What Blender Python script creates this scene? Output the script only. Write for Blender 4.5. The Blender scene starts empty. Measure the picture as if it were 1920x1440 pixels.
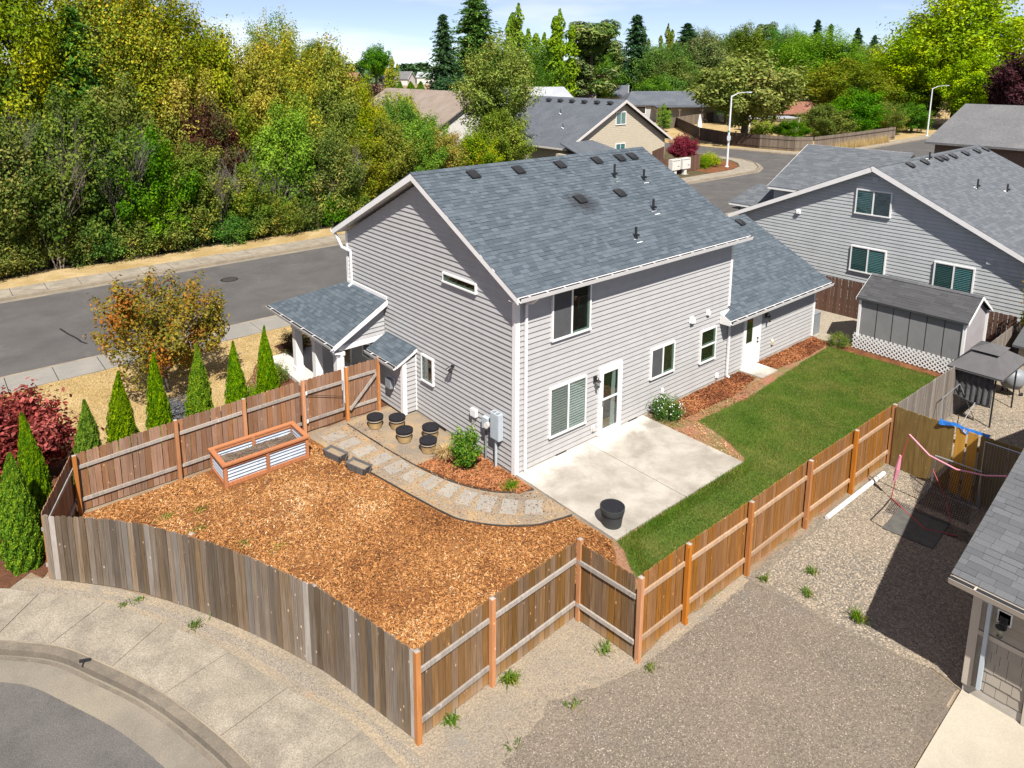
import bpy, math, random
import numpy as np
from mathutils import Vector, Matrix
random.seed(7)
RNG = np.random.default_rng(11)
R = math.radians
SC = bpy.context.scene
COL = SC.collection

# ------------------------------------------------------------------ camera, sky, sun, exposure
cam_d = bpy.data.cameras.new("camera")
cam = bpy.data.objects.new("camera", cam_d)
COL.objects.link(cam)
cam_d.sensor_fit = 'HORIZONTAL'
cam_d.sensor_width = 36.0
cam_d.lens = 36.0 * 1342.8 / 1920.0
cam_d.shift_x = (960 - 901.84) / 1920.0
cam_d.shift_y = (381.16 - 720) / 1920.0
cam_d.clip_end = 9000
ya, pi_, ro = R(51.27), R(10.885), R(-0.143)
fw = Vector((math.cos(pi_) * math.cos(ya), math.cos(pi_) * math.sin(ya), -math.sin(pi_)))
rt = Vector((math.sin(ya), -math.cos(ya), 0))
up = rt.cross(fw)
r2 = rt * math.cos(ro) + up * math.sin(ro)
u2 = up * math.cos(ro) - rt * math.sin(ro)
CAMLOC = Vector((-11.95, -13.438, 11.126))
cam.matrix_world = Matrix(((r2.x, u2.x, -fw.x, CAMLOC.x), (r2.y, u2.y, -fw.y, CAMLOC.y),
                           (r2.z, u2.z, -fw.z, CAMLOC.z), (0, 0, 0, 1)))
SC.camera = cam

SUN = Vector((-.34, -.60, .92)).normalized()
world = bpy.data.worlds.new("World")
SC.world = world
world.use_nodes = True
wn = world.node_tree
wn.nodes.clear()
sky = wn.nodes.new('ShaderNodeTexSky')
sky.sky_type = 'NISHITA'
sky.sun_disc = False
sky.sun_elevation = math.asin(SUN.z)
sky.sun_rotation = math.atan2(SUN.x, SUN.y)
sky.altitude = 60
sky.air_density = 0.6
sky.dust_density = 0.0
sky.ozone_density = 6.0
bg = wn.nodes.new('ShaderNodeBackground')
bg.inputs['Strength'].default_value = 0.06
wo = wn.nodes.new('ShaderNodeOutputWorld')
# thin low cloud banks, from the view direction, over the whole sky
tc = wn.nodes.new('ShaderNodeTexCoord')
mp = wn.nodes.new('ShaderNodeMapping')
mp.inputs['Scale'].default_value = (1.0, 1.0, 5.0)
cn = wn.nodes.new('ShaderNodeTexNoise')
cn.inputs['Scale'].default_value = 3.2
cn.inputs['Detail'].default_value = 7
cr = wn.nodes.new('ShaderNodeValToRGB')
cr.color_ramp.elements[0].position = 0.5
cr.color_ramp.elements[0].color = (.14, .14, .14, 1)
cr.color_ramp.elements[1].position = 0.85
cr.color_ramp.elements[1].color = (.5, .5, .5, 1)
cm = wn.nodes.new('ShaderNodeMixRGB')
cm.inputs['Color2'].default_value = (17.0, 15.0, 13.0, 1)
wn.links.new(tc.outputs['Generated'], mp.inputs['Vector'])
wn.links.new(mp.outputs['Vector'], cn.inputs['Vector'])
wn.links.new(cn.outputs['Fac'], cr.inputs['Fac'])
wn.links.new(cr.outputs['Color'], cm.inputs['Fac'])
wn.links.new(sky.outputs['Color'], cm.inputs['Color1'])
tint = wn.nodes.new('ShaderNodeMixRGB')   # even cool tint over the whole sky
tint.blend_type = 'MULTIPLY'
tint.inputs['Fac'].default_value = 1.0
tint.inputs['Color2'].default_value = (1.0, 1.0, 1.03, 1)
wn.links.new(cm.outputs['Color'], tint.inputs['Color1'])
wn.links.new(tint.outputs['Color'], bg.inputs['Color'])
wn.links.new(bg.outputs['Background'], wo.inputs['Surface'])

sun_d = bpy.data.lights.new("sun", 'SUN')
sun_d.energy = 5.0
sun_d.angle = R(0.53)
sun_d.color = (1.0, 0.95, 0.88)
sun = bpy.data.objects.new("sun", sun_d)
COL.objects.link(sun)
sun.location = SUN * 60
sun.rotation_euler = SUN.to_track_quat('Z', 'Y').to_euler()

SC.view_settings.view_transform = 'Standard'
SC.view_settings.look = 'None'
SC.view_settings.gamma = 1
SC.view_settings.use_curve_mapping = False
SC.view_settings.exposure = 0.95
SC.cycles.max_bounces = 6
SC.cycles.diffuse_bounces = 3
SC.cycles.glossy_bounces = 3
SC.cycles.transmission_bounces = 4
SC.cycles.transparent_max_bounces = 8
SC.cycles.caustics_reflective = False
SC.cycles.caustics_refractive = False

# ------------------------------------------------------------------ helpers
ORG = {}

def org(o):
    if o is None:
        return Vector((0, 0, 0))
    return ORG.get(o.name, Vector((0, 0, 0)))

def tag(o, label=None, cat=None, group=None, kind=None):
    if label: o['label'] = label
    if cat: o['category'] = cat
    if group: o['group'] = group
    if kind: o['kind'] = kind
    return o

def thing(name, label, cat, loc=(0, 0, 0), rz=0, group=None):
    o = bpy.data.objects.new(name, None)
    o.empty_display_size = 0.2
    COL.objects.link(o)
    o.location = loc
    o.rotation_euler = (0, 0, rz)
    ORG[o.name] = Vector(loc)
    return tag(o, label, cat, group)

def addobj(name, me, parent=None, loc=(0, 0, 0), rot=None, scale=None, mat=None):
    """mesh object; loc is given in the parent's frame"""
    o = bpy.data.objects.new(name, me)
    COL.objects.link(o)
    if parent is not None:
        o.parent = parent
        ORG[o.name] = org(parent)
    else:
        ORG[o.name] = Vector(loc)
    o.location = loc
    if rot is not None: o.rotation_euler = rot
    if scale is not None: o.scale = scale
    if mat is not None:
        if len(me.materials) == 0:
            me.materials.append(mat)
        elif me.materials[0] != mat:
            o.material_slots[0].link = 'OBJECT'
            o.material_slots[0].material = mat
    return o

def fast_mesh(name, V, F, mat=None, smooth=False):
    V = np.asarray(V, dtype=np.float32).reshape(-1, 3)
    F = np.asarray(F, dtype=np.int32)
    m, k = F.shape
    me = bpy.data.meshes.new(name)
    me.vertices.add(len(V)); me.vertices.foreach_set('co', V.ravel())
    me.loops.add(m * k); me.loops.foreach_set('vertex_index', F.ravel())
    me.polygons.add(m)
    me.polygons.foreach_set('loop_start', np.arange(0, m * k, k, dtype=np.int32))
    me.polygons.foreach_set('loop_total', np.full(m, k, dtype=np.int32))
    if smooth: me.polygons.foreach_set('use_smooth', np.ones(m, dtype=bool))
    me.update(calc_edges=True)
    if not smooth: me.shade_flat()
    if mat: me.materials.append(mat)
    return me

class MB:
    """collects shapes (world or local coordinates) for ONE mesh"""
    def __init__(s):
        s.v = []; s.f = []
    def add(s, vs, fs):
        n = len(s.v)
        s.v += [tuple(a) for a in vs]
        s.f += [tuple(i + n for i in f) for f in fs]
        return s
    def box(s, x0, x1, y0, y1, z0, z1):
        return s.add([(x0, y0, z0), (x1, y0, z0), (x1, y1, z0), (x0, y1, z0), (x0, y0, z1), (x1, y0, z1), (x1, y1, z1), (x0, y1, z1)],
                     [(3, 2, 1, 0), (4, 5, 6, 7), (0, 1, 5, 4), (1, 2, 6, 5), (2, 3, 7, 6), (3, 0, 4, 7)])
    def hexa(s, p):   # 8 corners: bottom ring, top ring
        return s.add(p, [(3, 2, 1, 0), (4, 5, 6, 7), (0, 1, 5, 4), (1, 2, 6, 5), (2, 3, 7, 6), (3, 0, 4, 7)])
    def bar(s, a, b, w, h, upv=(0, 0, 1)):
        """box bar from a to b, w across, h along up"""
        a = Vector(a); b = Vector(b); d = (b - a)
        if d.length < 1e-6: return s
        d.normalize(); u = Vector(upv)
        if abs(d.dot(u)) > .98: u = Vector((1, 0, 0))
        l = d.cross(u).normalized() * (w / 2); u = l.cross(d).normalized() * (h / 2)
        return s.hexa([a - l - u, a + l - u, b + l - u, b - l - u, a - l + u, a + l + u, b + l + u, b - l + u])
    def prism(s, poly, ext):
        """polygon (3D points) extruded by vector"""
        n = len(poly); e = Vector(ext)
        vs = [Vector(q) for q in poly] + [Vector(q) + e for q in poly]
        fs = [tuple(range(n - 1, -1, -1)), tuple(range(n, 2 * n))]
        for i in range(n):
            j = (i + 1) % n; fs.append((i, j, j + n, i + n))
        return s.add(vs, fs)
    def tube(s, pts, rad, n=8, cap=True):
        pts = [Vector(q) for q in pts]; rings = []
        if not hasattr(rad, '__len__'): rad = [rad] * len(pts)
        ref = None
        for i, q in enumerate(pts):
            d = (pts[min(i + 1, len(pts) - 1)] - pts[max(i - 1, 0)])
            d = d.normalized() if d.length > 1e-9 else Vector((0, 0, 1))
            if ref is None or abs(ref.dot(d)) > .95:
                ref = Vector((1, 0, 0)) if abs(d.x) < .8 else Vector((0, 1, 0))
            a = d.cross(ref).normalized(); b = d.cross(a)
            rings.append([q + (a * math.cos(2 * math.pi * k / n) + b * math.sin(2 * math.pi * k / n)) * rad[i] for k in range(n)])
        vs = [p for r in rings for p in r]; fs = []
        for i in range(len(rings) - 1):
            for k in range(n):
                k2 = (k + 1) % n
                fs.append((i * n + k, i * n + k2, (i + 1) * n + k2, (i + 1) * n + k))
        if cap:
            fs.append(tuple(range(n - 1, -1, -1))); fs.append(tuple((len(rings) - 1) * n + k for k in range(n)))
        return s.add(vs, fs)
    def lathe(s, prof, c=(0, 0, 0), n=20):
        vs = []; fs = []
        for (r, z) in prof:
            for k in range(n):
                a = 2 * math.pi * k / n
                vs.append((c[0] + r * math.cos(a), c[1] + r * math.sin(a), c[2] + z))
        for i in range(len(prof) - 1):
            for k in range(n):
                k2 = (k + 1) % n
                fs.append((i * n + k, i * n + k2, (i + 1) * n + k2, (i + 1) * n + k))
        fs.append(tuple(range(n - 1, -1, -1)))
        fs.append(tuple((len(prof) - 1) * n + k for k in range(n)))
        return s.add(vs, fs)
    def build(s, name, mat, parent=None, local=False, smooth=False):
        me = bpy.data.meshes.new(name)
        o_ = Vector((0, 0, 0)) if local else org(parent)
        me.from_pydata([tuple(Vector(q) - o_) for q in s.v], [], s.f)
        if smooth:
            me.polygons.foreach_set('use_smooth', [True] * len(me.polygons))
        me.materials.append(mat)
        me.update()
        o = bpy.data.objects.new(name, me)
        COL.objects.link(o)
        if parent is not None:
            o.parent = parent
            ORG[o.name] = org(parent)
        return o

def struct(o):
    o['kind'] = 'structure'
    return o

def copy_tree(o, parent=None):
    c = o.copy(); COL.objects.link(c)
    if parent is not None:
        c.parent = parent
    for ch in list(o.children):
        copy_tree(ch, c)
    return c

# ------------------------------------------------------------------ materials
class NT:
    def __init__(s, name):
        s.m = bpy.data.materials.new(name); s.m.use_nodes = True
        s.t = s.m.node_tree; s.t.nodes.clear()
        s.out = s.n('OutputMaterial')
    def n(s, typ, **kw):
        q = s.t.nodes.new('ShaderNode' + typ)
        for k, v in kw.items():
            if k in q.inputs.keys(): q.inputs[k].default_value = v
            else: setattr(q, k, v)
        return q
    def l(s, a, b): s.t.links.new(a, b)
    def mix(s, fac, a, b, mode='MIX'):
        q = s.t.nodes.new('ShaderNodeMixRGB'); q.blend_type = mode
        for i, x in (('Fac', fac), ('Color1', a), ('Color2', b)):
            if isinstance(x, (int, float)): q.inputs[i].default_value = x
            elif isinstance(x, tuple): q.inputs[i].default_value = tuple(x) + ((1,) if len(x) == 3 else ())
            else: s.l(x, q.inputs[i])
        return q.outputs['Color']
    def ramp(s, fac, p0, p1, c0=(0, 0, 0, 1), c1=(1, 1, 1, 1)):
        q = s.t.nodes.new('ShaderNodeValToRGB')
        q.color_ramp.elements[0].position = p0; q.color_ramp.elements[1].position = p1
        q.color_ramp.elements[0].color = c0; q.color_ramp.elements[1].color = c1
        s.l(fac, q.inputs['Fac']); return q.outputs['Color']
    def math(s, op, a, b=None):
        q = s.t.nodes.new('ShaderNodeMath'); q.operation = op
        for i, x in ((0, a), (1, b)):
            if x is None: continue
            if isinstance(x, (int, float)): q.inputs[i].default_value = x
            else: s.l(x, q.inputs[i])
        return q.outputs[0]
    def pos(s, scale=(1, 1, 1), space='world', rot=(0, 0, 0)):
        if space == 'world': src = s.n('NewGeometry').outputs['Position']
        else: src = s.n('TexCoord').outputs['Object']
        q = s.n('Mapping'); q.inputs['Scale'].default_value = scale; q.inputs['Rotation'].default_value = rot
        s.l(src, q.inputs['Vector']); return q.outputs['Vector']
    def noise(s, vec, scale, detail=5, rough=.6, dist=0.0):
        q = s.n('TexNoise'); q.inputs['Scale'].default_value = scale; q.inputs['Detail'].default_value = detail
        q.inputs['Roughness'].default_value = rough; q.inputs['Distortion'].default_value = dist
        s.l(vec, q.inputs['Vector']); return q.outputs['Fac']
    def voro(s, vec, scale, feat='F1', out='Distance'):
        q = s.n('TexVoronoi'); q.feature = feat; q.inputs['Scale'].default_value = scale
        s.l(vec, q.inputs['Vector']); return q.outputs[out]
    def principled(s, col, rough=.8, spec=.3, metal=0, bump=None, bstr=.4, bdist=.02, coat=0):
        p = s.n('BsdfPrincipled')
        if isinstance(col, tuple): p.inputs['Base Color'].default_value = tuple(col) + ((1,) if len(col) == 3 else ())
        else: s.l(col, p.inputs['Base Color'])
        if isinstance(rough, (int, float)): p.inputs['Roughness'].default_value = rough
        else: s.l(rough, p.inputs['Roughness'])
        p.inputs['Specular IOR Level'].default_value = spec
        p.inputs['Metallic'].default_value = metal
        p.inputs['Coat Weight'].default_value = coat
        if bump is not None:
            b = s.n('Bump'); b.inputs['Strength'].default_value = bstr; b.inputs['Distance'].default_value = bdist
            s.l(bump, b.inputs['Height']); s.l(b.outputs['Normal'], p.inputs['Normal'])
        s.l(p.outputs['BSDF'], s.out.inputs['Surface']); return p

KA = .80   # overall surface reflectance
def refl(c):
    return tuple(x * KA for x in c)

def plain(name, c, rough=.6, spec=.4, var=.12, scale=6, metal=0, dirt=None, objvar=0, coat=0):
    """painted / plastic / metal surface with slight unevenness and grime"""
    c = refl(c)
    if dirt: dirt = (refl(dirt[0]), dirt[1])
    t = NT(name); v = t.pos()
    n1 = t.noise(v, scale, 6)
    lo = tuple(x * (1 - var) for x in c); hi = tuple(min(1, x * (1 + var)) for x in c)
    col = t.mix(t.ramp(n1, .3, .7), lo, hi)
    if dirt:
        n2 = t.noise(t.pos((1, 1, .35)), 2.3, 7)
        col = t.mix(t.math('MULTIPLY', t.ramp(n2, .5, .8), dirt[1]), col, dirt[0])
    if objvar:
        oi = t.n('ObjectInfo').outputs['Random']
        f = t.math('ADD', t.math('MULTIPLY', oi, 2 * objvar), 1 - objvar)
        hs = t.n('HueSaturation'); t.l(f, hs.inputs['Value']); t.l(col, hs.inputs['Color']); col = hs.outputs['Color']
    t.principled(col, rough, spec, metal, bump=t.noise(v, 60, 3), bstr=.08, bdist=.005, coat=coat)
    return t.m

def ground(name, cols, scales, grit=40, gritamt=.35, bstr=.5, bdist=.03, rough=.95, spots=None, spots2=None):
    """layered noise ground; cols[0] base, others mixed by noises"""
    cols = [refl(c) for c in cols]
    if spots: spots = (refl(spots[0]),) + tuple(spots[1:])
    if spots2: spots2 = (refl(spots2[0]),) + tuple(spots2[1:])
    t = NT(name); v = t.pos()
    col = cols[0]
    for k, (c, sc) in enumerate(zip(cols[1:], scales)):
        n = t.noise(t.pos((1, 1, 1), rot=(0, 0, .7 * k + .3)), sc, 7, .62, .3)
        col = t.mix(t.ramp(n, .42, .64), col, c)
    g = t.noise(v, grit, 4, .7)
    dark = t.ramp(g, .32, .68, (1 - gritamt,) * 3 + (1,), (1 + gritamt * .6,) * 3 + (1,))
    col = t.mix(1.0, col, dark, 'MULTIPLY')
    vo = t.voro(v, grit * 1.3)
    col = t.mix(t.math('MULTIPLY', t.ramp(vo, .05, .4, (1, 1, 1, 1), (0, 0, 0, 1)), .35), col, t.mix(1.0, col, (1.5, 1.45, 1.4), 'MULTIPLY'))
    for sp in (spots, spots2):
        if sp:
            n = t.noise(v, sp[1], 6, .65)
            col = t.mix(t.math('MULTIPLY', t.ramp(n, sp[2], sp[2] + .08), sp[3]), col, sp[0])
    t.principled(col, rough, .2, 0, bump=t.math('ADD', g, t.noise(v, grit * .2, 3)), bstr=bstr, bdist=bdist)
    return t.m

def wood(name, c0, c1, c2, streak=9, objvar=.25, knots=.6, grey=None, rough=.85, satvar=0, foot=None):
    """fence boards: vertical grain, per-board tone, knots, greyed patches; foot = (colour, height) splash-stained low ends"""
    c0, c1, c2 = refl(c0), refl(c1), refl(c2)
    if grey: grey = refl(grey)
    if foot: foot = (refl(foot[0]), foot[1])
    t = NT(name)
    oi = t.n('ObjectInfo')
    geo = t.n('NewGeometry').outputs['Position']
    off = t.n('CombineXYZ')
    t.l(t.math('MULTIPLY', oi.outputs['Random'], 37.0), off.inputs['X']); t.l(t.math('MULTIPLY', oi.outputs['Random'], 91.0), off.inputs['Z'])
    ad = t.n('VectorMath'); ad.operation = 'ADD'; t.l(geo, ad.inputs[0]); t.l(off.outputs[0], ad.inputs[1])
    mp_ = t.n('Mapping'); mp_.inputs['Scale'].default_value = (streak, streak, .55); t.l(ad.outputs[0], mp_.inputs['Vector'])
    n1 = t.noise(mp_.outputs['Vector'], 3.2, 6, .62, .4)
    n2 = t.noise(ad.outputs[0], 1.3, 5)
    col = t.mix(t.ramp(n1, .33, .66), c0, c1)
    col = t.mix(t.ramp(n2, .42, .7), col, c2)
    if grey:
        n3 = t.noise(mp_.outputs['Vector'], .8, 4)
        col = t.mix(t.ramp(n3, .5, .68), col, grey)
    if knots:
        m2 = t.n('Mapping'); m2.inputs['Scale'].default_value = (1, 1, .55); t.l(ad.outputs[0], m2.inputs['Vector'])
        vo = t.voro(m2.outputs['Vector'], 5.5)
        col = t.mix(t.math('MULTIPLY', t.ramp(vo, .05, .11, (1, 1, 1, 1), (0, 0, 0, 1)), knots), col, tuple(min(1, x * 2.3 + .05) for x in c1))
    if foot:
        sx = t.n('SeparateXYZ'); t.l(geo, sx.inputs[0])
        fz = t.math('ADD', sx.outputs['Z'], t.math('MULTIPLY', n2, .3))
        col = t.mix(t.ramp(fz, foot[1] * .5, foot[1] + .25, (.75, .75, .75, 1), (0, 0, 0, 1)), col, foot[0])
    hs = t.n('HueSaturation')
    t.l(t.math('ADD', t.math('MULTIPLY', oi.outputs['Random'], 2 * objvar), 1 - objvar), hs.inputs['Value'])
    if satvar:
        r3 = t.math('FRACT', t.math('MULTIPLY', oi.outputs['Random'], 17.31))
        t.l(t.math('ADD', t.math('MULTIPLY', r3, 2 * satvar), 1 - satvar), hs.inputs['Saturation'])
    t.l(col, hs.inputs['Color'])
    t.principled(hs.outputs['Color'], rough, .2, 0, bump=n1, bstr=.5, bdist=.006)
    return t.m

def leafmat(name, a, b, c=None, trans=.35, nscale=.35, split=(.42, .62), rough=.55, csplit=(.52, .66), gain=1.6):
    """foliage: colour a -> b by soft clumps, per-leaf tone, optional third colour patches"""
    t = NT(name)
    a, b, c = [tuple(min(.8, q * gain) for q in k) if k else None for k in (a, b, c)]
    v = t.pos(space='obj')
    n = t.noise(v, nscale * 3, 4)
    isl = t.n('NewGeometry').outputs['Random Per Island']
    f = t.math('ADD', t.math('MULTIPLY', isl, .30), t.math('ADD', n, -.15))
    col = t.mix(t.ramp(f, *split), a, b)
    if c:
        n2 = t.noise(v, nscale * 2.1, 3)
        f2 = t.math('ADD', t.math('MULTIPLY', isl, .22), t.math('ADD', n2, -.11))
        col = t.mix(t.ramp(f2, *csplit), col, c)
    hs = t.n('HueSaturation')
    t.l(t.math('ADD', t.math('MULTIPLY', t.math('FRACT', t.math('MULTIPLY', isl, 7.77)), .7), .65), hs.inputs['Value'])
    t.l(col, hs.inputs['Color'])
    oi = t.n('ObjectInfo').outputs['Random']      # each plant a little different
    t.l(t.math('ADD', t.math('MULTIPLY', oi, .03), .485), hs.inputs['Hue'])
    o2 = t.math('FRACT', t.math('MULTIPLY', oi, 13.7))
    t.l(t.math('ADD', t.math('MULTIPLY', o2, .2), .98), hs.inputs['Saturation']); col = hs.outputs['Color']
    d = t.n('BsdfDiffuse'); tr = t.n('BsdfTranslucent'); gl = t.n('BsdfGlossy'); gl.inputs['Roughness'].default_value = rough
    t.l(col, d.inputs['Color']); t.l(t.mix(1.0, col, (1.25, 1.2, .7), 'MULTIPLY'), tr.inputs['Color'])
    gl.inputs['Color'].default_value = (.5, .5, .5, 1)
    m1 = t.n('MixShader'); m1.inputs[0].default_value = trans; t.l(d.outputs[0], m1.inputs[1]); t.l(tr.outputs[0], m1.inputs[2])
    m2 = t.n('MixShader'); m2.inputs[0].default_value = .015; t.l(m1.outputs[0], m2.inputs[1]); t.l(gl.outputs[0], m2.inputs[2])
    t.l(m2.outputs[0], t.out.inputs['Surface'])
    return t.m

def shingle_mat(name, c0, c1, c2, grit=55, patch=.35, soot=False):
    c0, c1, c2 = refl(c0), refl(c1), refl(c2)
    t = NT(name)
    at = t.n('Attribute'); at.attribute_name = 'shade'
    sh = at.outputs['Fac']
    v = t.pos()
    col = t.mix(t.ramp(sh, .05, .95), c0, c1)
    n = t.noise(v, 1.1, 6, .6)
    col = t.mix(t.math('MULTIPLY', t.ramp(n, .45, .75), patch), col, c2)
    if soot:
        dv = t.n('VectorMath'); dv.operation = 'DISTANCE'; t.l(v, dv.inputs[0]); dv.inputs[1].default_value = (4.8, 2.2, 6.85)
        ds = t.math('ADD', dv.outputs['Value'], t.math('MULTIPLY', t.math('ADD', t.noise(v, 6, 5), -.5), .7))
        col = t.mix(t.ramp(ds, .2, .75, (.75, .75, .75, 1), (0, 0, 0, 1)), col, (.018, .016, .018))
    g = t.noise(v, grit, 3, .8)
    col = t.mix(1.0, col, t.ramp(g, .25, .75, (.78, .78, .78, 1), (1.2, 1.2, 1.2, 1)), 'MULTIPLY')
    t.principled(col, .9, .25, 0, bump=g, bstr=.35, bdist=.006)
    return t.m

def glassmat(name, tint=(.62, .72, .70), rough=.02, refl=1.0, base=.06):
    t = NT(name)
    tr = t.n('BsdfTransparent'); tr.inputs['Color'].default_value = tint + (1,)
    gl = t.n('BsdfGlossy'); gl.inputs['Roughness'].default_value = rough; gl.inputs['Color'].default_value = (refl, refl, refl, 1)
    lw = t.n('LayerWeight'); lw.inputs['Blend'].default_value = .5
    fr = t.math('ADD', t.math('MULTIPLY', t.math('POWER', lw.outputs['Facing'], 5.0), .9), base)
    m = t.n('MixShader'); t.l(fr, m.inputs[0]); t.l(tr.outputs[0], m.inputs[1]); t.l(gl.outputs[0], m.inputs[2])
    t.l(m.outputs[0], t.out.inputs['Surface'])
    return t.m

def netmat(name, c, scale, w=.12):
    """open mesh (net, screen, chain link): solid threads, clear holes"""
    t = NT(name)
    uv = t.n('UVMap'); sx = t.n('SeparateXYZ'); t.l(uv.outputs[0], sx.inputs[0])
    def line(o):
        return t.math('LESS_THAN', t.math('FRACT', t.math('MULTIPLY', o, scale)), w)
    a = t.math('MAXIMUM', line(sx.outputs['X']), line(sx.outputs['Y']))
    d = t.n('BsdfDiffuse'); d.inputs['Color'].default_value = c + (1,)
    tr = t.n('BsdfTransparent')
    m = t.n('MixShader'); t.l(a, m.inputs[0]); t.l(tr.outputs[0], m.inputs[1]); t.l(d.outputs[0], m.inputs[2])
    t.l(m.outputs[0], t.out.inputs['Surface'])
    return t.m
M_ = {}
m = M_
m['field'] = ground('dry_field', [(.33, .21, .12), (.42, .28, .16), (.19, .15, .08)], [.02, .05], 1.2, .25, .2)
m['soil'] = ground('soil_bare', [(.25, .18, .12), (.32, .25, .17)], [.6], 18, .3)
m['drylawn'] = ground('dry_lawn_mat', [(.44, .32, .155), (.52, .40, .21), (.36, .25, .10)], [.9, .5], 26, .35, .8, .03, spots=((.16, .19, .06), 1.1, .66, .7))
m['asphalt'] = ground('asphalt_mat', [(.112, .106, .101), (.130, .124, .118), (.094, .090, .087)], [.25, .6], 60, .42, .5, .012, .9, spots=((.15, .142, .133), .42, .6, .6), spots2=((.075, .073, .072), .23, .62, .5))
m['asphalt_old'] = ground('asphalt_old_mat', [(.135, .126, .118), (.16, .15, .139), (.112, .106, .10)], [.4, 1.1], 55, .5, .6, .012, .9, spots=((.22, .205, .185), 3.1, .68, .5))
m['walk'] = ground('concrete_walk', [(.315, .275, .215), (.37, .325, .26), (.25, .22, .175)], [.8, 1.6], 38, .42, .5, .012, .9, spots=((.17, .15, .12), 2.2, .64, .55))
m['walk_grey'] = ground('concrete_walk_grey', [(.25, .235, .21), (.30, .28, .25)], [.7], 45, .25, .3, .01, .9)
m['kerb_dark'] = ground('concrete_kerb_dark', [(.19, .16, .125), (.24, .205, .16), (.15, .13, .105)], [1.2, 2.5], 50, .3, .4, .01, .9)
m['kerb'] = ground('concrete_kerb', [(.33, .275, .20), (.24, .20, .155)], [1.2], 50, .25, .3, .01, .9)
m['gutter'] = ground('concrete_gutter', [(.235, .208, .168), (.19, .168, .138), (.275, .24, .185)], [1.3, .6], 50, .3, .4, .01, .9)
def patio_mat():
    t = NT('concrete_patio'); v = t.pos()
    n1 = t.noise(v, .9, 7, .62, .3); n2 = t.noise(v, 2.6, 7, .66)
    col = t.mix(t.ramp(n1, .36, .62), refl((.31, .28, .24)), refl((.46, .425, .37)))
    col = t.mix(t.math('MULTIPLY', t.ramp(n2, .5, .72), .5), col, refl((.25, .22, .185)))
    # foot traffic has never greyed the strip along the wall and below the door
    sx = t.n('SeparateXYZ'); t.l(v, sx.inputs[0])
    e = t.math('ADD', sx.outputs['Y'], t.math('MULTIPLY', t.math('ADD', n1, -.5), 1.5))
    col = t.mix(t.math('MULTIPLY', t.ramp(t.math('ADD', e, 1.0), .30, .75), .85), col, refl((.60, .575, .53)))
    g = t.noise(v, 40, 4, .7)
    col = t.mix(1.0, col, t.ramp(g, .3, .7, (.88, .88, .88, 1), (1.08, 1.08, 1.08, 1)), 'MULTIPLY')
    t.principled(col, .85, .2, 0, bump=g, bstr=.15, bdist=.006)
    return t.m
m['patio'] = patio_mat()
m['drive'] = ground('concrete_drive', [(.45, .405, .325), (.39, .35, .28)], [.8], 45, .12, .15, .006, .85)
m['chips_under'] = ground('chip_bed', [(.30, .125, .04), (.40, .19, .07), (.22, .085, .028)], [1.0, .5], 24, .55, 1.0, .05, spots=((.55, .42, .30), .8, .64, .55), spots2=((.10, .16, .03), .62, .71, .8))
m['bark'] = ground('bark_mat', [(.22, .085, .035), (.30, .125, .05), (.13, .05, .022)], [1.2, 2.4], 30, .55, 1.0, .04)
m['mulch'] = ground('mulch_mat', [(.13, .055, .028), (.17, .075, .04)], [1.4], 30, .5, 1.0, .03)
m['path'] = ground('path_fines', [(.33, .26, .185), (.42, .30, .17), (.25, .21, .165)], [1.4, .7], 36, .4, .7, .02, spots=((.47, .28, .11), 2.4, .58, .6))
m['gravel'] = ground('gravel_mat', [(.30, .25, .19), (.35, .285, .205), (.23, .205, .17)], [.6, .35], 26, .5, 1.0, .04, spots=((.12, .16, .04), .55, .66, .55))
m['gravel_side'] = ground('gravel_side_mat', [(.36, .32, .25), (.42, .36, .27)], [.8], 26, .4, .9, .03)
m['fines'] = ground('crushed_asphalt', [(.22, .18, .138), (.26, .213, .162), (.19, .158, .125)], [.5, .3], 34, .5, .9, .025, spots=((.28, .20, .11), 2.6, .68, .7), spots2=((.165, .155, .145), .3, .55, .5))
m['tandirt'] = ground('tan_dirt', [(.33, .275, .205), (.28, .24, .19), (.38, .31, .22)], [.8, .4], 28, .4, .8, .025, spots=((.40, .22, .10), 1.9, .66, .6), spots2=((.22, .21, .19), .9, .56, .7))
m['lawn'] = ground('lawn_soil', [(.08, .13, .022), (.13, .17, .035)], [.8], 30, .4, .8, .03)
m['lawn_edge'] = ground('lawn_edge_mat', [(.30, .20, .11), (.13, .15, .04), (.36, .16, .10)], [1.6, .8], 30, .4, .8, .03)
m['under'] = ground('leaf_litter', [(.10, .075, .04), (.16, .11, .055), (.06, .06, .025)], [.6, .3], 16, .4, .6, .03)
m['stone'] = ground('flagstone', [(.31, .285, .25), (.36, .33, .285)], [1.2], 30, .2, .4, .01, .9, spots=((.36, .26, .15), 2.0, .56, .5))
m['siding'] = plain('siding_grey', (.425, .42, .417), .55, .35, .05, 3, dirt=((.30, .28, .26), .25), objvar=.035)
m['siding_blue'] = plain('siding_bluegrey', (.47, .495, .50), .55, .35, .05, 3, dirt=((.28, .28, .27), .3), objvar=.03)
m['siding_tan'] = plain('siding_cream', (.50, .44, .33), .6, .3, .05, 3, objvar=.03)
m['siding_taupe'] = plain('siding_taupe', (.34, .30, .25), .6, .3, .06, 3, objvar=.04)
m['dark_wall'] = plain('underlay_dark', (.10, .10, .105), .9, .1)
m['white'] = plain('white_trim', (.84, .83, .82), .5, .4, .03, 3, dirt=((.55, .52, .47), .22))
m['white_old'] = plain('white_trim_old', (.62, .58, .54), .55, .4, .05, 3, dirt=((.35, .30, .27), .4))
m['tan_trim'] = plain('tan_trim', (.50, .44, .37), .55, .4, .05, 3)
m['concrete'] = plain('foundation', (.42, .39, .34), .9, .2, .15, 4)
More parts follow.
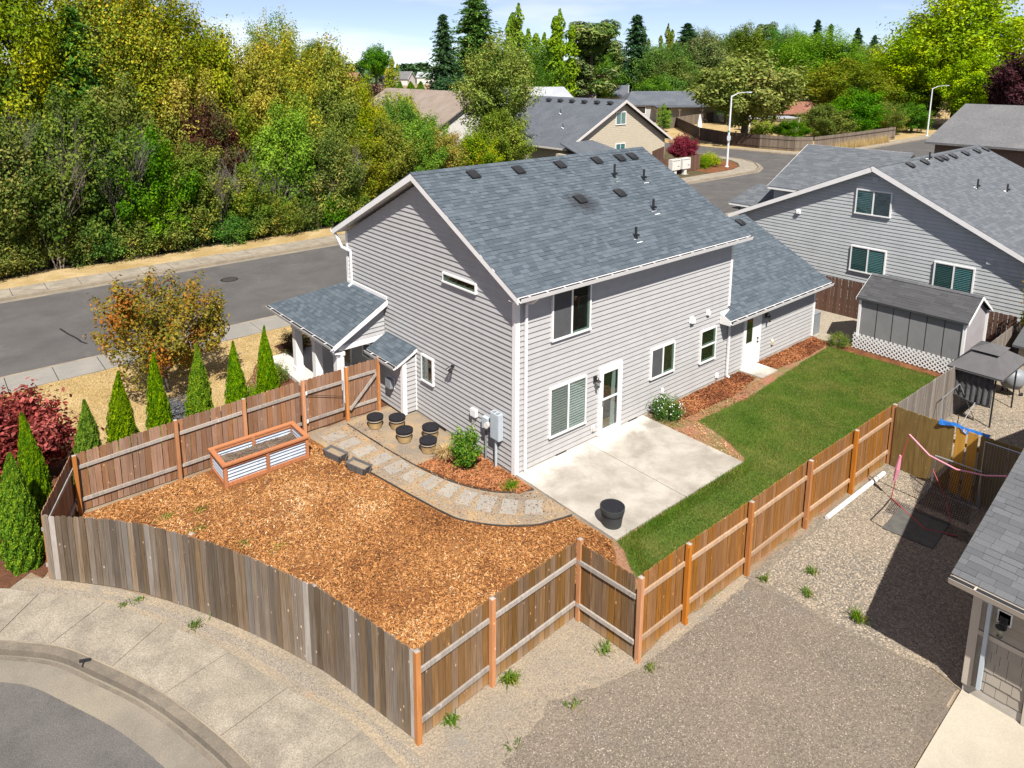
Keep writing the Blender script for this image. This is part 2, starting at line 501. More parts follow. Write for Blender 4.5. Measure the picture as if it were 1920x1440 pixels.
m['black'] = plain('black_metal', (.018, .019, .021), .45, .5, .2, 8)
m['black_rough'] = plain('black_plastic', (.022, .023, .026), .6, .4, .25, 8)
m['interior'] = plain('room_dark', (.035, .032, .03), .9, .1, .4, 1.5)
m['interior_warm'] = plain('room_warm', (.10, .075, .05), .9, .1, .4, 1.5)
m['roomfloor'] = plain('room_floor', (.45, .27, .12), .5, .3, .2, 3)
m['screen'] = plain('insect_screen', (.085, .088, .092), .9, .15, .1, 4)
m['blind'] = plain('blind_white', (.80, .82, .82), .6, .3, .05, 4)
m['blind_dim'] = plain('blind_screen_dimmed', (.36, .40, .39), .6, .3, .05, 4)  # blind as seen through a screen; the dimming is in the colour
m['jamb'] = plain('jamb_pale', (.52, .62, .52), .5, .3, .06, 4)
m['glass'] = glassmat('window_glass', (.70, .76, .75), base=.10)
m['glass_b'] = glassmat('window_glass_teal', (.62, .80, .80), base=.14)
m['roof_blue'] = shingle_mat('shingle_bluegrey', (.066, .085, .104), (.108, .132, .156), (.075, .096, .114), soot=True)
m['roof_grey'] = shingle_mat('shingle_grey', (.095, .098, .104), (.128, .132, .139), (.104, .108, .114))
m['roof_dark'] = shingle_mat('shingle_dark', (.060, .061, .065), (.082, .083, .087), (.07, .07, .074))
m['roof_nbr'] = shingle_mat('shingle_bluegrey_pale', (.098, .110, .124), (.140, .154, .168), (.118, .126, .137))
m['roof_tan'] = shingle_mat('shingle_tan', (.24, .19, .155), (.33, .27, .22), (.27, .22, .18), 30)
m['roof_slate'] = shingle_mat('shingle_slate', (.085, .098, .12), (.15, .168, .195), (.11, .125, .15), 30)
m['roof_red'] = shingle_mat('shingle_red', (.22, .085, .055), (.30, .12, .08), (.25, .11, .075), 30)
m['roof_pale'] = shingle_mat('shingle_pale', (.33, .35, .37), (.42, .43, .45), (.36, .37, .40), 30)
m['wood_in'] = wood('fence_brown', (.185, .098, .058), (.35, .20, .125), (.27, .145, .082), 10, .22, .6, satvar=.16)
m['wood_front'] = wood('fence_weathered', (.085, .060, .040), (.235, .172, .115), (.145, .104, .070), 18, .42, .9, grey=(.185, .16, .135), satvar=.25, foot=((.20, .155, .11), .22))
m['wood_gold'] = wood('fence_golden', (.10, .058, .027), (.27, .155, .07), (.18, .10, .045), 13, .20, .75, satvar=.2, foot=((.40, .25, .125), .3))
m['wood_gold2'] = wood('fence_amber', (.14, .062, .018), (.36, .165, .05), (.25, .112, .034), 13, .13, .55, satvar=.12, foot=((.40, .22, .09), .25))
m['wood_old'] = wood('fence_old_grey', (.14, .12, .10), (.27, .235, .20), (.20, .17, .145), 12, .22, .5, grey=(.25, .22, .20))
m['wood_green'] = wood('fence_treated', (.15, .095, .028), (.29, .20, .075), (.22, .145, .045), 6, .22, .3)
m['wood_yellow'] = wood('fence_new_board', (.55, .27, .035), (.68, .38, .07), (.58, .32, .06), 6, .1, .2)
m['wood_brown'] = wood('fence_dark_brown', (.095, .05, .035), (.17, .095, .065), (.13, .07, .05), 9, .2, .3)
m['wood_taupe'] = wood('fence_taupe', (.14, .11, .085), (.24, .195, .15), (.19, .15, .115), 9, .2, .3)
m['wood_shade'] = wood('fence_shaded', (.055, .036, .028), (.11, .075, .058), (.085, .056, .042), 9, .2, .3)  # brown boards, darkened in colour for the tree shade on them
m['post'] = wood('post_orange', (.40, .15, .042), (.58, .25, .088), (.48, .20, .066), 9, .16, .5, satvar=.15)
m['edge'] = plain('shingle_cut_edge', (.035, .038, .042), .95, .1)
m['post_red'] = wood('post_cedar', (.42, .15, .045), (.55, .22, .07), (.48, .19, .06), 6, .10, .25)
m['rail'] = wood('rail_grey', (.26, .225, .195), (.44, .40, .36), (.34, .30, .26), 5, .14, .3)
m['rail_warm'] = wood('rail_tan', (.34, .215, .13), (.50, .35, .235), (.42, .28, .18), 5, .14, .3)
m['bedwood'] = wood('cedar_red', (.36, .125, .05), (.50, .21, .095), (.43, .175, .08), 7, .12, .3)
m['planter'] = wood('planter_grey', (.085, .08, .08), (.17, .16, .155), (.12, .115, .11), 6, .1, .3)
m['corr'] = plain('galvanised', (.42, .47, .54), .45, .5, .12, 5, metal=.25)
m['bedsoil'] = ground('bed_soil', [(.16, .115, .085), (.24, .18, .135)], [3], 60, .4, 1, .03)
m['pot_tan'] = plain('pot_tan_glaze', (.40, .275, .13), .45, .4, .22, 5)
m['pot_rim'] = plain('pot_rim_cream', (.56, .48, .36), .45, .4, .1, 6)
m['pot_grey'] = plain('pot_charcoal', (.045, .05, .052), .6, .4, .15, 5)
m['pot_in'] = plain('pot_inside', (.016, .016, .02), .9, .2, .3, 12)
m['util'] = plain('utility_grey', (.46, .52, .57), .45, .5, .05, 5)
m['util_d'] = plain('utility_dark', (.24, .26, .28), .5, .5, .1, 5)
m['shedwall'] = plain('shed_panel', (.235, .235, .238), .8, .25, .07, 2.5, dirt=((.17, .17, .165), .4))
m['shedside'] = plain('shed_panel_pale', (.36, .34, .35), .8, .25, .07, 2.5)
m['canvas'] = plain('canvas_grey', (.115, .112, .115), .9, .15, .1, 3)
m['curtain'] = plain('curtain_grey', (.10, .10, .105), .9, .15, .35, 5)
m['tarp_blue'] = plain('tarp_blue', (.012, .12, .40), .45, .4, .25, 8)
m['pink'] = plain('pink_vinyl', (.72, .28, .38), .5, .4, .08, 6)
m['red_cord'] = plain('red_frame', (.40, .06, .06), .5, .4, .08, 6)
m['galv'] = plain('steel_tube', (.38, .40, .42), .4, .5, .1, 8, metal=.5)
m['pvc'] = plain('pvc_white', (.80, .79, .76), .4, .4, .04, 5)
m['rubber'] = plain('rubber_mat_grey', (.10, .10, .09), .85, .2, .2, 5)
m['lamp'] = plain('lamp_post_white', (.68, .69, .70), .4, .5, .04, 3)
m['sign_back'] = plain('sign_aluminium', (.52, .56, .60), .45, .5, .06, 4)
m['sign_green'] = plain('street_sign_green', (.01, .17, .10), .5, .4, .05, 4)
m['box_white'] = plain('mailbox_white', (.68, .66, .60), .5, .4, .06, 4)
m['car_blue'] = plain('car_navy', (.012, .03, .075), .25, .5, .1, 4, coat=.6)
m['trunk'] = plain('bark_brown', (.11, .085, .06), .95, .1, .35, 9)
m['trunk_grey'] = plain('bark_grey', (.17, .145, .12), .95, .1, .3, 9)
m['twig'] = plain('dead_twig', (.25, .215, .18), .95, .1, .3, 3)
m['redhouse'] = plain('red_board', (.25, .06, .05), .7, .2)
m['house_white'] = plain('house_white_paint', (.62, .60, .56), .7, .2)
m['house_tan'] = plain('house_tan_paint', (.42, .33, .24), .7, .2)
m['house_brown'] = plain('house_brown_paint', (.14, .10, .08), .7, .2)
m['house_grey'] = plain('house_grey_paint', (.40, .40, .40), .7, .2)  # even mid-grey wall colour of two far houses
m['manhole'] = plain('cast_iron', (.05, .042, .038), .6, .4, .3, 12)
m['crack'] = plain('tar_line', (.022, .022, .023), .6, .3, .3, 5)
m['edging'] = plain('edging_black', (.03, .026, .024), .7, .3, .2, 8)
m['tanbrick'] = plain('door_white', (.80, .80, .81), .4, .4, .02, 3)

# ------------------------------------------------------------------ the setting
def sheet(name, pts, z, mat, jit=0.0, step=.35, thick=None, parent=None, seed=1):
    """flat area from an outline; jittered edge for loose material; optional skirt down to z-thick"""
    rr = random.Random(seed)
    out = []
    n = len(pts)
    for i in range(n):
        a = Vector(pts[i]); b = Vector(pts[(i + 1) % n])
        L = (b - a).length
        k = max(1, int(L / step)) if jit else 1
        for j in range(k):
            q = a.lerp(b, j / k)
            if jit: q = q + Vector((rr.uniform(-jit, jit), rr.uniform(-jit, jit)))
            out.append((q.x, q.y))
    mb = MB()
    top = [(x, y, z) for x, y in out]
    if thick:
        mb.prism([(x, y, z - thick) for x, y in out], (0, 0, thick))
    else:
        mb.add(top, [tuple(range(len(top)))])
    o = mb.build(name, mat, parent)
    # upward normals
    if o.data.polygons[0].normal.z < 0 and not thick:
        o.data.flip_normals()
    return o

big = MB().add([(-900, -900, -.16), (3500, -900, -.16), (3500, 3500, -.16), (-900, 3500, -.16)], [(0, 1, 2, 3)]).build('ground', m['field'])
struct(big)
ys0, ys1 = 16.62, 27.3
# cul-de-sac outlines (kerb face, walk outside, gutter edge)
KERB = [(-19.3, 5.2), (-16.6, 4.75), (-14.0, 3.65), (-12.7, 2.7), (-11.73, 1.83), (-10.94, 1.02), (-10.39, .06), (-9.77, -1.18), (-9.28, -2.57), (-8.98, -3.8), (-8.85, -5.3), (-9.0, -7.2), (-9.6, -9.3)]
WALK = [(-19.3, 7.1), (-16.2, 6.6), (-13.2, 5.3), (-12.3, 4.5), (-11.5, 3.75), (-10.9, 3.08), (-9.9, 1.97), (-9.03, .45), (-8.3, -1.03), (-7.72, -2.6), (-7.22, -3.75), (-6.95, -5.3), (-7.05, -7.3), (-7.6, -9.8)]
def resample(P, n):
    P = [Vector(q) for q in P]
    # smooth (Catmull-Rom) then resample by arc length
    S = []
    for i in range(len(P) - 1):
        p0 = P[max(0, i - 1)]; p1 = P[i]; p2 = P[i + 1]; p3 = P[min(len(P) - 1, i + 2)]
        for j in range(12):
            t = j / 12
            S.append(.5 * ((2 * p1) + (p2 - p0) * t + (2 * p0 - 5 * p1 + 4 * p2 - p3) * t * t + (3 * p1 - p0 - 3 * p2 + p3) * t ** 3))
    S.append(P[-1])
    d = [0]
    for a, b in zip(S, S[1:]): d.append(d[-1] + (b - a).length)
    out = []
    k = 0
    for i in range(n + 1):
        s_ = d[-1] * i / n
        while k < len(d) - 2 and d[k + 1] < s_: k += 1
        f = (s_ - d[k]) / max(1e-9, d[k + 1] - d[k])
        out.append(S[k].lerp(S[k + 1], min(1, f)))
    return out
KR = resample(KERB, 120)
WK = resample(WALK, 120)
def offset(P, d):
    out = []
    for i, q in enumerate(P):
        t = (P[min(i + 1, len(P) - 1)] - P[max(i - 1, 0)]).normalized()
        out.append(q + Vector((-t.y, t.x)) * d)   # left of travel = outside (travel runs clockwise)
    return out

# block of ground that carries the lots (top at z = 0), the road bed lies lower
blk = [(-45, 7.2)] + [(q.x, q.y) for q in KR] + [(-10.4, -16), (-10.4, -60), (130, -60), (130, ys0 - .16), (-45, ys0 - .16)]
struct(sheet('lot_terrain', blk, 0.0, m['soil'], thick=.15))
far = [(-60, ys1 + .15), (58.5, ys1 + .15), (61.5, 28.6), (64.2, 30.6), (66.2, 33.2), (67.0, 37), (67.0, 110), (-60, 110)]
struct(sheet('wood_terrain', far, 0.0, m['under'], thick=.15))
rgt = [(74.6, 41), (75.0, 34), (76.2, 31.0), (79, 29.6), (84, 29.0), (180, 30.5), (180, 200), (74.6, 200)]
struct(sheet('corner_terrain', rgt, 0.0, m['drylawn'], thick=.15))

struct(sheet('street', [(-70, ys0 - .2), (200, ys0 - .2), (200, 32), (80, 32), (76, 120), (66, 120), (62, 32), (-70, ys1 + .2)], -.13, m['asphalt']))
# street kerbs and gutter pans
def strip(name, P, w0, w1, z0, z1, mat, parent=None):
    """ribbon along polyline P between lateral offsets w0..w1, bottom z0, top z1"""
    A = offset(P, w0); Bq = offset(P, w1); mb = MB()
    n = len(P); vs = []
    for a, b in zip(A, Bq):
        vs += [(a.x, a.y, z0), (b.x, b.y, z0), (b.x, b.y, z1), (a.x, a.y, z1)]
    fs = []
    for i in range(n - 1):
        for k in range(4):
            k2 = (k + 1) % 4
            fs.append((i * 4 + k, i * 4 + k2, i * 4 + 4 + k2, i * 4 + 4 + k))
    fs += [(3, 2, 1, 0), (n * 4 - 4, n * 4 - 3, n * 4 - 2, n * 4 - 1)]
    mb.add(vs, fs)
    return mb.build(name, mat, parent)
Pn = [Vector((x, ys0)) for x in np.linspace(-45, 120, 56)]
struct(strip('street_kerb', Pn, -.16, 0.0, -.14, .012, m['kerb']))
struct(strip('street_gutter', Pn, .002, .32, -.14, -.122, m['gutter']))
Pf = [Vector((x, ys1)) for x in np.linspace(58.5, -60, 40)]
Pf = [Vector(q) for q in [(67.0, 60), (67.0, 37), (66.2, 33.2), (64.2, 30.6), (61.5, 28.6)]] + Pf
struct(strip('far_kerb', Pf, -.16, 0.0, -.14, .012, m['kerb']))
struct(strip('far_gutter', Pf, .002, .34, -.14, -.122, m['gutter']))
Pr = [Vector(q) for q in [(180, 30.4), (84, 28.95), (79, 29.5), (76.1, 30.9), (74.9, 34), (74.5, 41), (74.5, 120)]]
struct(strip('corner_kerb', Pr, -.3, 0.0, -.14, .014, m['kerb']))

def slabs(name, label_mat, rects, z0, z1):
    root = MB().box(rects[0][0] - .02, rects[-1][1] + .02, rects[0][2] + .01, rects[0][3] - .01, z0, z1 - .03).build(name, m['soil'])
    struct(root)
    me = None
    for (x0, x1, y0, y1) in rects:
        b = MB(); g = .012
        b.box(x0 + g, x1 - g, y0, y1, z0 + .005, z1 + random.uniform(-.003, .003))
        b.build('slab', label_mat, root)
    return root
xs = np.arange(-30, 33, 1.52)
slabs('street_pavement', m['walk_grey'], [(x, x + 1.52, 14.92, ys0 - .165) for x in xs], .0, .03)
xs = np.arange(-24, 30, 1.52)
slabs('far_pavement', m['walk'], [(x, x + 1.52, ys1 + .165, ys1 + 1.7) for x in xs], .0, .03)
struct(sheet('corner_pavement', [(30, ys1 + .17), (58.4, ys1 + .17), (61.3, 28.8), (63.9, 30.8), (65.7, 33.3), (66.4, 37), (64.9, 37), (64.2, 34), (62.4, 31.9), (60, 30.2), (57, 29.3), (30, 29.0)], .03, m['walk'], thick=.03))
struct(sheet('right_pavement', [(75.0, 41), (75.4, 34), (76.6, 31.4), (79.2, 30.0), (84, 29.3), (180, 30.8), (180, 32.2), (84, 30.8), (80, 31.5), (77.9, 33), (76.9, 36), (76.5, 41)], .03, m['walk'], thick=.03))

# dry front lawn, planting beds
struct(sheet('dry_lawn', [(-30, 14.9), (34, 14.9), (34, 8.2), (1, 8.6), (-2.6, 9.2), (-4, 8.4), (-10, 8.6), (-30, 8.8)], .010, m['drylawn'], .06, .5))
struct(sheet('planting_bed', [(-4.6, 9.0), (-2.4, 12.1), (0, 12.3), (0.2, 5.8), (-10, 5.85), (-12.5, 3.9), (-14, 8.9), (-10, 9.0), (-8, 7.9), (-5.6, 7.9)], .016, m['mulch'], .06, .4))
struct(sheet('corner_bed', [(-10.75, 3.55), (-10.95, 3.95), (-11.4, 3.7), (-14, 5.6), (-14, 8.9), (-11, 9), (-9.6, 5.9)], .02, m['mulch'], .05, .4, seed=3))
struct(sheet('far_verge', [(-60, ys1 + 1.72), (34, ys1 + 1.72), (34, 31.3), (-60, 31.3)], .008, m['drylawn'], .12, .8))
struct(sheet('corner_flowerbed', [(53.2, 29.4), (57, 29.5), (60, 30.4), (62, 31.9), (63.6, 34), (58, 36), (54, 34)], .012, m['bark'], .1, .6))

# cul-de-sac
culd = [(-45, 5.2)] + [(q.x, q.y) for q in offset(KR, -.02)] + [(-10.2, -16), (-10.2, -60), (-45, -60)]
struct(sheet('cul_de_sac', culd, -.13, m['asphalt_old']))
struct(strip('cul_de_sac_kerb', KR, -.01, .17, -.14, .014, m['kerb_dark']))
struct(strip('kerb_lip', KR, .172, .198, -.1, .018, m['kerb']))
struct(strip('gutter_seam', offset(KR, -.05), -.07, 0, -.116, -.111, m['kerb_dark']))
struct(strip('cul_de_sac_gutter', KR, -.60, -.012, -.14, -.118, m['gutter']))
# sidewalk panels, each its own slab with an open joint
walk_root = MB()
walk_root.add([(-13, -2, -.05), (-12, -2, -.05), (-12, -1, -.05)], [(0, 1, 2)])
ka = offset(KR, .19)
cuts = [0, 8, 16, 24, 32, 40, 47, 53, 59, 66, 74, 82, 91, 100, 110, 119]
wroot = strip('round_pavement', offset(KR, .2), 0, .15, -.02, .004, m['soil'])
struct(wroot)
KE = ka; WE = WK
def inter(P, s):
    i = min(len(P) - 2, max(0, int(s))); return P[i].lerp(P[i + 1], s - i)
# joints measured on the photograph: pairs (kerb side, outer side)
J = [((-14.6, 4.2), (-13.6, 5.55)), ((-13.0, 3.2), (-12.1, 4.35)), ((-11.75, 2.15), (-10.93, 3.12)), ((-10.94, 1.25), (-9.87, 1.95)), ((-10.1, .1), (-9.03, .45)),
     ((-9.45, -1.2), (-8.25, -1.07)), ((-8.98, -2.75), (-7.73, -2.57)), ((-8.68, -4.25), (-7.08, -4.2)), ((-8.62, -5.9), (-6.97, -5.95)), ((-8.9, -7.6), (-7.1, -7.6)), ((-9.4, -9.2), (-7.55, -9.7))]
def near(P, q):
    q = Vector(q); k = min(range(len(P)), key=lambda i: (P[i] - q).length); return k
for (a0, b0), (a1, b1) in zip(J, J[1:]):
    ia, ja, ib, jb = near(KE, a0), near(KE, a1), near(WE, b0), near(WE, b1)
    inner = [KE[k] for k in range(ia, ja + 1)]; outer = [WE[k] for k in range(ib, jb + 1)]
    poly = inner + outer[::-1]
    c = sum(poly, Vector((0, 0))) / len(poly)
    poly = [(q.x + (c - q).normalized().x * .013, q.y + (c - q).normalized().y * .013) for q in poly]
    MB().prism([(x, y, -.02) for x, y in poly], (0, 0, .04 + random.uniform(-.002, .002))).build('slab', m['walk'], wroot)

# ground between fence and pavement, neighbour's yard
struct(sheet('verge_dirt', [(q.x, q.y) for q in offset(WK[30:], -.05)] + [(-7, -10.2), (1.6, -10.2), (1.6, -6.0), (-2.2, -5.9), (-2.4, -4.6), (-6.4, -4.85), (-6.9, -3), (-7.7, -.95), (-8.5, .6), (-9.4, 2.0), (-10.6, 3.5), (-11.4, 4.0)], .006, m['tandirt'], .03, .4))
struct(sheet('crushed_yard', [(-5.6, -6.1), (-4.2, -5.75), (-3.1, -6.1), (-2.4, -6.25), (-.5, -6.35), (1.33, -6.3), (1.45, -7.8), (1.6, -8.6), (1.8, -9.7), (1.75, -10.2), (-.6, -10.28), (-5.2, -10.4), (-6.4, -9.4), (-6.2, -7.4)], .011, m['fines'], .05, .18))
struct(sheet('gravel_yard', [(1.35, -6.18), (23, -6.2), (23, -13), (1.8, -13), (1.75, -10.2), (1.8, -9.7), (1.55, -8.5), (1.42, -7.75)], .016, m['gravel'], .04, .4))
struct(sheet('driveway', [(1.85, -10.24), (-5.3, -10.46), (-5.3, -24), (1.85, -24)], .035, m['drive'], thick=.04))
# back yard
struct(sheet('chip_yard', [(-9.7, 5.6), (-3.3, 5.6), (-3.25, 4.2), (-2.99, 2.54), (-2.65, .67), (-2.36, -.56), (-1.7, -1.42), (-.95, -1.97), (-.05, -2.25), (0.0, -3.6), (-.6, -4.2), (-2.55, -4.52), (-4.8, -4.66), (-6.3, -4.75), (-6.8, -3), (-7.6, -.95), (-8.4, .65), (-9.3, 2.05), (-10.6, 3.5)], .012, m['chips_under'], .05, .3))
struct(sheet('side_path', [(-3.5, 5.6), (-1.0, 5.7), (-2.18, 5.5), (-2.02, 3.57), (-1.76, 1.72), (-1.37, .51), (-.8, -.37), (0.0, -.85), (.05, -2.2), (-.95, -1.95), (-1.7, -1.4), (-2.36, -.54), (-2.65, .67), (-2.99, 2.54), (-3.3, 4.2)], .02, m['path'], .015, .3))
struct(sheet('pot_bed', [(-2.16, 5.55), (-.1, 5.7), (-.1, 2.05), (-1.8, 2.05), (-2.0, 3.57)], .024, m['path'], .02, .3, seed=5))
struct(sheet('bark_bed', [(-1.86, 2.15), (-.05, 2.1), (-.03, -.8), (-.45, -.72), (-.8, -.35), (-1.35, .52), (-1.72, 1.72)], .029, m['bark'], .02, .2))
struct(sheet('lawn_border', [(5.3, -.25), (16.6, -.15), (16.7, -6.1), (-2.2, -6.1), (-2.4, -4.75), (-.6, -4.2), (0, -3.5)], .014, m['lawn_edge'], .05, .4))
LAWN = [(.1, -3.62), (-.35, -4.3), (-.7, -5.0), (-1.0, -5.95), (8.0, -5.98), (16.0, -5.98), (16.1, -4.6), (15.9, -1.0), (13.2, -1.15), (9.5, -1.45), (6.6, -1.35), (6.3, -2.4), (5.75, -3.45), (5.5, -3.62)]
struct(sheet('lawn', LAWN, .022, m['lawn'], .07, .3))
struct(sheet('wall_bed', [(5.9, -.08), (10.9, -.05), (10.9, -.75), (9, -1.0), (6.2, -.95)], .028, m['bark'], .05, .3))
struct(sheet('door_bed', [(12.15, -.05), (16.45, -.05), (16.2, -.85), (14, -.95), (12.15, -.8)], .028, m['bark'], .05, .3, seed=9))
struct(sheet('shed_bed', [(15.9, -1.2), (16.5, -1.5), (16.55, -5.9), (16.0, -5.9)], .026, m['bark'], .05, .3, seed=10))
struct(sheet('gravel_side', [(16.4, .8), (16.45, -1.0), (16.3, -1.3), (23, -1.3), (23, 14), (16.5, 14)], .02, m['gravel_side'], .03, .3))
# patio slab: two panels with a control joint, paler strip by the wall
pat = MB().box(.06, 5.42, -3.55, -.03, -.02, .03).build('patio', m['soil']); struct(pat)
for (x0, x1) in ((.04, 2.78), (2.80, 5.46)):
    MB().box(x0, x1, -3.58, -.02, -.01, .062).build('panel', m['patio'], pat)
st = MB().box(11.02, 12.12, -.93, -.02, -.01, .06).build('doorstep', m['patio']); struct(st)
# ------------------------------------------------------------------ building tools
def siding(wall, o, d, nrm, z0, z1, lim, expo, mat, lip=.036, name='siding_board', joined=False):
    """lapped boards on a wall. o: corner (x,y); d: unit along; nrm: outward; lim(z)->(a,b)"""
    d = Vector((d[0], d[1], 0)); nn = Vector((nrm[0], nrm[1], 0)); base = Vector((o[0], o[1], 0))
    z = z0; allb = MB()
    while z < z1 - .01:
        zt = min(z + expo, z1)
        a0, b0 = lim(z + .002); a1, b1 = lim(zt - .002)
        if b0 - a0 > .03:
            if b1 - a1 < .02:
                mid = (a1 + b1) / 2; a1, b1 = mid - .01, mid + .01
            P = lambda a, off, zz: base + d * a + nn * off + Vector((0, 0, zz))
            mb = allb if joined else MB()
            zb = z + .011   # gap bares the core; a dark core stands in for butt-edge shade
            mb.hexa([P(a0, 0, zb), P(b0, 0, zb), P(b0, lip, zb), P(a0, lip, zb), P(a1, 0, zt), P(b1, 0, zt), P(b1, .004, zt), P(a1, .004, zt)])
            if not joined: mb.build(name, mat, wall)
        z += expo
    if joined:
        return allb.build('siding', mat, wall)

def shingles(P0, U, V, lu, lv, expo=.145, wmin=.14, wmax=.34, lim=None, seed=1, thick=.014):
    """list of (8 corners, shade) laid on a roof plane; P0 lower corner, U along eave, V up the slope"""
    rr = random.Random(seed); P0 = Vector(P0); U = Vector(U).normalized(); V = Vector(V).normalized()
    N = U.cross(V).normalized()
    if N.z < 0: N = -N
    out = []; v = 0.0; row = 0
    while v < lv - .02:
        v1 = min(v + expo, lv)
        a, b = (0, lu) if lim is None else lim(v)
        a2, b2 = (0, lu) if lim is None else lim(v1)
        x = a - rr.uniform(0, wmax)
        rowsh = rr.uniform(-.06, .06)
        while x < b:
            w = rr.uniform(wmin, wmax); x0 = max(x, a); x1 = min(x + w, b)
            if x1 - x0 > .02:
                t = thick * rr.choice((.75, 1.0, 1.0, 1.5)); g = .004
                u0, u1 = x0 + g / 2, x1 - g / 2
                t0, t1 = max(u0, a2), min(u1, b2)
                if t1 - t0 < .01: t0 = t1 = max(min((u0 + u1) / 2, b2), a2); t1 += .005
                dv = rr.uniform(-.008, .008)
                Q = lambda uu, vv, h: P0 + U * uu + V * vv + N * h
                vv0 = v + dv if v > 0 else v
                pts = [Q(u0, vv0, .001), Q(u1, vv0, .001), Q(t1, v1 + .01, .001), Q(t0, v1 + .01, .001),
                       Q(u0, vv0, t), Q(u1, vv0, t), Q(t1, v1 + .01, .004), Q(t0, v1 + .01, .004)]
                out.append((pts, min(1, max(0, rr.random() ** 1.2 + rowsh))))
            x += w
        v += expo; row += 1
    return out

QF = [(4, 5, 6, 7), (0, 1, 5, 4), (1, 2, 6, 5), (3, 0, 4, 7)]
def lay(roof, sh, mat, singles=0):
    """singles: the nearest shingles become objects of their own, the rest one 'stuff' part"""
    o_ = org(roof)
    sh = sorted(sh, key=lambda s: (s[0][0] - CAMLOC).length)
    for pts, sd in sh[:singles]:
        me = bpy.data.meshes.new('shingle')
        me.from_pydata([tuple(q - o_) for q in pts], [], QF)
        at = me.attributes.new('shade', 'FLOAT', 'POINT'); at.data.foreach_set('value', [sd] * 8)
        me.materials.append(mat); me.materials.append(m['edge']); me.polygons[1].material_index = 1; me.update()
        ob = bpy.data.objects.new('shingle', me); COL.objects.link(ob); ob.parent = roof
    rest = sh[singles:]
    if rest:
        V = np.array([[tuple(q - o_) for q in pts] for pts, sd in rest]).reshape(-1, 3)
        F = (np.arange(len(rest))[:, None, None] * 8 + np.array(QF)[None]).reshape(-1, 4)
        me = fast_mesh('shingle_field', V, F, mat)
        me.materials.append(m['edge']); me.polygons.foreach_set('material_index', np.tile(np.array([0, 1, 0, 0], dtype=np.int32), len(rest)))
        at = me.attributes.new('shade', 'FLOAT', 'POINT'); at.data.foreach_set('value', np.repeat([sd for _, sd in rest], 8).astype(np.float32))
        ob = bpy.data.objects.new('shingle_field', me); COL.objects.link(ob); ob.parent = roof
        ob['kind'] = 'stuff'

def ridge_caps(a, b, sl1, sl2, w=.16, step=.2, seed=4):
    """caps folded over a ridge; returns shingle tuples (two flaps each)"""
    rr = random.Random(seed); a = Vector(a); b = Vector(b); d = (b - a); L = d.length; d.normalize()
    side = Vector((d.y, -d.x, 0)); out = []
    k = 0; x = 0
    while x < L:
        x1 = min(L, x + step + .01); s_ = rr.random()
        for sg, sl in ((1, sl1), (-1, sl2)):
            dn = (side * sg - Vector((0, 0, sl))).normalized()
            nn = Vector((0, 0, 1)) * .022
            p = a + d * x; q = a + d * x1
            pts = [p + dn * w + nn * .2, q + dn * w + nn * .2, q + nn * .2, p + nn * .2, p + dn * w + nn * 1.2, q + dn * w + nn * .8, q + nn * .8, p + nn * 1.3]
            out.append((pts, s_))
        x += step
    return out

def pipe_vent(name, label, x, y, z, h, group):
    t = thing(name, label, 'vent pipe', (x, y, z), group=group)
    MB().tube([(0, 0, -.05), (0, 0, h)], .04, 8).build('pipe', m['black'], t, local=True)
    MB().box(-.03, .06, -.10, .0, h * .25, h * .42).build('collar', m['black_rough'], t, local=True)
    MB().hexa([(-.13, -.2, -.105), (.13, -.2, -.105), (.13, .12, .065), (-.13, .12, .065), (-.13, -.2, -.09), (.13, -.2, -.09), (.13, .12, .08), (-.13, .12, .08)]).build('flashing', m['white'], t, local=True)
    return t

def roof_vent(parent_slope, x, y, z, label, group, s=.78):
    t = thing('roof_vent', label, 'roof vent', (x, y, z), group=group)
    k = parent_slope
    def P(a, b, h): return (a * s, b * s, b * s * k + h * s)
    # low hood: base flange, tapering box, overhanging lid
    MB().hexa([P(-.26, -.26, .005), P(.26, -.26, .005), P(.26, .24, .005), P(-.26, .24, .005), P(-.26, -.26, .022), P(.26, -.26, .022), P(.26, .24, .022), P(-.26, .24, .022)]).build('flange', m['black'], t, local=True)
    MB().hexa([P(-.19, -.19, .02), P(.19, -.19, .02), P(.19, .17, .02), P(-.19, .17, .02), P(-.19, -.19, .12), P(.19, -.19, .12), P(.19, .17, .07), P(-.19, .17, .07)]).build('throat', m['black_rough'], t, local=True)
    lid = MB()
    lid.hexa([P(-.23, -.25, .10), P(.23, -.25, .10), P(.23, .21, .065), P(-.23, .21, .065), P(-.23, -.25, .14), P(.23, -.25, .14), P(.23, .21, .10), P(-.23, .21, .10)])
    lid.hexa([P(-.20, -.21, .139), P(.20, -.21, .139), P(.20, .17, .102), P(-.20, .17, .102), P(-.13, -.14, .215), P(.13, -.14, .215), P(.13, .10, .19), P(-.13, .10, .19)])
    lid.build('hood', m['black'], t, local=True)
    return t

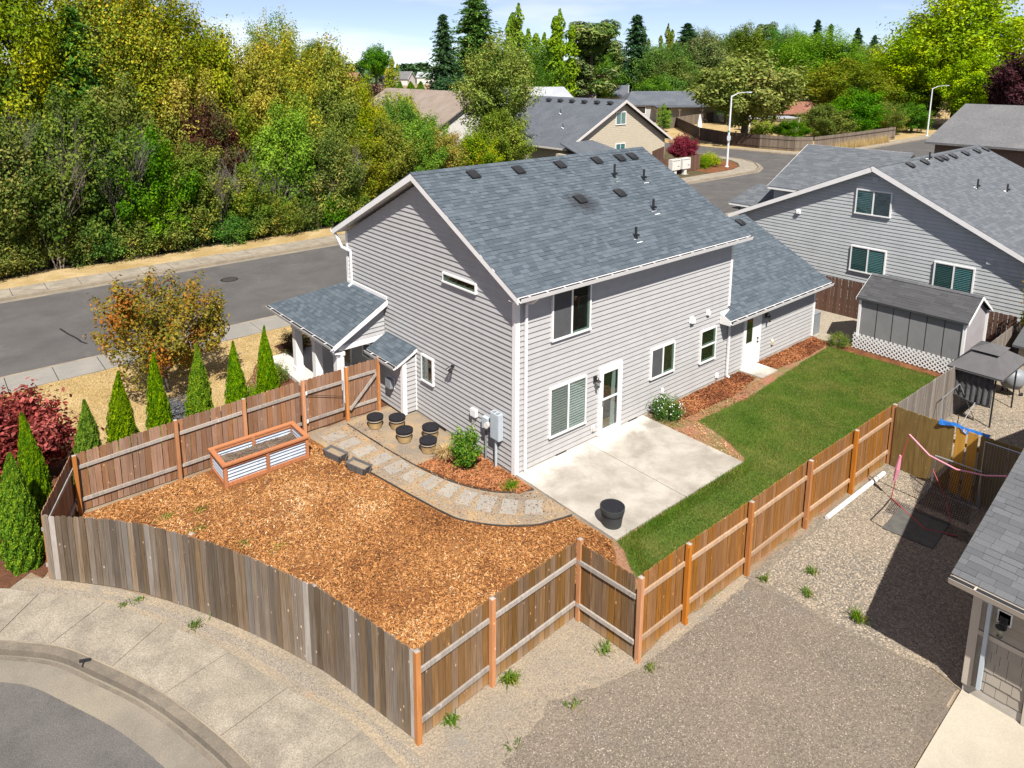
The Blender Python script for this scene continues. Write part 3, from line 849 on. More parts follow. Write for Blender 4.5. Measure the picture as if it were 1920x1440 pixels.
def window(parent, o, d, nrm, a0, a1, z0, z1, kind='slider', left='screen', right='dark', mat=None, fw_=.055, off=.036, glass=None, jamb=True, name='window'):
    """window on a wall plane. Parts: frame, panes, sashes, blinds. left/right content: screen, blind, blind_dim, dark, warm"""
    d = Vector((d[0], d[1], 0)); nn = Vector((nrm[0], nrm[1], 0)); base = Vector((o[0], o[1], 0))
    mat = mat or m['white']; glass = glass or m['glass']
    def bx(mb, a, b, n0, n1, zz0, zz1):
        c = [base + d * a + nn * n0, base + d * b + nn * n0, base + d * b + nn * n1, base + d * a + nn * n1]
        mb.hexa([q + Vector((0, 0, zz0)) for q in c] + [q + Vector((0, 0, zz1)) for q in c]); return mb
    f = MB(); w = fw_
    bx(f, a0, a1, 0, off + .055, z1 - w, z1); bx(f, a0 - .01, a1 + .01, 0, off + .07, z0, z0 + w)
    bx(f, a0, a0 + w, 0, off + .053, z0 + w, z1 - w); bx(f, a1 - w, a1, 0, off + .053, z0 + w, z1 - w)
    root = f.build(name, mat, parent)
    halves = []
    if kind == 'slider':
        mid = (a0 + a1) / 2
        bx(MB(), mid - .03, mid + .03, .01, off + .05, z0 + w, z1 - w).build('mullion', mat, root)
        halves = [(a0 + w, mid - .03, z0 + w, z1 - w, left), (mid + .03, a1 - w, z0 + w, z1 - w, right)]
    elif kind == 'hung':
        mid = (z0 + z1) / 2
        bx(MB(), a0 + w, a1 - w, .01, off + .05, mid - .03, mid + .03).build('meeting_rail', mat, root)
        halves = [(a0 + w, a1 - w, z0 + w, mid - .03, left), (a0 + w, a1 - w, mid + .03, z1 - w, right)]
    else:
        halves = [(a0 + w, a1 - w, z0 + w, z1 - w, left)]
    for (x0, x1, y0, y1, con) in halves:
        bk = {'screen': 'interior', 'blind': 'interior', 'blind_dim': 'interior', 'dark': 'interior', 'warm': 'interior_warm', 'jambr': 'interior_warm'}[con]
        bx(MB(), x0, x1, .004, off + .003, y0, y1).build('dark_backing', m[bk], root)  # flat plate; the darkness of the room is put into its colour
        if con in ('blind', 'blind_dim'):
            n = max(4, int((y1 - y0) / .075)); b = MB()
            for i in range(n):
                zz = y0 + (i + .5) * (y1 - y0) / n
                c = [base + d * x0 + nn * (off + .008), base + d * x1 + nn * (off + .008), base + d * x1 + nn * (off + .03), base + d * x0 + nn * (off + .03)]
                lo = [c[0] + Vector((0, 0, zz + .024)), c[1] + Vector((0, 0, zz + .024)), c[2] + Vector((0, 0, zz - .012)), c[3] + Vector((0, 0, zz - .012))]
                b.hexa(lo + [q + Vector((0, 0, .004)) for q in lo])
            b.build('blind', m[con], root)
        if con in ('dark', 'warm', 'jambr') and jamb:
            # pale reveal and sill seen through the glass
            j = MB(); bx(j, x1 - .07, x1, off + .004, off + .03, y0, y1); bx(j, x0, x1 - .07, off + .004, off + .03, y0, y0 + .05)
            j.build('reveal', m['jamb'], root)
        if con == 'screen':
            bx(MB(), x0, x1, off + .005, off + .036, y0 + .01, y1 - .01).build('screen', m['screen'], root)
        else:
            bx(MB(), x0, x1, off + .036, off + .040, y0, y1).build('pane', glass, root)
    return root

def gutter(parent, a, b, out, mat, name='gutter', hang=.6):
    """open eave gutter from a to b (top inner edge), out = outward unit xy"""
    a = Vector(a); b = Vector(b); o = Vector((out[0], out[1], 0)); z = Vector((0, 0, 1))
    prof = [(0, 0), (.0, -.10), (.09, -.115), (.125, 0), (.115, 0), (.085, -.10), (.012, -.09), (.012, 0)]
    n = len(prof); vs = [a + o * p + z * q for p, q in prof] + [b + o * p + z * q for p, q in prof]
    fs = [(i, (i + 1) % n, (i + 1) % n + n, i + n) for i in range(n)] + [(0, 1, 2, 3, 4, 5, 6, 7), (15, 14, 13, 12, 11, 10, 9, 8)]
    g = MB().add(vs, fs).build(name, mat, parent)
    d = (b - a); L = d.length; d.normalize()
    k = int(L / hang)
    dk = MB(); dk.bar(a + o * .058 - z * .009 + d * .015, b + o * .058 - z * .009 - d * .015, .10, .012).build('gutter_shade', m['black_rough'], g)  # black bar standing in for the shade inside the gutter
    for i in range(k):
        c = a + d * ((i + .5) * L / k)
        MB().bar(c + o * .0 + z * .006, c + o * .125 + z * .006, .03, .01).build('hanger', mat, g)
    return g

def downspout(parent, pts, mat, w=.075):
    mb = MB()
    for a, b in zip(pts, pts[1:]): mb.bar(a, b, w, w * .8, upv=(0, 1, 0) if abs(Vector(b).z - Vector(a).z) > .3 else (0, 0, 1))
    return mb.build('downspout', mat, parent)

# ------------------------------------------------------------------ the grey house
L1, W, L2 = 10.06, 9.18, 16.42
HE, OE, RZ, YR = 5.33, .42, 7.964, 4.414
SL = (RZ - HE) / (YR + OE); SLB = (RZ - HE) / (W + .5 - YR)
house = thing('grey_house', 'two storey grey house with blue-grey shingle roof and garage wing', 'house', (0, 0, 0))
wb = MB()   # solid core, kept just behind the boards
wb.prism([(0.001, 0.001, .0), (0.001, W, .0), (0.001, W, HE - .1), (0.001, YR, RZ - .26), (0.001, 0.001, HE - .1)], (L1 - .002, 0, 0))
core = wb.build('wall', m['dark_wall'], house)
wing_sl = .53
WR_Y, WR_Z = 3.65, 2.40 + (3.65 + .42) * .53
wc = MB().prism([(L1 - .001, 0.001, 0), (L1 - .001, 7.6, 0), (L1 - .001, 7.6, 2.40), (L1 - .001, WR_Y, WR_Z - .2), (L1 - .001, 0.001, 2.40)], (L2 - L1, 0, 0)).build('wing_wall', m['dark_wall'], house)
f = MB(); f.box(-.015, L2 + .015, -.015, .2, -.05, .13); f.box(-.015, .2, 0.21, W, -.05, .13)
f.build('foundation', m['concrete'], house)
EX = .152
# rear wall boards (y = 0), main part then wing
siding(core, (0, 0), (1, 0), (0, -1), .10, HE - .10, lambda z: (.09, L1 - .05 if z > 2.4 else L1), EX, m['siding'])
siding(wc, (0, 0), (1, 0), (0, -1), .10, 2.36, lambda z: (L1, L2 - .09), EX, m['siding'])
# gable wall boards (x = 0)
def gl(z):
    a, b = .09, W - .09
    if z > HE - .05:
        a = max(a, (z - (HE - .12)) / SL - .0); b = min(b, W + .1 - (z - (HE - .12)) / SLB)
    return a, b
siding(core, (0, 0), (0, 1), (-1, 0), .10, RZ - .22, gl, EX, m['siding'])
# wing gable at the far end
siding(wc, (L2, 0), (0, 1), (1, 0), .10, 4.2, lambda z: (.09, 7.5) if z < 2.3 else ((z - 2.3) / wing_sl, 7.5 - (z - 2.3) / wing_sl), EX, m['siding'], joined=True)
def corner_board(x, y, sx, sy, z0, z1, w=.10, t=.045, mat=None):
    b = MB()
    b.box(min(x, x - sx * w), max(x, x - sx * w), min(y, y + sy * t), max(y, y + sy * t), z0, z1)
    b.box(min(x, x + sx * t), max(x, x + sx * t), min(y + sy * t, y - sy * w), max(y + sy * t, y - sy * w), z0, z1)
    return b.build('corner_board', mat or m['white'], house)
corner_board(0, 0, -1, -1, .06, HE - .02)
corner_board(0, W, -1, 1, .06, HE - .02)
corner_board(L1, 0, 1, -1, 2.75, HE - .02, .07)
corner_board(L2, 0, 1, -1, .06, 2.34)
# roof slabs
def roof_slab(parent, y0, z0, yr, zr, x0, x1, t=.16, mat=None, name='roof'):
    return MB().prism([(x0, y0, z0), (x0, yr, zr), (x0, yr, zr - t - .03), (x0, y0, z0 - t)], (x1 - x0, 0, 0)).build(name, mat or m['white'], parent)
RX0, RX1 = -.34, L1 + .40
roof = roof_slab(house, -OE, HE, YR, RZ, RX0 + .03, RX1 - .03)
roof_b = roof_slab(house, W + .5, HE, YR, RZ, RX0 + .03, RX1 - .03, name='roof')
sh = shingles((RX0 - .01, -OE - .02, HE + .0), (1, 0, 0), (0, YR + OE, RZ - HE), RX1 - RX0 + .02, math.hypot(YR + OE, RZ - HE), seed=2)
sh += ridge_caps((RX0, YR, RZ + .012), (RX1, YR, RZ + .012), SL, SLB)
lay(roof, sh, m['roof_blue'], 250)
sh = shingles((RX1, W + .52, HE), (-1, 0, 0), (0, -(W + .5 - YR), RZ - HE), RX1 - RX0, math.hypot(W + .5 - YR, RZ - HE), expo=.29, wmin=.3, wmax=.6, seed=3)
lay(roof_b, sh, m['roof_blue'], 0)
# rake boards on both gables
def rake(parent, x, y0, z0, y1, z1, h=.19, t=.028, mat=None):
    s = -1 if x < 5 else 1
    return MB().prism([(x, y0, z0 + .0), (x, y1, z1 + .0), (x, y1, z1 - h * 1.1), (x, y0, z0 - h)], (t * s, 0, 0)).build('rake_board', mat or m['white'], parent)
rake(house, RX0 + .03, -OE - .02, HE - .006, YR, RZ - .006); rake(house, RX0 + .03, W + .5, HE - .006, YR, RZ - .006)
rake(house, RX1 - .03, -OE - .02, HE - .006, YR, RZ - .006); rake(house, RX1 - .03, W + .5, HE - .006, YR, RZ - .006)
MB().box(RX0 + .03, RX1 - .03, -OE - .02, -OE - .001, HE - .18, HE - .005).build('fascia', m['white'], house)
gutter(house, (RX0 + .02, -OE - .022, HE - .02), (RX1 - .02, -OE - .022, HE - .02), (0, -1), m['white'])
gutter(house, (RX1 - .02, W + .52, HE - .02), (RX0 + .02, W + .52, HE - .02), (0, 1), m['white'])
MB().box(RX0 + .05, RX1 - .05, -OE + .01, -.03, HE - .20, HE - .18).build('soffit', m['white'], house)
# wing roof
wx0, wx1 = 9.55, L2 + .45
wr = MB().prism([(wx0 + .02, -OE, 2.40), (wx0 + .02, -.024, 2.40 + (OE - .024) * wing_sl), (wx0 + .02, -.024, 2.24), (wx0 + .02, -OE, 2.24)], (L1 - wx0 - .02, 0, 0))
wr.prism([(L1 + .003, -OE, 2.40), (L1 + .003, WR_Y, WR_Z), (L1 + .003, WR_Y, WR_Z - .19), (L1 + .003, -OE, 2.24)], (wx1 - L1 - .033, 0, 0))
wroof = wr.build('wing_roof', m['white'], house)
wlen = math.hypot(WR_Y + OE, WR_Z - 2.40)
v_wall = (OE - .03) * math.sqrt(1 + wing_sl ** 2)
sh = shingles((wx0, -OE - .02, 2.40), (1, 0, 0), (0, WR_Y + OE, WR_Z - 2.40), wx1 - wx0, wlen, lim=lambda v: (0, wx1 - wx0) if v < v_wall - .1 else (L1 - wx0 + .03, wx1 - wx0), seed=5)
sh += ridge_caps((L1 + .5, WR_Y, WR_Z + .01), (wx1, WR_Y, WR_Z + .01), wing_sl, wing_sl)
lay(wroof, sh, m['roof_blue'], 20)
wback = MB().prism([(L1 + .003, 7.8, 2.40), (L1 + .003, WR_Y + .001, WR_Z), (L1 + .003, WR_Y + .001, WR_Z - .19), (L1 + .003, 7.8, 2.24)], (wx1 - L1 - .033, 0, 0)).build('wing_roof', m['white'], house)
lay(wback, shingles((wx1, 7.82, 2.40), (-1, 0, 0), (0, WR_Y - 7.8, WR_Z - 2.4), wx1 - L1, math.hypot(7.8 - WR_Y, WR_Z - 2.4), expo=.29, wmin=.3, wmax=.6, seed=6), m['roof_blue'], 0)
rake(house, wx1 - .03, -OE - .02, 2.394, WR_Y, WR_Z - .006); rake(house, wx1 - .03, 7.8, 2.394, WR_Y, WR_Z - .006)
MB().prism([(wx0 + .02, -OE - .02, 2.394), (wx0 + .02, -.024, 2.394 + (OE - .024) * wing_sl), (wx0 + .02, -.024, 2.2), (wx0 + .02, -OE - .02, 2.22)], (-.028, 0, 0)).build('rake_board', m['white'], house)
gutter(house, (wx0, -OE - .022, 2.38), (wx1 - .02, -OE - .022, 2.38), (0, -1), m['white'])
MB().box(wx0 + .03, wx1 - .04, -OE - .02, -OE - .001, 2.22, 2.395).build('fascia', m['white'], house)
MB().box(wx0 + .04, wx1 - .04, -OE + .01, -.03, 2.2, 2.22).build('soffit', m['white'], house)
# flashings where the wing roof meets the main wall
MB().prism([(L1 + .05, .15, 2.755), (L1 + .05, .45, 2.91), (L1 + .4, .45, 2.91), (L1 + .4, .15, 2.755)], (0, 0, .012)).build('flashing', m['white'], house)
MB().box(L1 + .1, L1 + .28, 1.0, 1.12, 3.1, 3.36).build('vent_box', m['white'], house)
MB().box(L1 + .12, L1 + .26, .96, 1.0, 3.14, 3.32).build('vent_louvre', m['util'], house)
# rear wall windows and doors
RW = ((0, 0), (1, 0), (0, -1))
window(house, *RW, 1.26, 2.82, 3.62, 5.05, 'slider', 'screen', 'dark')
window(house, *RW, 1.22, 2.72, .73, 2.25, 'slider', 'blind_dim', 'blind')
window(house, *RW, 5.70, 6.94, 1.20, 2.24, 'slider', 'screen', 'jambr')
window(house, *RW, 8.38, 9.30, 1.0, 2.21, 'hung', 'dark', 'dark')
# storm door with the room seen through it
dr = MB()
dr.box(3.27, 3.37, -.095, 0, .09, 2.28); dr.box(4.20, 4.30, -.095, 0, .09, 2.28); dr.box(3.37, 4.20, -.095, 0, 2.16, 2.28); dr.box(3.37, 4.20, -.095, 0, .06, .13)
door = dr.build('door', m['white'], house)
s = MB(); s.box(3.38, 3.455, -.085, -.052, .14, 2.15); s.box(4.115, 4.19, -.085, -.052, .14, 2.15); s.box(3.455, 4.115, -.085, -.052, 2.06, 2.15); s.box(3.455, 4.115, -.085, -.052, .14, .27); s.box(3.455, 4.115, -.083, -.054, 1.20, 1.26)
s.build('storm_frame', m['tanbrick'], door)
MB().box(3.455, 4.115, -.068, -.064, .27, 2.06).build('pane', m['glass'], door)
MB().box(3.38, 4.19, -.0395, -.0365, .13, 2.16).build('dark_backing', m['interior'], door)  # flat plate coloured dark for the unlit room
MB().box(3.46, 4.0, -.0450, -.0400, .27, .55).build('room_floor', m['roomfloor'], door)
MB().prism([(3.83, -.042, .27), (4.03, -.042, .27), (4.03, -.042, 2.06), (3.90, -.042, 2.06), (3.86, -.042, 1.7)], (0, -.006, 0)).build('inner_door', m['white'], door)
for zz in (.55, 1.42): MB().box(4.02, 4.07, -.056, -.046, zz, zz + .12).build('hinge', m['black'], door)
MB().box(3.40, 3.43, -.115, -.085, 1.05, 1.22).build('handle', m['util_d'], door)
# wing door with half light
d2 = MB(); d2.box(11.10, 11.18, -.08, 0, .05, 2.17); d2.box(12.19, 12.27, -.08, 0, .05, 2.17); d2.box(11.18, 12.19, -.08, 0, 2.09, 2.17)
d2o = d2.build('door', m['white'], house)
leaf = MB(); leaf.box(11.18, 12.19, -.055, -.037, .05, 2.09); leaf.build('leaf', m['tanbrick'], d2o)
MB().box(11.25, 11.72, -.066, -.055, .98, 1.98).build('lite_frame', m['white'], d2o)
MB().box(11.29, 11.68, -.0685, -.0662, 1.02, 1.94).build('pane', m['interior_warm'], d2o)
MB().box(11.29, 11.68, -.0735, -.0715, 1.02, 1.94).build('pane', m['glass'], d2o)
for zz in (.92, 1.06): MB().tube([(12.08, -.05, zz), (12.08, -.10, zz)], .03, 8).build('knob', m['black'], d2o)
# gable wall windows (x = 0, outward -x)
GW = ((0, 0), (0, 1), (-1, 0))
window(house, *GW, 1.61, 3.21, 4.84, 5.14, 'single', 'dark', fw_=.045)
window(house, *GW, 3.77, 4.43, 1.29, 2.19, 'single', 'warm')
# downspouts
downspout(house, [(.30, -.50, 5.2), (.30, -.30, 5.02), (.30, -.075, 4.95), (.30, -.075, .12), (.30, -.2, .07)], m['white'])
downspout(house, [(10.1, -.50, 2.27), (10.1, -.085, 2.08), (10.1, -.085, .12), (10.1, -.2, .07)], m['white'])
downspout(house, [(-.28, W + .42, 5.25), (-.18, W + .1, 4.72), (-.075, W - .35, 4.64), (-.075, W - .35, 3.42), (-.2, W - .35, 3.33)], m['white'])
# crawl-space vents
for x in (1.55, 4.75): MB().box(x, x + .42, -.04, -.016, .02, .11).build('crawl_vent', m['black_rough'], house)
for y in (2.2, 3.2): MB().box(-.04, -.016, y, y + .42, .02, .11).build('crawl_vent', m['black_rough'], house)
# wall lamps, hoods and outlets
def lantern(loc, out, label):
    t = thing('wall_lantern', label, 'wall lamp', loc)
    o = Vector((out[0], out[1], 0)); sd = Vector((-o.y, o.x, 0)); z = Vector((0, 0, 1))
    b = MB(); c = Vector((0, 0, 0)) + o * .012; b.hexa([c - sd * .06 - z * .1, c + sd * .06 - z * .1, c + sd * .06 - z * .1 + o * .03, c - sd * .06 - z * .1 + o * .03, c - sd * .06 + z * .1, c + sd * .06 + z * .1, c + sd * .06 + z * .1 + o * .03, c - sd * .06 + z * .1 + o * .03])
    b.build('back_plate', m['black'], t, local=True)
    MB().tube([o * .04, o * .10 + z * .09, o * .16 + z * .06, o * .16 - z * .0], .012, 6).build('arm', m['black'], t, local=True)
    MB().lathe([(.02, .02), (.085, -.03), (.075, -.05)], tuple(o * .16), 8).build('cap', m['black'], t, local=True)
    MB().lathe([(.06, -.05), (.045, -.20)], tuple(o * .16), 6).build('glass', m['glass'], t, local=True)
    MB().lathe([(.05, -.20), (.02, -.235)], tuple(o * .16), 6).build('base', m['black'], t, local=True)
lantern((3.10, -.036, 2.0), (0, -1), 'black lantern on the wall beside the patio storm door')
lantern((12.62, -.036, 1.82), (0, -1), 'black lantern on the wall beside the white wing door')
t = thing('flood_light', 'twin-head black flood light on the gable wall beside the small window', 'wall lamp', (-.036, 2.78, 2.3))
MB().lathe([(.07, 0), (.07, .03)], (0, 0, 0), 10).build('plate', m['black'], t, local=True)
for k, (dy, mt) in enumerate(((-.09, 'black'), (.06, 'black'))):
    MB().tube([(-.02, 0, 0), (-.08, dy * .6, -.03), (-.17, dy, -.10)], [.02, .035, .065], 8).build('lamp_head', m[mt], t, local=True)
def hood(name, label, cat, loc, sx, sy, sz, out, mat, slope=True, group=None):
    """wall-mounted box with a sloping top, back on the wall"""
    t = thing(name, label, cat, loc, group=group); o = Vector((out[0], out[1], 0)); sd = Vector((-o.y, o.x, 0)); z = Vector((0, 0, 1))
    a, b, h = sx / 2, sy, sz
    P = lambda s_, d_, q: sd * s_ + o * d_ + z * q
    MB().hexa([P(-a, .005, -h / 2), P(a, .005, -h / 2), P(a, b, -h / 2), P(-a, b, -h / 2), P(-a, .005, h / 2), P(a, .005, h / 2), P(a, b, h / 2 - (h * .3 if slope else 0)), P(-a, b, h / 2 - (h * .3 if slope else 0))]).build('body', mat, t, local=True)
    MB().hexa([P(-a * 1.25, 0, -h * .62), P(a * 1.25, 0, -h * .62), P(a * 1.25, .012, -h * .62), P(-a * 1.25, .012, -h * .62), P(-a * 1.25, 0, h * .62), P(a * 1.25, 0, h * .62), P(a * 1.25, .012, h * .62), P(-a * 1.25, .012, h * .62)]).build('flange', m['white'], t, local=True)
    return t
hood('vent_hood', 'white dryer vent hood on the siding above the kitchen window', 'vent', (7.83, -.034, 2.74), .19, .11, .18, (0, -1), m['white'])
hood('vent_hood', 'small white vent hood between the two upper-left of the wing', 'vent', (8.75, -.034, 2.80), .14, .09, .15, (0, -1), m['white'])
hood('wall_outlet', 'white outlet cover low on the wall left of the storm door', 'outlet', (3.08, -.034, .42), .11, .06, .16, (0, -1), m['white_old'])
hood('wall_outlet', 'white outlet cover near the foot of the wall beside the wing', 'outlet', (9.52, -.034, .28), .12, .06, .16, (0, -1), m['white'])
hood('wall_outlet', 'pale hose bracket on the wing wall right of its door', 'outlet', (13.2, -.034, .6), .12, .07, .18, (0, -1), m['pot_rim'])
hood('wall_outlet', 'white outlet cover on the wall behind the flowering shrub', 'outlet', (6.4, -.034, .62), .10, .05, .16, (0, -1), m['white'])
# electric service on the gable wall
t = thing('electric_cabinet', 'tall pale blue-grey electric panel on the gable wall', 'electric box', (-.036, .64, .9))
MB().box(-.17, 0, -.18, .18, 0, .78).build('cabinet', m['util'], t, local=True)
MB().box(-.178, -.17, -.165, .165, .02, .76).build('cover', m['util'], t, local=True)
MB().tube([(-.09, .02, 0), (-.09, .02, -.9)], .04, 8).build('conduit', m['util'], t, local=True)
for yy in (-.08, .07): MB().box(-.15, -.05, yy - .04, yy + .04, .78, .80).build('knockout', m['util_d'], t, local=True)
t = thing('electric_meter', 'grey meter box with round dial beside the tall electric panel', 'electric box', (-.036, 1.13, 1.0))
MB().box(-.12, 0, -.13, .13, 0, .34).build('cabinet', m['util'], t, local=True)
MB().tube([(-.12, -.16, .2), (-.22, -.18, .21)], .085, 12).build('dial', m['white_old'], t, local=True)
MB().tube([(-.06, .02, 0), (-.06, .02, -1.0)], .03, 8).build('conduit', m['util_d'], t, local=True)
t = thing('cable_box', 'small white cable box with hanging wires on the gable wall', 'electric box', (-.036, 1.70, 1.15))
MB().box(-.11, 0, -.12, .12, 0, .22).build('cabinet', m['white'], t, local=True)
for yy in (-.03, .02, .06): MB().tube([(-.05, yy, 0), (-.06, yy + .02, -.25), (-.04, .0, -.6), (-.04, 0, -1.1)], .008, 5).build('wire', m['white_old'], t, local=True)
# gas-fireplace bay with its own little roof
by0, by1, bx = 4.80, 6.32, -.52
bay = MB().box(bx, -.002, by0, by1, .1, 1.95).build('bay', m['dark_wall'], house)
siding(bay, (bx, 0), (0, 1), (-1, 0), .12, 1.95, lambda z: (by0 + .09, by1 - .09), EX, m['siding'])
siding(bay, (0, by0), (1, 0), (0, -1), .12, 1.95, lambda z: (bx + .09, -.06), EX, m['siding'])
MB().box(bx + .03, -.001, by0 + .02, by1, -.04, .1).build('bay_foundation', m['concrete'], house)
for (yy, sy) in ((by0, -1), (by1, 1)):
    b = MB(); b.box(bx - .045, bx, min(yy + sy * .045, yy - sy * .1), max(yy + sy * .045, yy - sy * .1), .06, 1.93); b.box(bx, bx + .1, min(yy, yy + sy * .045), max(yy, yy + sy * .045), .06, 1.93)
    b.build('corner_board', m['white'], house)
MB().box(-.06, -.022, by0 - .03, by0, .1, 2.05).build('corner_board', m['white'], house)
bo = .30; bz0, bz1 = 1.87, 2.12
byr0, byr1 = by0 - .12, by1 + .22
br = MB().prism([(bx - bo, byr0 + .02, bz0), (-.026, byr0 + .02, bz1 + .14), (-.026, byr0 + .02, bz1 + .02), (bx - bo, byr0 + .02, bz0 - .11)], (0, byr1 - byr0 - .04, 0)).build('bay_roof', m['white'], house)
lay(br, shingles((bx - bo - .02, byr1, bz0 + .003), (0, -1, 0), (bx * -1 + bo - .02, 0, bz1 + .14 - bz0), byr1 - byr0, math.hypot(-bx + bo, bz1 + .14 - bz0), seed=8), m['roof_blue'], 20)
gutter(house, (bx - bo - .022, byr1 - .02, bz0 - .01), (bx - bo - .022, byr0 + .02, bz0 - .01), (-1, 0), m['white'], hang=.7)
hood('fireplace_vent', 'grey box-shaped fireplace vent on the small bay', 'vent', (bx - .034, 5.45, .98), .30, .16, .30, (-1, 0), m['util_d'], slope=False)
# porch on the left end
px0, py0, py1 = -2.05, 6.45, 11.7
pz0, pz1 = 2.28, 3.42
pt = MB().hexa([(px0, py0 + .02, pz0 - .16), (-.026, py0 + .02, pz1 - .17), (-.026, W, pz1 - .17), (px0, py1 - .02, pz0 - .16),
                (px0, py0 + .02, pz0), (-.026, py0 + .02, pz1), (-.026, W, pz1), (px0, py1 - .02, pz0)]).build('porch_roof', m['white'], house)
plv = math.hypot(px0, pz1 - pz0)
psh = shingles((px0 - .02, py1, pz0 + .002), (0, -1, 0), (-px0, 0, pz1 - pz0), py1 - py0, plv, lim=lambda v: (v / plv * (py1 - W), py1 - py0), seed=9)
lay(pt, psh, m['roof_blue'], 10)
ph = MB().hexa([(px0, py1 - .02, pz0 - .16), (-.026, W + .02, pz1 - .17), (1.2, W + .02, pz1 - .17), (1.2, py1 - .02, pz0 - .16),
                (px0, py1 - .01, pz0), (-.026, W + .02, pz1), (1.2, W + .02, pz1), (1.2, py1 - .01, pz0)]).build('porch_roof', m['roof_dark'], house)
MB().box(-.06, -.022, py0 + .02, W, pz1 - .02, pz1 + .10).build('flashing', m['white'], house)
MB().prism([(px0 - .02, py0 + .02, pz0 - .004), (-.03, py0 + .02, pz1 - .004), (-.03, py0 + .02, pz1 - .19), (px0 - .02, py0 + .02, pz0 - .17)], (0, -.03, 0)).build('rake_board', m['white'], house)
gutter(house, (px0 - .022, py1 - .02, pz0 - .012), (px0 - .022, py0, pz0 - .012), (-1, 0), m['white'], hang=.75)
MB().box(px0 - .018, px0 - .001, py0, py1, pz0 - .16, pz0 - .005).build('fascia', m['white'], house)
pg = MB().prism([(px0 + .35, py0 + .25, pz0 - .12), (-.03, py0 + .25, pz0 - .12), (-.03, py0 + .25, pz1 - .25)], (0, .03, 0)).build('porch_gable', m['dark_wall'], house)
siding(pg, (0, py0 + .25), (1, 0), (0, -1), pz0 - .12, pz1 - .3, lambda z: (min(-.1, px0 + .35 + (z - pz0 + .1) * 1.72), -.04), EX, m['siding'])
MB().box(px0 + .25, -.03, py0 + .2, py0 + .29, pz0 - .30, pz0 - .121).build('porch_beam', m['white'], house)
MB().box(px0 + .22, px0 + .36, py0 + .3, py1 - .2, pz0 - .34, pz0 - .17).build('porch_beam', m['white'], house)
deck = MB().box(px0 - .1, .0, py0 + .1, py1 + .2, -.04, .14).build('porch_floor', m['patio'], house)
for (cx, cy) in ((px0 + .29, 9.95), (px0 + .29, 8.35), (px0 + .29, 6.75), (.6, 11.2)):
    c = MB(); c.box(cx - .13, cx + .13, cy - .13, cy + .13, .14, pz0 - .34)
    co = c.build('porch_column', m['white'], house)
    MB().box(cx - .16, cx + .16, cy - .16, cy + .16, .14, .36).build('column_base', m['white'], co)
    MB().box(cx - .16, cx + .16, cy - .16, cy + .16, pz0 - .46, pz0 - .345).build('column_cap', m['white'], co)
window(house, (0, 0), (0, 1), (-1, 0), 7.6, 8.2, .9, 2.0, 'single', 'dark')
downspout(house, [(px0 - .08, py0 + .06, pz0 - .14), (px0 + .05, py0 + .12, pz0 - .3), (px0 + .29, py0 + .12, pz0 - .36), (px0 + .29, py0 + .12, .2)], m['white'])
# roof furniture
for i, (x, y) in enumerate([(1.73, 3.99), (3.58, 3.95), (5.5, 3.96), (7.35, 3.95), (8.59, 3.94), (9.30, 3.94)]):
    roof_vent(SL, x, y, HE + (y + OE) * SL, ['leftmost', 'second', 'third', 'fourth', 'fifth', 'rightmost'][i] + ' black hooded vent in the row below the grey house ridge', 'roof vents on the grey house')
roof_vent(SL, 4.80, 2.32, HE + (2.32 + OE) * SL, 'black hooded vent mid-roof with a sooty stain around it', 'roof vents on the grey house')
roof_vent(SL, 6.72, 2.30, HE + (2.30 + OE) * SL, 'black hooded vent mid-roof, right of the sooty one', 'roof vents on the grey house')
roof_vent(wing_sl, 15.9, 3.25, 2.40 + (3.25 + OE) * wing_sl, 'black hooded vent near the peak of the garage wing roof', 'roof vents on the grey house')
for i, (x, y, h, l) in enumerate([(7.3, 3.06, .5, 'tall black vent pipe, upper left of the four on the grey roof'), (8.51, 2.73, .42, 'black vent pipe, upper right of the four on the grey roof'), (7.37, 1.38, .4, 'black vent pipe midway down the grey roof, right side'), (5.38, .47, .38, 'lowest black vent pipe, near the eave of the grey roof')]):
    pipe_vent('vent_pipe', l, x, y, HE + (y + OE) * SL, h, 'vent pipes on the grey house')
t = thing('heat_pump', 'grey-green utility cabinet beside the end of the garage wing', 'cabinet', (16.75, .25, 0))
MB().box(-.25, .25, -.3, .3, .05, .95).build('cabinet', m['util_d'], t, local=True)
MB().box(-.27, .27, -.32, .32, .95, .99).build('lid', m['util_d'], t, local=True)
MB().box(-.3, .3, -.35, .35, .0, .05).build('pad', m['concrete'], t, local=True)
# ------------------------------------------------------------------ fences: every board, rail and post is a part
def board_mesh(w, h, t=.018, ear=.028, name='board'):
    p = [(-w / 2, 0, 0), (w / 2, 0, 0), (w / 2, 0, h - ear), (w / 2 - ear, 0, h), (-w / 2 + ear, 0, h), (-w / 2, 0, h - ear)]
    mb = MB().prism(p, (0, t, 0))
    me = bpy.data.meshes.new(name); me.from_pydata(mb.v, [], mb.f); me.update(); return me
UNIT = bpy.data.meshes.new('bar'); _b = MB().box(0, 1, -.5, .5, -.5, .5); UNIT.from_pydata(_b.v, [], _b.f); UNIT.update()

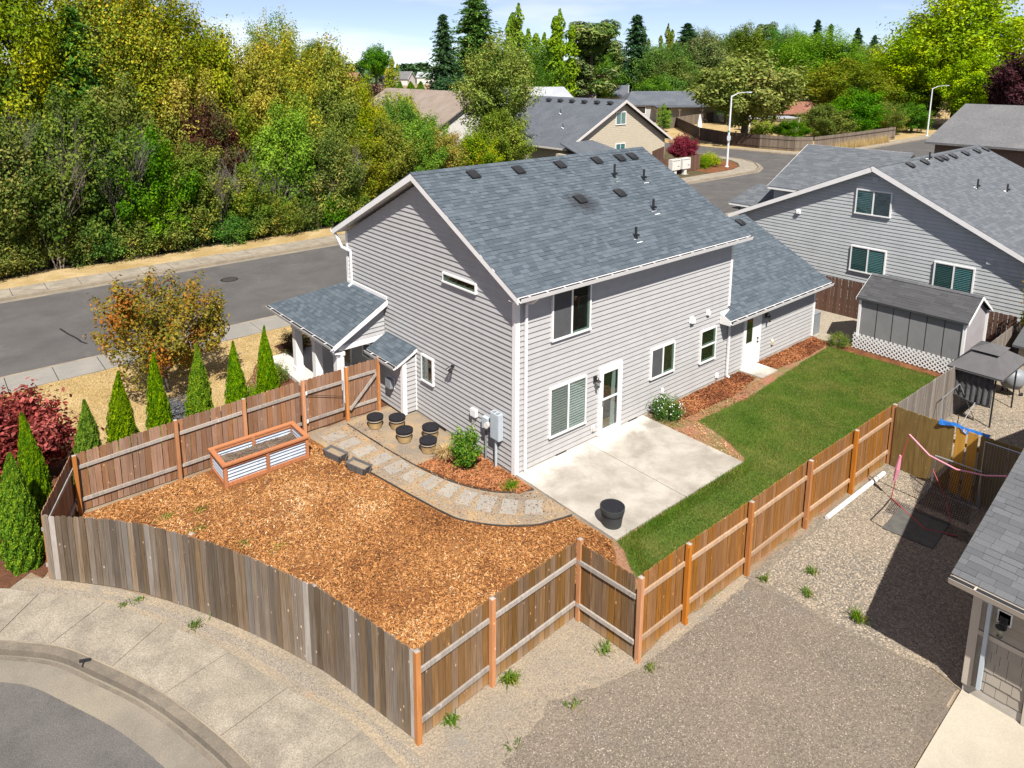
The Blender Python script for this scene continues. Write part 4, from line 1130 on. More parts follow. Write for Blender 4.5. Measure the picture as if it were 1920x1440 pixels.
def bar_obj(name, parent, a, b, w, h, mat):
    """unit bar scaled from a to b (parent frame); shares one mesh per material"""
    key = 'bar_' + mat.name
    me = bpy.data.meshes.get(key)
    if me is None:
        me = UNIT.copy(); me.name = key; me.materials.append(mat)
    a = Vector(a); b = Vector(b); d = b - a
    o = bpy.data.objects.new(name, me); COL.objects.link(o); o.parent = parent
    x = d.normalized(); z = Vector((0, 0, 1))
    if abs(x.dot(z)) > .99: z = Vector((1, 0, 0))
    y = z.cross(x).normalized(); z = x.cross(y)
    M4 = Matrix(((x.x, y.x, z.x, a.x), (x.y, y.y, z.y, a.y), (x.z, y.z, z.z, a.z), (0, 0, 0, 1)))
    o.matrix_basis = M4 @ Matrix.Diagonal((d.length, w, h, 1))
    return o

def fence(label, pts, posts, bmat, rmat, pmat, side=1, bw=.137, rails=(.38, 1.36), zb=.03, gap=.009, rr=None, cap=.05, special=None, post_w=.092, hvar=.012, rail_w=.04, rail_h=.088, name='board_fence'):
    """pts: [(x,y,height)...]. side: +1 rails/posts on the left of travel, -1 on the right"""
    rr = rr or random.Random(len(pts) + int(abs(pts[0][0] * 10)))
    o0 = Vector((pts[0][0], pts[0][1], 0))
    t = thing(name, label, 'fence', tuple(o0))
    meshes = [board_mesh(bw, 1.0 * 1.75, .018, .028) for _ in range(2)]
    for me in meshes: me.materials.append(bmat)
    carry = bw / 2
    for (p, q) in zip(pts, pts[1:]):
        a = Vector((p[0], p[1], 0)); b = Vector((q[0], q[1], 0)); d = b - a; L = d.length; d.normalize()
        n = Vector((-d.y, d.x, 0)) * side; ang = math.atan2(d.y, d.x)
        s_ = carry
        while s_ < L:
            h = p[2] + (q[2] - p[2]) * s_ / L + rr.uniform(-hvar, hvar)
            c = a + d * s_ - o0 - n * (.012 + rr.uniform(0, .006))
            # board thickness grows along local +y; keep it on the side away from the rails
            ob = bpy.data.objects.new('board', rr.choice(meshes)); COL.objects.link(ob); ob.parent = t
            off = 0.0 if side < 0 else -.018
            ob.location = c + Vector((-d.y, d.x, 0)) * off + Vector((0, 0, zb))
            ob.rotation_euler = (0, rr.uniform(-.006, .006), ang)
            ob.scale = (1, 1, (h - zb) / 1.75)
            if special and rr.random() < special[0]:
                ob.material_slots[0].link = 'OBJECT'; ob.material_slots[0].material = rr.choice(special[1])
            s_ += bw + gap + rr.uniform(0, .004)
        carry = s_ - L
        for k, rz in enumerate(rails):
            f0, f1 = p[2] / 1.76, q[2] / 1.76
            bar_obj('rail', t, a - o0 + n * (rail_w / 2 - .008) + Vector((0, 0, rz * f0)), b - o0 + n * (rail_w / 2 - .008) + Vector((0, 0, rz * f1)), rail_w, rail_h, rmat)
    for (x, y, h, ang) in posts:
        po = MB().box(-post_w / 2, post_w / 2, -post_w / 2, post_w / 2, -.02, h)
        po = po.build('post', pmat, t, local=True); po.location = Vector((x, y, 0)) - o0; po.rotation_euler = (0, 0, ang)
        MB().add([(-.5 * post_w, -.5 * post_w, h + .002), (.5 * post_w, -.5 * post_w, h + .002), (.5 * post_w, .5 * post_w, h + .002), (-.5 * post_w, .5 * post_w, h + .002), (0, 0, h + .022)],
                 [(0, 1, 4), (1, 2, 4), (2, 3, 4), (3, 0, 4), (3, 2, 1, 0)]).build('post_cap', m['rail'], po, local=True)
    return t

FH = 1.76
# curved front fence, smooth boards outside, rails inside
cp = [(-6.47, -4.90, FH), (-6.92, -3.04, FH), (-7.13, -2.37, FH), (-7.71, -.95, FH), (-8.48, .59, 1.72), (-9.38, 2.02, 1.66), (-10.68, 3.50, 1.57)]
cps = resample([(a, b) for a, b, c_ in cp], 16)
cph = np.interp(np.linspace(0, 1, 17), np.linspace(0, 1, len(cp)), [c_ for _, _, c_ in cp])
fence('weathered grey board fence curving along the cul-de-sac pavement', [(q.x, q.y, h) for q, h in zip(cps, cph)],
      [(-6.49, -4.93, 1.79, 0), (-7.08, -2.40, 1.70, .3), (-8.35, .62, 1.66, .4), (-10.60, 3.46, 1.52, .5)], m['wood_front'], m['rail'], m['post'], side=-1,
      special=(.16, [m['wood_old'], m['rail'], m['wood_old'], m['rail_warm']]))
fence('short brown fence return at the left corner of the chip yard', [(-10.62, 3.56, 1.57), (-9.72, 5.70, 1.60)], [], m['wood_in'], m['rail'], m['post'], side=-1)
# left side fence, seen from inside: rails and orange posts towards us
fence('brown board fence with orange posts behind the raised garden bed', [(-9.66, 5.72, 1.60), (-7.23, 5.70, 1.72), (-5.35, 5.74, 1.76), (-3.58, 5.80, 1.76)],
      [(-9.66, 5.64, 1.62, 0), (-7.23, 5.62, 1.78, 0), (-5.35, 5.66, 1.80, 0), (-3.52, 5.70, 1.82, 0)], m['wood_in'], m['rail'], m['post'], side=-1)
g = thing('garden_gate', 'board gate in the left fence with galvanised frame and hinges', 'gate', (-3.45, 5.80, 0))
gm = board_mesh(.137, 1.7); gm.materials.append(m['wood_in'])
for k in range(9):
    ob = addobj('board', gm, g, (.08 + k * .143, .02, .05)); ob.scale = (1, 1, 1 + random.uniform(-.006, .006))
for zz in (.42, 1.34): bar_obj('rail', g, (0.02, -.02, zz), (1.32, -.02, zz), .04, .088, m['rail'])
bar_obj('brace', g, (.06, -.045, 1.28), (1.3, -.045, .86), .012, .012, m['black'])
for a, b in (((.02, -.045, .40), (.02, -.045, 1.38)), ((1.30, -.045, .40), (1.30, -.045, 1.38))): bar_obj('metal_frame', g, a, b, .03, .03, m['corr'])
for zz in (.42, 1.34): bar_obj('hinge', g, (-.03, -.05, zz), (.07, -.05, zz), .05, .1, m['white'])
fence('short board panel with diagonal brace between gate and house', [(-2.02, 5.80, 1.78), (-.88, 5.78, 1.78)], [(-2.06, 5.70, 1.84, 0), (-.92, 5.68, 1.88, 0)], m['wood_in'], m['rail'], m['post'], side=-1)
pnl = [o for o in COL.objects if o.get('label', '').startswith('short board panel')][0]
bar_obj('brace', pnl, (.06, -.08, .35), (1.08, -.08, 1.32), .03, .09, m['rail'])
# right hand zigzag fences, rails towards the neighbour's yard
fence('weathered corner fence beside the crushed-stone yard', [(-6.45, -4.90, FH), (-4.81, -4.77, FH), (-2.48, -4.64, FH)], [(-4.81, -4.83, 1.82, .07), (-2.44, -4.72, 1.86, 0)], m['wood_gold'], m['rail'], m['post'], side=-1)
fence('short cross fence between the two long yard fences', [(-2.46, -4.70, FH), (-2.34, -6.06, FH)], [], m['wood_gold'], m['rail'], m['post'], side=-1)
fence('long amber board fence between lawn and gravel yard', [(-2.28, -6.08, FH), (-.83, -6.07, FH), (1.41, -6.09, FH), (4.02, -6.08, FH), (6.36, -6.11, FH), (8.62, -6.13, FH)],
      [(-2.32, -6.15, 1.82, 0), (-.83, -6.14, 1.82, 0), (1.41, -6.16, 1.82, 0), (4.02, -6.15, 1.82, 0), (6.36, -6.18, 1.82, 0), (8.66, -6.19, 1.82, 0)], m['wood_gold2'], m['rail_warm'], m['post'], side=-1)
fence('old grey fence from the amber fence to the blue-grey house', [(8.78, -6.14, FH), (12.9, -6.2, FH), (16.5, -6.2, 1.7), (22.8, -6.1, 1.7)], [], m['wood_old'], m['wood_old'], m['wood_old'], side=1)
fence('dark brown fence between the garage wing and the neighbour', [(20.1, -6.0, 1.72), (20.05, -1.0, 1.72), (19.9, 4.5, 1.62), (19.8, 12, 1.6)], [], m['wood_brown'], m['wood_brown'], m['wood_brown'], side=-1)
t = fence('olive treated-board fence across the gravel yard with two orange boards', [(8.62, -6.26, 1.82), (8.42, -8.2, 1.88), (8.5, -10.2, 1.88)], [], m['wood_green'], m['wood_green'], m['wood_green'], side=1, bw=.29, gap=.004)
for k, ob in enumerate([c for c in t.children if c.name.startswith('board')]):
    if k in (5, 6):
        ob.material_slots[0].link = 'OBJECT'; ob.material_slots[0].material = m['wood_yellow']
        ob.scale.x = .8

# ------------------------------------------------------------------ things in the yard
# stepping stones on the path
path = bpy.data.objects['side_path']
for i, (x, y) in enumerate([(-2.87, 5.06), (-2.72, 4.43), (-2.57, 3.76), (-2.43, 3.08), (-2.30, 2.42), (-2.17, 1.78), (-1.98, 1.18), (-1.80, .60), (-1.66, .02), (-1.42, -.48), (-1.05, -.97), (-.57, -1.38)]):
    a = 0 if i < 5 else (i - 4) * .115
    c, s_ = math.cos(a), math.sin(a); w, h = .33 + random.uniform(-.02, .02), .215 + random.uniform(-.015, .015)
    P = [(x + c * u - s_ * v, y + s_ * u + c * v, .018) for u, v in ((-w, -h), (w, -h * random.uniform(.9, 1.05)), (w * random.uniform(.94, 1), h), (-w, h * random.uniform(.92, 1)))]
    MB().prism(P, (0, 0, .016)).build('stepping_stone', m['stone'], path)
# edging strips
def edging(name, label, P, h=.05):
    pts = resample(P, 26)
    mb = MB(); mb.tube([(q.x, q.y, h * .55) for q in pts], .022, 5)
    return tag(mb.build(name, m['edging']), label, 'edging')
edging('path_edging', 'black plastic edging between wood chips and stone path', [(-3.3, 4.2), (-2.99, 2.54), (-2.65, .67), (-2.36, -.56), (-1.7, -1.42), (-.95, -1.97), (-.05, -2.22)])
edging('path_edging', 'dark edging between stone path and the bed along the house', [(-2.18, 5.5), (-2.02, 3.57), (-1.76, 1.72), (-1.37, .51), (-.8, -.37), (-.05, -.82)])

# raised bed: cedar frame, corrugated panels, soil
bx0, bx1, byy0, byy1 = -6.42, -3.98, 4.45, 5.55
BH = .64
t = thing('raised_garden_bed', 'raised garden bed of red cedar with corrugated metal sides', 'garden bed', (bx0, byy0, 0))
def cb(name, x0, x1, y0, y1, z0, z1, mat): return MB().box(x0, x1, y0, y1, z0, z1).build(name, mat, t)
for (x0, x1, y0, y1) in ((bx0 - .04, bx1 + .04, byy0 - .04, byy0 + .09), (bx0 - .04, bx1 + .04, byy1 - .09, byy1 + .04), (bx0 - .04, bx0 + .09, byy0 + .091, byy1 - .091), (bx1 - .09, bx1 + .04, byy0 + .091, byy1 - .091)):
    cb('cap_board', x0, x1, y0, y1, BH, BH + .045, m['bedwood'])
for x in (bx0, bx1 - .09):
    for y in (byy0, byy1 - .09): cb('corner_post', x, x + .09, y, y + .09, 0, BH - .001, m['bedwood'])
for y in (byy0 - .004, byy1 - .088): cb('mid_post', (bx0 + bx1) / 2 - .045, (bx0 + bx1) / 2 + .045, y, y + .092, 0, BH - .002, m['bedwood'])
for (x0, x1) in ((bx0 + .091, (bx0 + bx1) / 2 - .046), ((bx0 + bx1) / 2 + .046, bx1 - .091)):
    for y in (byy0 + .005, byy1 - .075):
        cb('lower_rail', x0, x1, y, y + .07, .02, .12, m['bedwood']); cb('upper_rail', x0, x1, y + .002, y + .068, BH - .09, BH - .003, m['bedwood'])
for x in (bx0 + .005, bx1 - .075): cb('lower_rail', x, x + .07, byy0 + .091, byy1 - .091, .02, .12, m['bedwood'])
def corr(a, b, nrm, z0, z1, n=6):
    """corrugated sheet (ribs run along the wall)"""
    a = Vector(a); b = Vector(b); nn = Vector(nrm); vs = []; fs = []
    K = n * 4
    for i in range(K + 1):
        o_ = nn * (.020 * math.sin(2 * math.pi * i / 4)); z = z0 + (z1 - z0) * i / K
        vs += [a + o_ + Vector((0, 0, z)), b + o_ + Vector((0, 0, z))]
    for i in range(K): fs.append((2 * i, 2 * i + 1, 2 * i + 3, 2 * i + 2))
    return MB().add(vs, fs).build('metal_panel', m['corr'], t)
corr((bx0 + .09, byy0 + .045, 0), (bx1 - .09, byy0 + .045, 0), (0, -1, 0), .06, BH - .01); corr((bx0 + .09, byy1 - .045, 0), (bx1 - .09, byy1 - .045, 0), (0, -1, 0), .06, BH - .01)
corr((bx0 + .045, byy0 + .09, 0), (bx0 + .045, byy1 - .09, 0), (-1, 0, 0), .06, BH - .01); corr((bx1 - .045, byy0 + .09, 0), (bx1 - .045, byy1 - .09, 0), (-1, 0, 0), .06, BH - .01)
gx, gy = 26, 12; V = []; F = []
for i in range(gx + 1):
    for j in range(gy + 1):
        V.append((bx0 + .06 + (bx1 - bx0 - .12) * i / gx, byy0 + .06 + (byy1 - byy0 - .12) * j / gy, .38 + random.uniform(-.012, .012) + .03 * math.sin(i * .5) * math.cos(j * .6)))
for i in range(gx):
    for j in range(gy): F.append((i * (gy + 1) + j, (i + 1) * (gy + 1) + j, (i + 1) * (gy + 1) + j + 1, i * (gy + 1) + j + 1))
MB().add(V, F).build('soil', m['bedsoil'], t)
# dry straw on the soil
sv = []; sf = []
for k in range(420):
    x = random.uniform(bx0 + .15, bx1 - .15); y = random.uniform(byy0 + .15, byy1 - .15); a = random.uniform(0, 6.28); L = random.uniform(.06, .16)
    dx, dy = math.cos(a) * L, math.sin(a) * L; z = .415 + random.uniform(-.01, .03); n0 = len(sv)
    sv += [(x, y, z), (x + dx, y + dy, z + random.uniform(-.01, .03)), (x + dx - dy * .06, y + dy + dx * .06, z + .004), (x - dy * .06, y + dx * .06, z + .004)]; sf.append((n0, n0 + 1, n0 + 2, n0 + 3))
so = MB().add(sv, sf).build('straw', m['wood_taupe'], t); so['kind'] = 'stuff'

# two tapered planter boxes
def planter(label, x, y, ang):
    t = thing('planter_box', label, 'planter', (x, y, .02), ang, 'old wooden planter boxes')
    l, w, h, s_ = .36, .17, .24, .78
    P = lambda a, b, k: (a * (s_ + (1 - s_) * k), b * (s_ + (1 - s_) * k), h * k)
    th = .025
    for (a0, b0, a1, b1) in ((-l, -w, l, -w), (l, -w, l, w), (l, w, -l, w), (-l, w, -l, -w)):
        d = Vector((a1 - a0, b1 - b0, 0)).normalized(); n = Vector((-d.y, d.x, 0)) * th
        lo = [Vector(P(a0, b0, 0)), Vector(P(a1, b1, 0))]; hi = [Vector(P(a0, b0, 1)), Vector(P(a1, b1, 1))]
        MB().hexa([lo[0], lo[1], lo[1] + n, lo[0] + n, hi[0], hi[1], hi[1] + n, hi[0] + n]).build('side_board', m['planter'], t, local=True)
    q = [P(-l + .02, -w + .02, .72), P(l - .02, -w + .02, .72), P(l - .02, w - .02, .72), P(-l + .02, w - .02, .72)]
    MB().add(q, [(0, 1, 2, 3)]).build('soil', m['path'], t, local=True)
    for sx in (-1, 1):
        for sy in (-1, 1): MB().bar(P(sx * (l + .012), sy * (w - .03), 0), P(sx * (l + .012), sy * (w - .03), 1), .03, .03).build('batten', m['planter'], t, local=True)
planter('grey wooden planter box nearer the raised garden bed', -3.42, 3.92, -1.32)
planter('grey wooden planter box nearer the patio, end of the pair', -3.22, 2.92, -1.28)

def pot(label, x, y, r, h, body, rim, group=None, s_=.8, rimh=.06):
    t = thing('plant_pot', label, 'pot', (x, y, .03), group=group)
    MB().lathe([(r * s_ * .92, 0), (r * s_, .02), (r * .95, h * .72), (r * .97, h * .78), (r * .90, h * .80), (r * .86, h * .72)], (0, 0, 0), 24).build('body', body, t, local=True, smooth=False)
    MB().lathe([(r * .955, h * .78), (r * 1.04, h * .82), (r * 1.06, h), (r * 1.0, h), (r * .95, h * .6)], (0, 0, 0), 24).build('rim', rim, t, local=True)
    MB().lathe([(r * .86, h * .52), (r * .90, h * .58)], (0, 0, 0), 24).build('soil', m['pot_in'], t, local=True)
    MB().lathe([(r * .955, h * .70), (r * 1.0, h * .72), (r * 1.03, h * .815)], (0, 0, 0), 24).build('band', rim if rim == m['pot_grey'] else m['pot_rim'], t, local=True)
    MB().lathe([(r * .96, h * .645), (r * .975, h * .70)], (0, 0, 0), 24).build('groove', m['pot_in'], t, local=True)
    MB().lathe([(r * .985, h * .975), (r * .93, h * .8), (r * .90, h * .5)], (0, 0, 0), 24).build('lining', m['pot_in'], t, local=True)
for (x, y, l) in ((-1.60, 4.78, 'empty tan pot nearest the garden gate'), (-1.08, 4.32, 'empty tan pot at the corner of the small bay'), (-1.34, 3.50, 'empty tan pot in the middle of the five'), (-.62, 3.16, 'empty tan pot closest to the gable wall'), (-1.12, 2.56, 'empty tan pot next to the yellow grass tuft')):
    pot(l, x, y, .25, .37, m['pot_tan'], m['pot_in'], 'tan pots by the gable wall')
pot('large charcoal pot standing alone at the patio corner', .42, -3.12, .29, .52, m['pot_grey'], m['pot_grey'])
# white pipe on the gravel along the fence
t = MB().tube([(4.75, -6.32, .07), (7.95, -6.35, .07)], .055, 10).build('drain_pipe', m['pvc']); tag(t, 'white plastic pipe lying on gravel along the amber fence', 'pipe')
# manhole, tar line, grate on the kerb
t = thing('manhole_cover', 'dark round manhole cover in the street', 'manhole', (.65, 23.9, -.128)); MB().lathe([(.36, 0), (.36, .006), (.30, .008)], (0, 0, 0), 20).build('lid', m['manhole'], t, local=True); MB().lathe([(.46, 0), (.46, .004)], (0, 0, 0), 20).build('frame', m['crack'], t, local=True)
crk = MB()
cp_ = [(-7.72, 21.3), (-7.62, 20.7), (-7.55, 20.3), (-7.45, 19.9), (-7.34, 19.4), (-7.3, 19.0), (-7.15, 18.6)]
for i, (a, b) in enumerate(zip(cp_, cp_[1:])): crk.add([(a[0] - .05, a[1], -.126), (a[0] + .04, a[1], -.126), (b[0] + .04, b[1], -.126), (b[0] - .05, b[1], -.126)], [(0, 1, 2, 3)])
struct(crk.build('tar_seam', m['crack']))
t = thing('bent_bracket', 'small black metal bracket lying on the kerb edge', 'bracket', (-10.50, .42, .02)); MB().bar((-.09, .05, .03), (.09, -.03, .03), .03, .05).build('bar', m['black'], t, local=True); MB().bar((-.02, .0, .03), (-.07, -.10, .01), .02, .03).build('leg', m['black'], t, local=True)

# ------------------------------------------------------------------ shed with lattice skirt
t = thing('garden_shed', 'grey panel shed with dark shingle roof beside the lawn', 'shed', (16.6, -1.75, 0))
sx0, sx1, sy0, sy1 = 16.6, 18.85, -5.35, -1.75
sl_ = .60; ze = 2.12; xm = (sx0 + sx1) / 2; zr = ze + (xm - sx0 + .1) * sl_
w_ = MB().prism([(sx0 + .02, sy0 + .02, .12), (sx1 - .02, sy0 + .02, .12), (sx1 - .02, sy0 + .02, ze), (xm, sy0 + .02, zr - .1), (sx0 + .02, sy0 + .02, ze)], (0, sy1 - sy0 - .04, 0)).build('wall', m['shedside'], t)
n = 6
for k in range(n):
    a = sy0 + .06 + (sy1 - sy0 - .12) * k / n; b = sy0 + .06 + (sy1 - sy0 - .12) * (k + 1) / n
    MB().box(sx0 + .002, sx0 + .02, a + .012, b - .012, .12, ze - .02).build('panel', m['shedwall'], w_)
    if k: MB().box(sx0 - .004, sx0 + .012, a - .010, a + .010, .12, ze - .02).build('batten', m['black_rough'], w_)
for (x, y) in ((sx0, sy0), (sx0, sy1), (sx1, sy0), (sx1, sy1)): MB().box(x - .04, x + .05, y - .045, y + .045, .1, ze - .01).build('corner_board', m['white'], t)
for s in (-1, 1):
    e = sx0 - .12 if s < 0 else sx1 + .12
    zz = zr - abs(xm - e) * sl_ + .02
    rf = MB().prism([(e, sy0 - .12, zz), (xm, sy0 - .12, zr + .02), (xm, sy0 - .12, zr - .05), (e, sy0 - .12, zz - .06)], (0, sy1 - sy0 + .24, 0)).build('roof', m['roof_dark'], t)
    U = (0, -1, 0) if s < 0 else (0, 1, 0); p0 = (e, sy1 + .13 if s < 0 else sy0 - .13, zz)
    lay(rf, shingles(p0, U, (xm - e, 0, zr + .02 - zz), sy1 - sy0 + .26, math.hypot(xm - e, zr + .02 - zz), expo=.13, wmin=.25, wmax=.6, seed=20 + s, thick=.007), m['roof_dark'], 0)
lay(bpy.data.objects[rf.name], ridge_caps((xm, sy0 - .12, zr + .03), (xm, sy1 + .12, zr + .03), sl_, sl_, .14, .24), m['roof_grey'], 0)
for s in (-1, 1):
    e = sx0 - .12 if s < 0 else sx1 + .12; zz = zr - abs(xm - e) * sl_ + .015
    for yy in (sy0 - .125, sy1 + .125): MB().prism([(e, yy, zz), (xm, yy, zr + .015), (xm, yy, zr - .10), (e, yy, zz - .09)], (0, -.02 if yy < -3 else .02, 0)).build('rake_board', m['white'], t)
MB().box(sx0 + .05, sx1 - .05, sy0 + .05, sy1 - .05, 0, .12).build('skid', m['concrete'], t)
# white lattice panel leaning on the long side
lt = thing('lattice_panel', 'white diagonal lattice panel along the foot of the grey shed', 'lattice', (16.5, -1.62, .0))
LA, LB, LH = 0.0, 3.85, .62
stp = .165
for k in range(-6, 36):
    for sgn in (1, -1):
        # slat a -> b along 45 degrees inside the panel rectangle
        u0 = k * stp if sgn > 0 else k * stp
        A = (u0, 0.0); Bq = (u0 + sgn * LH, LH)
        pts_ = []
        (ua, za), (ub, zb_) = A, Bq
        t0, t1 = 0.0, 1.0
        du = ub - ua
        for lo, hi in ((LA, LB),):
            q0, q1 = (lo - ua) / du, (hi - ua) / du
            if q0 > q1: q0, q1 = q1, q0
            t0 = max(t0, q0); t1 = min(t1, q1)
        if t1 - t0 < .08: continue
        a = (-.006 * sgn, -(ua + du * t0), .05 + LH * t0); b = (-.006 * sgn, -(ua + du * t1), .05 + LH * t1)
        bar_obj('slat', lt, a, b, .011, .042, m['white'])
# ------------------------------------------------------------------ blue-grey neighbour house
nx, nap_y, nap_z = 21.2, .20, 6.71
nsl = .50; NX = nx + .36
nl_y, nr_y = 7.15, -7.2
nb = thing('bluegrey_house', 'blue-grey sided house with wide gable and three sliding windows', 'house', (NX, nap_y, 0))
zl = nap_z - (nl_y - nap_y) * .468; zr_ = nap_z - (nap_y - nr_y) * nsl
ncore = MB().prism([(NX, nr_y + .4, 0), (NX, nl_y - .4, 0), (NX, nl_y - .4, zl + .0), (NX, nap_y, nap_z - .22), (NX, nr_y + .4, zr_ + .0)], (13.0, 0, 0)).build('wall', m['dark_wall'], nb)
siding(ncore, (NX, 0), (0, 1), (-1, 0), .3, nap_z - .2, lambda z: (max(nr_y + .45, nap_y - (nap_z - .12 - z) / nsl), min(nl_y - .45, nap_y + (nap_z - .12 - z) / .468)), .16, m['siding_blue'], lip=.022)
def pslab(parent, quad, t, mat, name='roof'):
    q = [Vector(p) for p in quad]; dn = Vector((0, 0, -t))
    return MB().hexa([p + dn for p in q] + q).build(name, mat, parent)
X1n = 34.6
# right slope (towards us), left slope
rr_ = pslab(nb, [(nx + .03, nr_y, zr_), (X1n, nr_y, zr_), (X1n, nap_y, nap_z), (nx + .03, nap_y, nap_z)], .17, m['white'])
shn = shingles((nx, nr_y - .02, zr_), (1, 0, 0), (0, nap_y - nr_y, nap_z - zr_), X1n - nx, math.hypot(nap_y - nr_y, nap_z - zr_), expo=.15, wmin=.2, wmax=.45, seed=31, thick=.009)
shn += ridge_caps((nx, nap_y, nap_z + .012), (X1n, nap_y, nap_z + .012), nsl, .468)
lay(rr_, shn, m['roof_nbr'], 0)
rl_ = pslab(nb, [(nx + .03, nap_y + .002, nap_z), (X1n, nap_y + .002, nap_z), (X1n, nl_y, zl), (nx + .03, nl_y, zl)], .17, m['white'])
lay(rl_, shingles((X1n, nl_y + .02, zl), (-1, 0, 0), (0, nap_y - nl_y, nap_z - zl), X1n - nx, math.hypot(nap_y - nl_y, nap_z - zl), expo=.3, wmin=.3, wmax=.7, seed=32), m['roof_nbr'], 0)
for (y0, z0) in ((nr_y - .02, zr_), (nl_y + .02, zl)):
    MB().prism([(nx + .03, y0, z0 - .005), (nx + .03, nap_y, nap_z - .005), (nx + .03, nap_y, nap_z - .24), (nx + .03, y0, z0 - .20)], (-.03, 0, 0)).build('rake_board', m['white'], nb)
MB().prism([(nx - .004, nap_y - .09, nap_z - .03), (nx - .004, nap_y + .09, nap_z - .03), (nx - .004, nap_y, nap_z - .25)], (-.01, 0, 0)).build('peak_plate', m['white'], nb)
# cross wing: slope facing us behind the gable, ridge along y
cw = pslab(nb, [(21.6, 5.3, 5.15), (21.6, nap_y + 1.2, 5.15), (25.4, nap_y, 6.98), (25.4, 5.3, 6.98)], .15, m['white'])
lay(cw, shingles((21.58, 5.3, 5.15), (0, -1, 0), (3.8, 0, 1.83), 5.2, math.hypot(3.8, 1.83), expo=.15, wmin=.2, wmax=.45, seed=33, thick=.008), m['roof_nbr'], 0)
MB().box(21.9, 29.2, 3.2, 5.1, 2.5, 5.1).build('wing_wall', m['siding_blue'], nb)
pslab(nb, [(25.4, 5.3, 6.98), (25.4, nap_y, 6.98), (29.4, nap_y, 5.0), (29.4, 5.3, 5.0)], .15, m['roof_dark'])
MB().prism([(21.62, 5.31, 5.14), (25.4, 5.31, 6.97), (29.38, 5.31, 4.99), (29.38, 5.31, 4.8), (25.4, 5.31, 6.75), (21.62, 5.31, 4.95)], (0, .03, 0)).build('rake_board', m['white'], nb)
lw = pslab(nb, [(21.9, 7.6, 3.95), (21.9, 5.2, 3.95), (23.6, 5.2, 4.8), (23.6, 7.0, 4.8)], .14, m['white'])
lay(lw, shingles((21.88, 7.6, 3.95), (0, -1, 0), (1.7, 0, .85), 2.4, math.hypot(1.7, .85), expo=.15, wmin=.2, wmax=.45, seed=34, thick=.008, lim=lambda v: (v * .3, 2.4)), m['roof_nbr'], 0)
MB().box(22.1, 28, 5.2, 7.0, 0, 3.85).build('wing_wall', m['siding_blue'], nb)
GN = ((NX, 0), (0, 1), (-1, 0))
window(nb, *GN, -.62, .92, 4.45, 5.60, 'slider', 'dark', 'blind_dim', glass=m['glass_b'], jamb=False)
window(nb, *GN, -.62, .92, 1.75, 2.95, 'slider', 'blind', 'blind_dim', glass=m['glass_b'], jamb=False)
window(nb, *GN, -4.05, -2.55, 1.75, 2.92, 'slider', 'blind', 'blind_dim', glass=m['glass_b'], jamb=False)
hood('vent_hood', 'pale square vent high under the blue-grey gable peak', 'vent', (NX - .034, .16, 6.05), .2, .05, .2, (-1, 0), m['util'], slope=False)
hood('vent_hood', 'white vent box on the left part of the blue-grey gable wall', 'vent', (NX - .034, 3.55, 4.1), .17, .1, .18, (-1, 0), m['white'])
hood('vent_hood', 'blue-grey vent on the right part of the blue-grey gable wall', 'vent', (NX - .034, -4.5, 3.3), .2, .07, .2, (-1, 0), m['siding_blue'], slope=False)
ords = ['first', 'second', 'third', 'fourth', 'fifth', 'sixth', 'seventh', 'eighth']
for i, x in enumerate([24.15, 25.82, 27.6, 28.25, 29.42, 31.16, 32.83, 34.2]):
    roof_vent(nsl, x, nap_y - .42, nap_z - .42 * nsl, ords[i] + ' from the left of the black vents along the blue-grey house ridge', 'roof vents on the blue-grey house')
pipe_vent('vent_pipe', 'black vent pipe low on the blue-grey house roof, left of the pair', 26.5, -2.3, nap_z - 2.5 * nsl, .45, 'vent pipes on the blue-grey house')
pipe_vent('vent_pipe', 'black vent pipe low on the blue-grey house roof, right of the pair', 28.56, -2.93, nap_z - 3.13 * nsl, .4, 'vent pipes on the blue-grey house')
pipe_vent('vent_pipe', 'short vent pipe in the ridge row of the blue-grey house', 26.7, -.1, nap_z - .3 * nsl, .4, 'vent pipes on the blue-grey house')

# ------------------------------------------------------------------ taupe house at the lower right edge
th = thing('taupe_house', 'taupe house corner with shingle skirt at the lower right edge', 'house', (1.75, -10.25, 0))
hx, hy = 1.75, -10.25
ex, ez = 1.22, 2.50; tsl = .31; rxx = 8.0
tw = MB().prism([(hx + .001, hy, 0), (14.2, hy, 0), (14.2, hy, 2.45), (rxx, hy, 2.45 + (rxx - hx) * tsl), (hx + .001, hy, 2.45)], (0, -12, 0)).build('wall', m['siding_taupe'], th)
MB().box(hx - .014, hx + .1, hy - .9, hy + .012, -.02, .22).build('foundation', m['concrete'], th)
siding(tw, (hx, hy), (0, -1), (-1, 0), 1.36, 2.42, lambda z: (.10, 12), .15, m['siding_taupe'], lip=.016)
MB().box(hx - .035, hx, hy - 12, hy - .1, 1.27, 1.36).build('belt_board', m['tan_trim'], th)
for row in range(5):
    z0 = .24 + row * .205; y = hy - .12 + random.uniform(-.1, 0)
    while y > hy - .86:
        w = random.uniform(.11, .22); y1 = max(y - w, hy - .87); dz = random.uniform(-.018, .018)
        if y - y1 > .03:
            MB().hexa([(hx, y1, z0 + dz), (hx - .028, y1, z0 + dz), (hx - .028, y - .006, z0 + dz), (hx, y - .006, z0 + dz), (hx, y1, z0 + .215), (hx - .006, y1, z0 + .215), (hx - .006, y - .006, z0 + .215), (hx, y - .006, z0 + .215)]).build('shake', m['siding_taupe'], tw)
        y -= w
b = MB(); b.box(hx - .04, hx, hy - .11, hy + .03, .18, 2.42); b.box(hx, hx + .1, hy, hy + .03, .18, 2.42); b.build('corner_board', m['tan_trim'], th)
